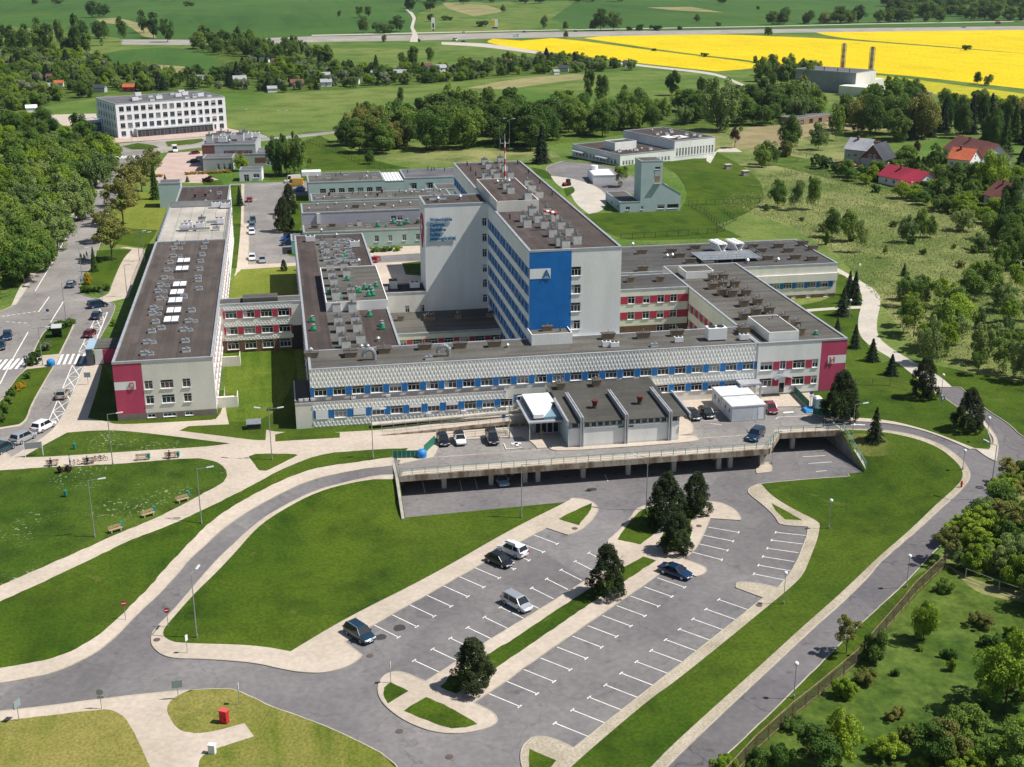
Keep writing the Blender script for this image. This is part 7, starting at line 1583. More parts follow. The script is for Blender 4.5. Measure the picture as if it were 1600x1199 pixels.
def crown(kind, N=5200):
    C = []; D = []
    def lobe(c, r, n, sq=(1, 1, 1)):
        d = RNG.normal(size=(n, 3)); d /= np.linalg.norm(d, axis=1)[:, None]; d[:, 2] = np.where((d[:, 2] < -.3) & (RNG.random(n) < .5), -d[:, 2], d[:, 2])
        rr = r*(.55+.5*RNG.random(n)**.45)[:, None]; C.append(np.array(c)+d*rr*np.array(sq)); D.append(d+np.array([0, 0, .8]))
    if kind in ('round', 'round2', 'wide', 'willow', 'poplar', 'birch', 'sparse', 'bush', 'bush2'):
        z0, zc, ax, az, nl, lr = {'round': (.15, .50, .38, .40, 44, .135), 'round2': (.2, .52, .36, .40, 36, .14), 'wide': (.12, .47, .48, .38, 52, .125), 'willow': (.05, .47, .43, .42, 60, .10), 'poplar': (.1, .50, .17, .45, 24, .09),
            'birch': (.15, .54, .25, .42, 26, .10), 'sparse': (.2, .62, .33, .34, 26, .10), 'bush': (0, .42, .52, .40, 20, .2), 'bush2': (0, .4, .62, .38, 26, .17)}[kind]
        for i in range(nl):
            d = RNG.normal(size=3); d /= np.linalg.norm(d); q = RNG.random()**.5*.98+.04; c = np.array([0, 0, zc])+d*np.array([ax, ax, az])*q
            taper = 1 if kind != 'poplar' else (1.1-abs(c[2]-.45)); r = lr*RNG.uniform(.5, 1.25)*taper
            lobe(c, r, N//nl, (1, 1, 1.35 if kind in ('willow', 'birch', 'poplar') else .85))
    elif kind == 'spruce':
        n = N; z = RNG.random(n)**1.25*.95+.03; lay = np.floor(z*13)/13; f = (z*13) % 1; R = (1-z)*.30*(1.15-.55*f)+.012; a = RNG.random(n)*6.283; nb = np.floor(a/6.283*9+lay*7)
        rad = R*(.35+.65*RNG.random(n)**.5)*(.8+.3*np.sin(nb*2.3+lay*30)); C.append(np.stack([rad*np.cos(a), rad*np.sin(a), z-rad*.25], 1)); D.append(np.stack([np.cos(a), np.sin(a), np.full(n, .9)], 1))
    elif kind == 'pine':
        for i in range(170):
            z = RNG.random()**.9; a = RNG.random()*6.283; R = .40*(1-z)**.5*min(1, .72+z*1.6)*(.85+.15*math.sin(a*3+z*9))*RNG.uniform(.55, 1.08)**.6; r = .055*RNG.uniform(.7, 1.35)
            lobe((R*math.cos(a), R*math.sin(a), .05+z*.88), r, N//170, (1, 1, 1.35))
    C = np.concatenate(C); D = np.concatenate(D); C[:, 2] = np.clip(C[:, 2], .01, 1.02); return C, D
def trunkmesh(kind, m):
    b = MB(); r = {'poplar': .012, 'birch': .009, 'spruce': .014, 'pine': .022, 'sparse': .016, 'bush': .012, 'bush2': .012}.get(kind, .018); top = .8 if kind in ('spruce', 'poplar', 'birch') else .55
    b.cyl((0,0,-.03),(.005,0,top*.5),r,r*.75,n=7,m=0); b.cyl((.005,0,top*.5),(-.004,.006,top),r*.75,r*.3,n=6)
    rr = random.Random(kind)
    for i in range({'sparse': 16, 'bare': 40}.get(kind, 7)):
        a = rr.random()*6.28; z = rr.uniform(.2, top*.9); q = rr.uniform(.12, .28)
        b.cyl((0,0,z),(q*math.cos(a),q*math.sin(a),z+q*rr.uniform(.5,1.3)),r*.4,r*.12,n=5,cap=False)
    return b.mesh('trunk', [m])
PROT = {}
def proto(kind, col, var=0):
    k = (kind, col, var)
    if k not in PROT:
        g = (kind, var)
        if g not in PROT: PROT[g] = crown(kind, {'pine': 21000, 'spruce': 8000, 'sparse': 5600, 'birch': 6000, 'poplar': 5500}.get(kind, 11000))
        C, D = PROT[g]; s = {'pine': .0105, 'spruce': .017, 'bush': .024, 'bush2': .021, 'sparse': .014, 'birch': .013}.get(kind, .0155)
        PROT[k] = leaves(C, D.copy(), s*RNG.uniform(.6, 1.4, len(C)), 'crown', LM[col])
        if ('t', kind) not in PROT: PROT[('t', kind)] = trunkmesh(kind, barkw if kind == 'birch' else bark)
    return PROT[k], PROT[('t', kind)]
NAMES = {'spruce': 'spruce_tree', 'pine': 'pine_tree', 'poplar': 'poplar_tree', 'birch': 'birch_tree', 'bush': 'shrub', 'bush2': 'shrub', 'willow': 'willow_tree'}
TCOUNT = 0
def tree(p, h, w, kind, col, label, group=None, var=None):
    global TCOUNT; TCOUNT += 1
    c, t = proto(kind, col, random.randrange(3) if var is None else var); nm = NAMES.get(kind, 'broadleaf_tree'); cat = 'shrub' if nm == 'shrub' else 'tree'
    o = empty(nm, tuple(p), random.uniform(0, 6.28), label, cat, group); wx = w/{'round': .98, 'round2': .95, 'wide': 1.15, 'willow': 1.0, 'poplar': .48, 'birch': .6, 'sparse': .82, 'bush': 1.35, 'bush2': 1.45, 'spruce': .6, 'pine': .80}[kind]
    link('trunk', t, o, sc=(wx, wx, h)); link('crown', c, o, sc=(wx, wx, h)); return o
def T(px, py, hp, wp, kind, col, label, up=False, group=None, var=None):
    """tree from its foot, height and width in the picture"""
    p = G(px, py, up); k = mpp(p); return tree(p, hp*k/.95, wp*k, kind, col, label, group, var)
for a in ((740,1076,86,80,'pine','pine','broad dark pine at the near end of the grass median'),(949,931,86,70,'pine','pine','dark pine in the middle of the grass median'),(1056,862,66,64,'pine','pine','lowest pine of the clump at the top island'),(1040,822,86,76,'pine','pine','biggest pine of the clump at the top island'),(1086,802,68,58,'pine','pine','right and farthest pine of the clump at the top island'),
    (1313,656,78,66,'pine','pine','rounded dark pine in front of the H panel'),(1366,689,54,32,'spruce','pine','lone spruce leaning beside the ramp, above the wing wall'),(1512,673,68,56,'pine','pine','pine on the grass between ramp and upper road'),(1442,623,68,50,'pine','pine','pine beside the upper end of the path'),
    (1392,587,34,27,'spruce','spruce','small spruce nearest the pines by the path'),(1362,565,36,28,'spruce','spruce','small spruce, second along the path from the pines'),(1335,545,38,22,'spruce','spruce','slim spruce close to the corner of the H wing'),(1308,519,22,16,'spruce','spruce','smallest spruce, by the long edge of the H wing'),(1316,494,44,30,'spruce','spruce','spruce left of the side path behind the H wing'),(1334,475,50,28,'spruce','spruce','tall spruce by the curve of the pale path'),(1326,462,38,22,'spruce','spruce','spruce half behind the tall one at the curve'),
    (444,362,52,38,'pine','pine','near dark conifer in the rear car park'),(452,335,46,30,'pine','pine','far dark conifer in the rear car park'),(444,424,18,13,'pine','pine','little conifer on the dry lawn by the middle block'),(516,365,13,13,'spruce','mid','tiny conifer behind the stacks at the back of the middle block'),(846,256,58,34,'spruce','spruce','tall spruce behind the tower'),(375,322,30,16,'spruce','spruce','thin spruce on the strip beside the long wing'),(148,425,38,16,'spruce','dark','dark columnar conifer on the avenue island'),
    (615,316,14,12,'spruce','dark','small conifer rising behind the pipe roof, left one'),(655,312,16,13,'spruce','dark','small conifer rising behind the pipe roof, right one'),(243,312,56,20,'spruce','dark','dark conifer by the windowless block'),(293,285,10,9,'spruce','dark','dwarf conifer on the little lawn by the gatehouse'),(325,285,10,22,'bush','purple','dark copper shrub near the gatehouse'),(258,282,9,7,'spruce','dark','dwarf conifer by the left yellow hedge'),
    (437,275,66,44,'willow','dark','left birch-like tree of the dark pair by the gatehouse'),(460,275,70,48,'willow','dark','right birch-like tree of the dark pair by the gatehouse'),(378,268,27,28,'round','light','bright green tree before the reception building'),(578,257,22,20,'round','mid','single round tree on the lawn behind the aqua blocks'),(485,262,16,10,'sparse','olive','wispy young tree on the back lawn'),
    (176,408,70,62,'sparse','olive','olive leafing tree nearest the long wing, first in the avenue row'),(168,378,60,50,'sparse','olive','olive tree behind the first of the avenue row'),(193,352,74,64,'sparse','olive','olive tree in the middle of the avenue row'),(209,322,66,60,'sparse','olive','fourth olive tree of the avenue row'),(222,300,58,52,'sparse','olive','fifth olive tree of the avenue row'),(236,283,50,44,'sparse','olive','last olive tree of the avenue row'),
    (1475,878,60,56,'sparse','olive','pollarded tree with yellow-green twigs beside the road'),(1322,1022,66,46,'sparse','olive','almost bare tree on the verge by the road'),(1362,1035,62,50,'bush','dark','dark ivy-clad tree by the brown fence'),(1442,1003,78,50,'round','light','yellow-green tree behind the brown fence'),(1486,1048,26,20,'bush','light','tiny yellow-green sapling in the overgrown plot'),(1438,1018,12,12,'bush','light','tiny yellow-green seedling below the tree behind the fence'),
    (1420,1155,34,38,'bush','mid','small round shrub in the overgrown plot'),(1570,1110,142,130,'wide','light','big yellow-green tree at the right edge'),(1480,1192,76,86,'bush','olive','olive shrub at the bottom of the overgrown plot'),(1590,1225,110,110,'wide','mid','green tree at the bottom right corner'),(1310,1200,110,80,'wide','light','bright tree with a bare centre near the fence bottom'),(1270,1215,96,90,'sparse','dark','leafless dark shrubby tree at the bottom edge'),(1215,1215,76,60,'bush2','mid','green shrub at the foot of the brown fence'),(1320,1090,36,46,'bush','light','bright bush pushing through the brown fence'),(1130,1212,46,50,'bush2','light','leafy shrub at the bottom edge beside the road'),(1240,1140,26,40,'bush2','dark','low dark bush on the road side of the fence'),(1180,1222,60,50,'bush','dark','dark shrub at the bottom edge left of the fence'),
    (1540,1010,18,30,'bush','dark','dark low bush at the plot border'),(1476,925,26,34,'bush2','mid','fern-like bush just behind the fence top'),
    (92,515,16,34,'bush2','dark','dark hedge on the upper traffic island'),(110,508,13,26,'bush2','mid','green hedge at the tip of the upper traffic island'),(72,548,18,22,'bush','blossom','pale flowering bush on the upper traffic island'),(52,572,26,30,'bush2','dark','spiky dark bush at the zebra crossing'),(36,607,13,18,'bush','yellow','yellow bush, upper of the pair on the lower island'),(28,612,13,15,'bush','yellow','yellow bush, lower of the pair on the lower island'),(44,592,12,15,'bush','dark','dark bush beside the yellow pair'),(18,620,16,20,'bush','mid','first clipped bush below the yellow pair'),(12,632,16,22,'bush','mid','second clipped bush below the yellow pair'),(8,645,18,24,'bush','mid','third clipped bush below the yellow pair'),(2,660,20,26,'bush','mid','last clipped bush at the left edge'),
    (139,445,20,18,'bush','yellow','round orange-yellow bush on the avenue island'),(134,457,14,22,'bush2','dark','left end of the clipped hedge on the avenue island'),(150,457,15,26,'bush2','mid','middle of the clipped hedge on the avenue island'),(165,455,14,18,'bush2','mid','right end of the clipped hedge on the avenue island'),(94,740,13,12,'bush','purple','leafless reddish bush on the bench lawn, left one'),(107,738,12,14,'bush','purple','leafless reddish bush on the bench lawn, right one'),
    (587,394,10,22,'bush2','mid','green shrub at the left end of the mint block border'),(603,393,10,24,'bush2','mid','green shrub in the middle of the mint block border'),(620,392,10,20,'bush2','light','light shrub before the arched doorway'),(178,510,12,12,'bush','light','small light bush by the porch of the long wing'),
    (970,292,34,24,'birch','mid','slim tree between the white box and the hose tower'),(1148,232,34,26,'sparse','purple','brown-leaved tree on the bare earth'),(1190,262,38,30,'round','mid','round tree right of the mound'),(1232,240,58,44,'round','dark','round dark tree above the fence by the houses'),(1278,235,46,36,'wide','grey','grey-green tree beside the round dark one'),(1306,220,64,30,'birch','mid','tall birch-like tree left of the grey house'),(1200,258,40,40,'wide','dark','dark round tree on the meadow edge'),(1228,245,26,30,'bush','olive','olive bush by the garden track'),
    (1300,372,46,34,'round','dark','dark tree of the cluster behind the rear wing'),(1325,378,60,32,'birch','mid','tall tree in the cluster behind the rear wing'),(1345,395,54,22,'birch','grey','pale slender birch at the edge of the cluster'),(1290,383,24,16,'bush','mid','small bush at the left of the cluster'),(1215,325,44,34,'round','mid','round tree on the slope above the green mound'),(1243,330,50,24,'birch','grey','slim grey-green tree on the slope'),(1270,328,62,26,'birch','mid','tallest slim tree on the slope'),
    (1415,380,46,34,'wide','grey','left willow in the meadow'),(1438,372,46,30,'round','mid','middle tree of the meadow trio'),(1454,372,34,22,'round','mid','right tree of the meadow trio'),(1505,362,40,44,'wide','grey','wide grey willow near the garden plot'),(1530,392,34,46,'bush2','grey','dense round willow bush in the meadow'),(1546,375,46,36,'round','mid','green tree beside the willow bush'),(1382,404,22,14,'sparse','mid','thin sapling in the meadow'),
    (1418,522,62,34,'birch','mid','birch left of the group above the path'),(1463,545,84,48,'birch','mid','tallest birch with a bare stem above the path'),(1492,540,60,40,'birch','grey','grey birch right of the tallest one'),(1440,460,26,16,'bush','dark','dark sapling on the dry slope'),(1412,432,20,14,'spruce','dark','dark little conifer on the dry slope')): T(*a)
KW = {'round': 'round-crowned', 'round2': 'uneven-crowned', 'wide': 'broad', 'willow': 'loose drooping', 'poplar': 'narrow upright', 'birch': 'slim airy', 'sparse': 'thinly leaved', 'bush': 'bushy', 'bush2': 'spreading bushy', 'spruce': 'conical', 'pine': 'dense'}
CW = {'mid': 'mid-green', 'dark': 'dark green', 'light': 'bright green', 'grey': 'grey-green', 'olive': 'olive', 'pine': 'dark', 'spruce': 'blackish-green', 'purple': 'copper', 'yellow': 'yellow', 'blossom': 'blossoming'}
def scatter(poly, n, hr, wr, kinds, label, group, gap=.62, name=None):
    P = [G(x, y)[:2] for x, y in P2(poly)]; xs = [p[0] for p in P]; ys = [p[1] for p in P]; got = []; tries = 0
    while len(got) < n and tries < n*60:
        tries += 1; x, y = random.uniform(min(xs), max(xs)), random.uniform(min(ys), max(ys))
        if not pip(np.array([[x, y]]), P)[0]: continue
        h = random.uniform(*hr); w = h*random.uniform(*wr)
        if any((x-a)**2+(y-b)**2 < (gap*(w+c)/2)**2 for a, b, c in got): continue
        if any(abs(x-a) < c*1.1+w*.3 and -h*1.7 < y-b < 4 for a, b, c, e in HUTS): continue
        kind, col = random.choice(kinds); got.append((x, y, w)); f = (h-hr[0])/(hr[1]-hr[0])
        lb = ' '.join([('low', 'middling', 'tall')[min(2, int(f*3))], CW[col], KW[kind], label]); q = tree((x, y, hz(x, y)), h, w, kind, col, lb, group)
        if name and q.name.startswith('broadleaf'): q.name = name
R1 = [('round','light'),('round','mid'),('round2','dark'),('wide','mid'),('willow','grey'),('round','dark')]
scatter("-75,300 60,262 150,262 176,268 166,290 148,318 128,350 104,388 78,412 48,440 16,462 -75,500", 85, (8.5,13), (.85,1.1), [('willow','grey'),('round','mid'),('wide','grey'),('willow','mid'),('willow','light'),('willow','grey'),('wide','mid')], 'tree in the wood left of the avenue', 'trees of the wood left of the avenue', .5, 'woodland_tree')
scatter("-75,205 60,200 110,206 160,225 174,250 160,262 60,262 -75,300", 40, (7,11), (.9,1.15), R1, 'tree at the upper end of the wood by the office block', 'trees at the upper end of the left wood', .5, 'woodland_tree')
scatter("-20,178 -20,100 60,85 140,96 200,112 300,124 345,128 345,140 170,146 150,152 90,160 50,172", 285, (4.5,10.5), (.85,1.2), R1+[('bush','mid'),('bush','light'),('bush2','blossom'),('spruce','spruce'),('willow','grey')], 'allotment tree round the office block', 'greenery of the left allotments', .42, 'allotment_tree')
scatter("345,148 350,120 400,90 480,108 600,116 720,105 800,98 870,92 960,104 1005,110 850,116 770,122 690,130 600,135 500,142 400,148", 280, (4,9), (.9,1.25), R1+[('bush','mid'),('bush','dark'),('bush2','blossom'),('spruce','spruce')], 'tree in the middle allotments', 'greenery of the middle allotments', .45, 'orchard_tree')
scatter("0,95 20,68 60,62 120,68 150,80 120,98 60,98", 18, (14,22), (.4,.6), [('poplar','mid'),('birch','dark'),('poplar','dark'),('round2','dark')], 'tree standing over the left allotments', 'tall trees over the left allotments', .6)
for a in ((120,95,72,22,'poplar','dark','tallest poplar above the left allotments'),(62,65,38,20,'poplar','mid','poplar left of the tallest one'),(160,72,40,20,'birch','dark','narrow dark tree right of the tallest poplar'),(192,66,40,20,'birch','dark','narrow tree at the bare earth patch'),(225,52,36,20,'poplar','mid','left tree of the roadside clump'),(240,60,40,24,'poplar','dark','middle tree of the roadside clump'),(262,66,36,26,'round2','dark','right tree of the roadside clump'),(145,28,26,24,'round','dark','round tree at the top of the field, left'),(160,27,22,28,'wide','dark','round tree at the top of the field, right'),(55,8,12,12,'round','dark','small lone tree at the top left'),(90,6,8,20,'bush2','dark','low hedge clump at the top left'),(295,10,10,20,'bush2','dark','bush in the tramlined field'),
    (186,112,16,12,'spruce','spruce','dark conifer at the tip of the dry field'),(370,125,26,24,'spruce','spruce','dark conifer by the field corner behind the office block'),(500,108,26,20,'spruce','spruce','dark spruce over the middle allotments'),(550,118,22,22,'spruce','spruce','conifer near the black-roofed hut'),(588,118,30,22,'spruce','dark','conifer behind the steep dark hut'),(631,112,30,18,'birch','dark','birch left of the clump at the allotment top'),(645,108,40,22,'poplar','mid','tallest of the clump at the allotment top'),(672,100,30,14,'birch','mid','slim tree right of the clump at the allotment top'),
    (530,26,10,8,'round','dark','single tree in the far field'),(562,28,18,14,'birch','mid','left tree of the far field pair'),(576,26,18,14,'poplar','mid','right tree of the far field pair'),(568,52,26,20,'round','dark','tree at the left of the roadside thicket'),(600,52,20,40,'bush2','dark','thicket beside the highway'),(620,50,26,30,'wide','dark','round trees at the right of the roadside thicket'),(640,14,22,16,'round','dark','tree left of the far track'),(640,18,26,22,'round2','dark','tree over the far track'),(672,18,22,22,'wide','dark','tree right of the far track'),(673,34,12,14,'round','dark','small tree below the far track'),(698,32,9,24,'bush2','dark','low shrubs in the far meadow'),(753,42,12,22,'bush2','dark','shrubs before the yellow billboard'),(786,20,12,10,'round','mid','lone tree in the far meadow'),
    (600,66,12,10,'round','mid','small tree on the highway verge'),(655,66,6,6,'bush','mid','bush on the highway verge'),(884,60,12,10,'round','mid','tree on the rape field corner'),(850,46,22,14,'round2','grey','pale tree behind the highway'),(884,47,14,12,'round','grey','small pale tree behind the highway'),(938,48,34,26,'round','dark','big tree group behind the highway, left part'),(958,48,30,32,'wide','dark','big tree group behind the highway, right part'),(926,48,16,14,'round','dark','small tree left of the big group'),(983,48,8,12,'bush2','dark','first roadside bush after the big group'),(1000,48,12,16,'bush2','dark','second roadside bush after the big group'),(1025,48,11,22,'bush2','dark','third roadside bush after the big group'),(1062,47,7,10,'bush','dark','fourth roadside bush after the big group'),(1089,35,12,12,'round','dark','round tree alone in the far wheat'),(1122,41,8,12,'bush2','dark','bush behind the far path'),(1128,6,10,16,'round','dark','tree at the top edge'),(1185,15,6,8,'bush','dark','bush in the upper field'),
    (1200,55,16,16,'bush2','mid','bush at the edge of the big rapeseed field'),(1022,80,5,10,'bush2','dark','tiny bush on the line between rapeseed fields, left'),(1101,89,8,14,'bush2','dark','tiny bush on the line between rapeseed fields, right'),(1180,99,12,10,'bush','mid','bush at the end of the field line'),(1310,79,11,16,'bush2','mid','round bush inside the rapeseed'),(1328,132,20,16,'round','dark','left round tree at the rapeseed edge'),(1343,134,18,18,'round','mid','right round tree at the rapeseed edge')): 
    x_, y_ = a[0], a[1]
    if a[6].startswith('round bush') : x_ = 1510; y_ = 79
    if a[6].startswith('left round tree at the r'): x_ = 1527
    if a[6].startswith('right round tree at the r'): x_ = 1543
    T(x_, y_, *a[2:])
scatter("230,66 300,66 330,84 380,90 420,92 470,100 480,80 400,72 330,66", 26, (9,16), (.5,.75), [('round','dark'),('birch','dark'),('poplar','mid'),('round2','mid')], 'tree left of the highway lay-by', 'tall trees left of the highway lay-by', .6)
scatter("535,228 545,238 620,243 690,238 640,205 560,205", 20, (10,15), (.85,1.05), [('round','dark'),('round','mid'),('willow','olive'),('round2','dark'),('birch','mid')], 'tree in the left clump behind the aqua blocks', 'trees of the left clump behind the aqua blocks', .5, 'woodland_tree')
scatter("660,236 760,236 840,236 860,216 800,190 700,188 665,205", 28, (13,19), (.8,1.0), [('round','dark'),('round','dark'),('round2','dark'),('wide','mid'),('birch','dark')], 'tree in the big clump behind the tower', 'dark trees of the big clump behind the tower', .5, 'woodland_tree')
for a in ((625,172,36,14,'birch','dark','narrow tall tree sticking out left of the big clump'),(920,160,58,20,'poplar','dark','dark poplar over the wood, left one'),(940,172,56,26,'birch','dark','dark tree right of the left poplar'),(975,180,48,20,'birch','dark','narrow dark tree before the meadow'),(1050,150,40,28,'round2','dark','dark tree on the meadow edge above the works'),(1095,150,34,20,'birch','dark','slim dark tree left of the big willow'),(1125,205,84,70,'willow','grey','huge grey-green willow above the works')): T(*a)
scatter("790,205 800,232 880,225 1000,205 1060,200 1200,198 1290,184 1260,160 1180,162 1100,168 1000,180 880,178", 85, (9,14.5), (.75,1.0), [('round','mid'),('willow','grey'),('round','dark'),('birch','mid'),('round2','mid'),('willow','mid')], 'tree in the mixed wood behind the works', 'trees of the mixed wood behind the works', .5, 'woodland_tree')
scatter("1180,160 1260,160 1290,130 1240,118 1190,112 1180,130", 22, (9,16), (.5,.8), [('round','olive'),('birch','mid'),('poplar','dark'),('round','mid')], 'tree between the rapeseed and the boiler house', 'trees left of the boiler house', .5)
scatter("1330,215 1400,225 1460,228 1400,190 1330,190 1310,200", 12, (13,20), (.7,.9), [('round','olive'),('round','mid'),('round','dark')], 'tree before the boiler house annex', 'large trees before the boiler house', .45)
scatter("1390,230 1470,215 1600,245 1640,290 1640,215 1500,195 1400,200", 36, (11,17), (.42,.6), [('spruce','spruce'),('spruce','dark'),('spruce','spruce'),('round','dark')], 'tree in the belt behind the houses', 'dark conifers behind the houses', .5)
scatter("1300,180 1330,150 1420,150 1600,180 1640,160 1640,210 1500,198 1400,200", 34, (8,13), (.8,1.05), [('round','olive'),('round','mid'),('wide','dark'),('round','light')], 'tree around the sheds right of the boiler house', 'leafy trees round the sheds', .5)
scatter("1320,268 1400,290 1530,330 1600,350 1620,300 1540,290 1430,262 1350,246", 70, (4,8), (.9,1.2), [('round','dark'),('round','light'),('bush','mid'),('bush2','dark'),('round','mid'),('spruce','dark')], 'garden tree among the houses', 'garden greenery among the houses', .6, 'garden_tree')
for a in ((1415,262,36,42,'round','mid','broad green tree between the black-gabled house and the crimson bungalow'),(1462,276,50,34,'sparse','dark','dark feathery tree left of the orange-roofed house'),(1546,308,76,62,'wide','light','bright lime-green tree beside the orange-roofed house'),(1432,240,20,14,'round','purple','copper tree behind the gazebo'),(1575,345,70,40,'round','dark','dark tree hiding the brown-roofed house'),(1560,372,60,30,'spruce','mid','green conifer below the brown-roofed house')): T(*a)
scatter("1330,270 1440,300 1445,296 1335,265", 16, (2,2.8), (1.0,1.3), [('bush2','dark')], 'hedge plant before the crimson bungalow', 'dark hedge before the bungalow', .4)
scatter("1440,240 1520,298 1524,292 1478,262", 4, (2,2.6), (1.0,1.3), [('bush2','dark')], 'hedge plant below the orange-roofed house', 'hedge below the orange-roofed house', .4)
scatter("1405,470 1600,420 1650,560 1600,600 1480,582 1420,560", 40, (5,10), (.55,.8), [('birch','mid'),('birch','grey'),('birch','light'),('sparse','light'),('sparse','mid'),('willow','grey')], 'tree in the thicket right of the pale path', 'young trees of the right thicket', .8, 'thicket_tree')
scatter("1560,360 1640,350 1640,440 1570,430", 9, (8,12), (.6,.8), [('round','dark'),('round','mid')], 'tree at the right edge below the last house', 'trees at the right edge below the houses', .5)
scatter("1180,330 1300,300 1560,400 1560,440 1330,420", 13, (1.0,3.2), (1.0,1.4), [('bush','mid'),('bush','dark'),('bush2','olive')], 'shrub on the rough meadow', 'low shrubs in the rough meadow', 1)
scatter("1465,868 1500,835 1552,780 1575,752 1605,735 1660,760 1660,870 1600,930 1520,905 1485,888", 44, (3.2,6.5), (.85,1.15), [('round','mid'),('bush','dark'),('wide','mid'),('sparse','olive'),('bush','light'),('wide','grey'),('sparse','light')], 'tree in the hedge beside the east road', 'tall hedge beside the east road', .42, 'hedge_tree')
scatter("1600,915 1700,950 1700,1000 1610,960", 5, (4,7), (.8,1), [('round','dark'),('wide','dark')], 'tree in the shadowed corner at the right edge', 'trees at the shadowed right corner', .5)
scatter("1380,20 1600,2 1640,36 1450,38 1380,36", 75, (11,19), (.9,1.4), [('round','dark'),('wide','dark'),('round2','mid'),('wide','mid')], 'tree of the far belt beyond the highway at the top right', 'far tree belt at the top right', .5)
scatter("1210,38 1340,34 1380,36 1200,40", 16, (10,19), (.8,1.2), [('round','dark'),('round2','mid')], 'tree along the far path above the big rapeseed field', 'trees above the big rapeseed field', .6)
scatter("640,0 780,-4 1000,-6 1000,3 760,8 660,6", 40, (12,19), (.9,1.4), [('round','dark'),('wide','mid')], 'tree in the far wood at the top edge', 'far wood at the top edge', .6)
scatter("1360,10 1640,-8 1640,3 1400,14", 40, (12,19), (.9,1.4), [('round','dark'),('wide','dark')], 'tree in the far wood at the top right corner', 'far wood at the top right corner', .6)
scatter("1375,138 1440,150 1452,146 1380,133", 8, (5,8), (.8,1.0), [('round','mid'),('bush','dark')], 'tree at the lower border of the fading rapeseed', 'trees below the fading rapeseed', .5)
# yellow hedges by the gatehouse
for pts, lab, g in (([(292+i*6.6, 273.5-.3*i) for i in range(11)], 'clipped bright yellow bush in the long hedge before the reception annex', 'long yellow hedge'), ([(233+i*6, 277) for i in range(4)], 'clipped bright yellow bush in the short hedge at the yard corner', 'short yellow hedge')):
    for x, y in pts: T(x, y, 6, 10, 'bush2', 'yellow', lab, group=g)
# tall grass tufts in the rough plot and the meadows: nobody could count them
def tufts(name, label, poly, n, h, m):
    P = [G(x, y)[:2] for x, y in P2(poly)]; A = np.array([[*p] for p in P]); lo, hi = A.min(0), A.max(0); Q = RNG.uniform(lo, hi, (n*3, 2)); Q = Q[pip(Q, P)][:n]; z = hgen(Q)+.1
    k = len(Q); a = RNG.random(k)*6.283; w_ = RNG.uniform(.5, 1, k)*h*.8; hh = RNG.uniform(.4, 1, k)*h; u = np.stack([np.cos(a), np.sin(a)], 1)*w_[:, None]*.5; tl = RNG.normal(scale=h*.35, size=(k, 2))
    V = np.zeros((k, 3, 3)); V[:, 0, :2] = Q-u; V[:, 1, :2] = Q+u; V[:, 2, :2] = Q+tl; V[:, :2, 2] = z[:, None]; V[:, 2, 2] = z+hh
    me = bpy.data.meshes.new(name); me.vertices.add(3*k); me.vertices.foreach_set('co', V.reshape(-1).astype(np.float32)); me.loops.add(3*k); me.loops.foreach_set('vertex_index', np.arange(3*k, dtype=np.int32)); me.polygons.add(k)
    me.polygons.foreach_set('loop_start', np.arange(0, 3*k, 3, dtype=np.int32)); me.polygons.foreach_set('loop_total', np.full(k, 3, dtype=np.int32)); me.materials.append(m); me.update(calc_edges=True)
    tag(link(name, me), label, 'grass', kind='stuff')
tufts('meadow_grass', 'pale tufted grass over the rough meadow between the wings and the houses', "1120,320 1230,262 1330,275 1500,330 1640,400 1640,600 1440,560 1380,480 1310,400 1230,350", 26000, .5, leafmat('grass_blade_straw', (.26,.31,.10), (.42,.42,.19), 0))

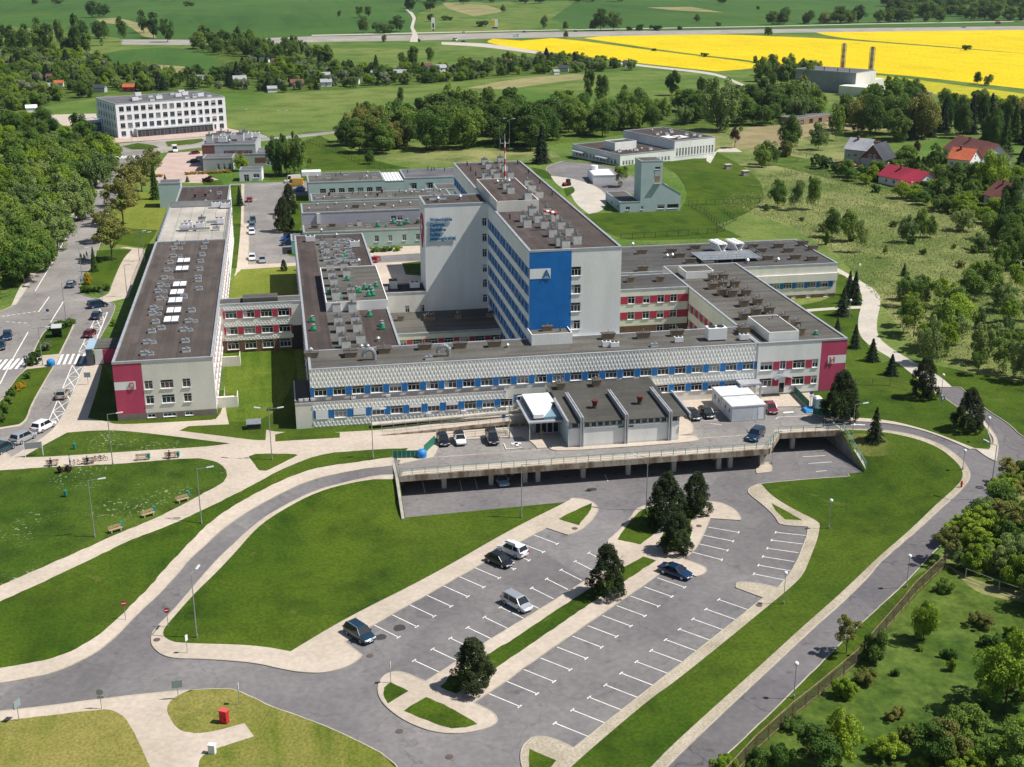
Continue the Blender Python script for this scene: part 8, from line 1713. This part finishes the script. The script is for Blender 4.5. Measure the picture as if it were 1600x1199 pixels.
scatter("1270,262 1330,290 1530,350 1600,360 1640,380 1640,330 1560,318 1440,300 1330,268", 46, (3,6.5), (.95,1.3), [('bush','mid'),('round','light'),('bush2','dark'),('round','mid'),('willow','grey')], 'garden shrub along the house fences', 'shrubs along the house fences', .55, 'garden_tree')
scatter("1440,262 1600,262 1640,300 1600,330 1530,300 1500,290", 26, (5,10), (.8,1.1), [('round','dark'),('round','mid'),('spruce','spruce'),('wide','light')], 'tree close round the orange and maroon houses', 'trees round the orange and maroon houses', .6, 'garden_tree')
scatter("0,96 -60,110 -60,60 0,50 60,50 130,50 190,60 60,66", 34, (8,15), (.6,.9), [('round','dark'),('birch','mid'),('willow','grey'),('poplar','dark')], 'tree between the left allotments and the highway', 'trees behind the left allotments', .5, 'woodland_tree')

scatter("300,72 360,68 420,74 500,88 520,104 470,100 400,90 350,90 320,84", 40, (7,15), (.7,1.05), [('round','dark'),('birch','mid'),('willow','grey'),('round','mid'),('poplar','dark')], 'tree in the dense corner right of the small field', 'trees right of the small field', .5, 'woodland_tree')

scatter("1170,1230 1380,1040 1450,1060 1500,960 1560,950 1640,1000 1640,1230", 24, (.8,2.6), (1.0,1.5), [('bush','light'),('bush2','mid'),('bush','mid'),('bush2','olive'),('bush2','light')], 'weedy shrub in the overgrown plot', 'weedy shrubs in the overgrown plot', .8)
scatter("1380,1170 1500,1130 1640,1060 1640,1260 1300,1260", 9, (3,5.5), (1.0,1.3), [('wide','light'),('round','mid'),('bush','light'),('wide','mid')], 'tree in the lower right corner', 'trees in the lower right corner', .6)
if HAZE:
    o = MB().box(-2600, 3200, -160, 5200, -4.5, 82).obj('haze', []); o['kind'] = 'stuff'; o['label'] = 'thin blue-white summer haze over the whole valley'
    m = bpy.data.materials.new('haze_air'); m.use_nodes = True; t = m.node_tree; t.nodes.clear(); pv = t.nodes.new('ShaderNodeVolumePrincipled'); pv.inputs['Density'].default_value = HAZE; pv.inputs['Color'].default_value = (.75,.85,1,1); pv.inputs['Anisotropy'].default_value = .3
    ou = t.nodes.new('ShaderNodeOutputMaterial'); t.links.new(pv.outputs[0], ou.inputs['Volume']); o.data.materials.append(m)
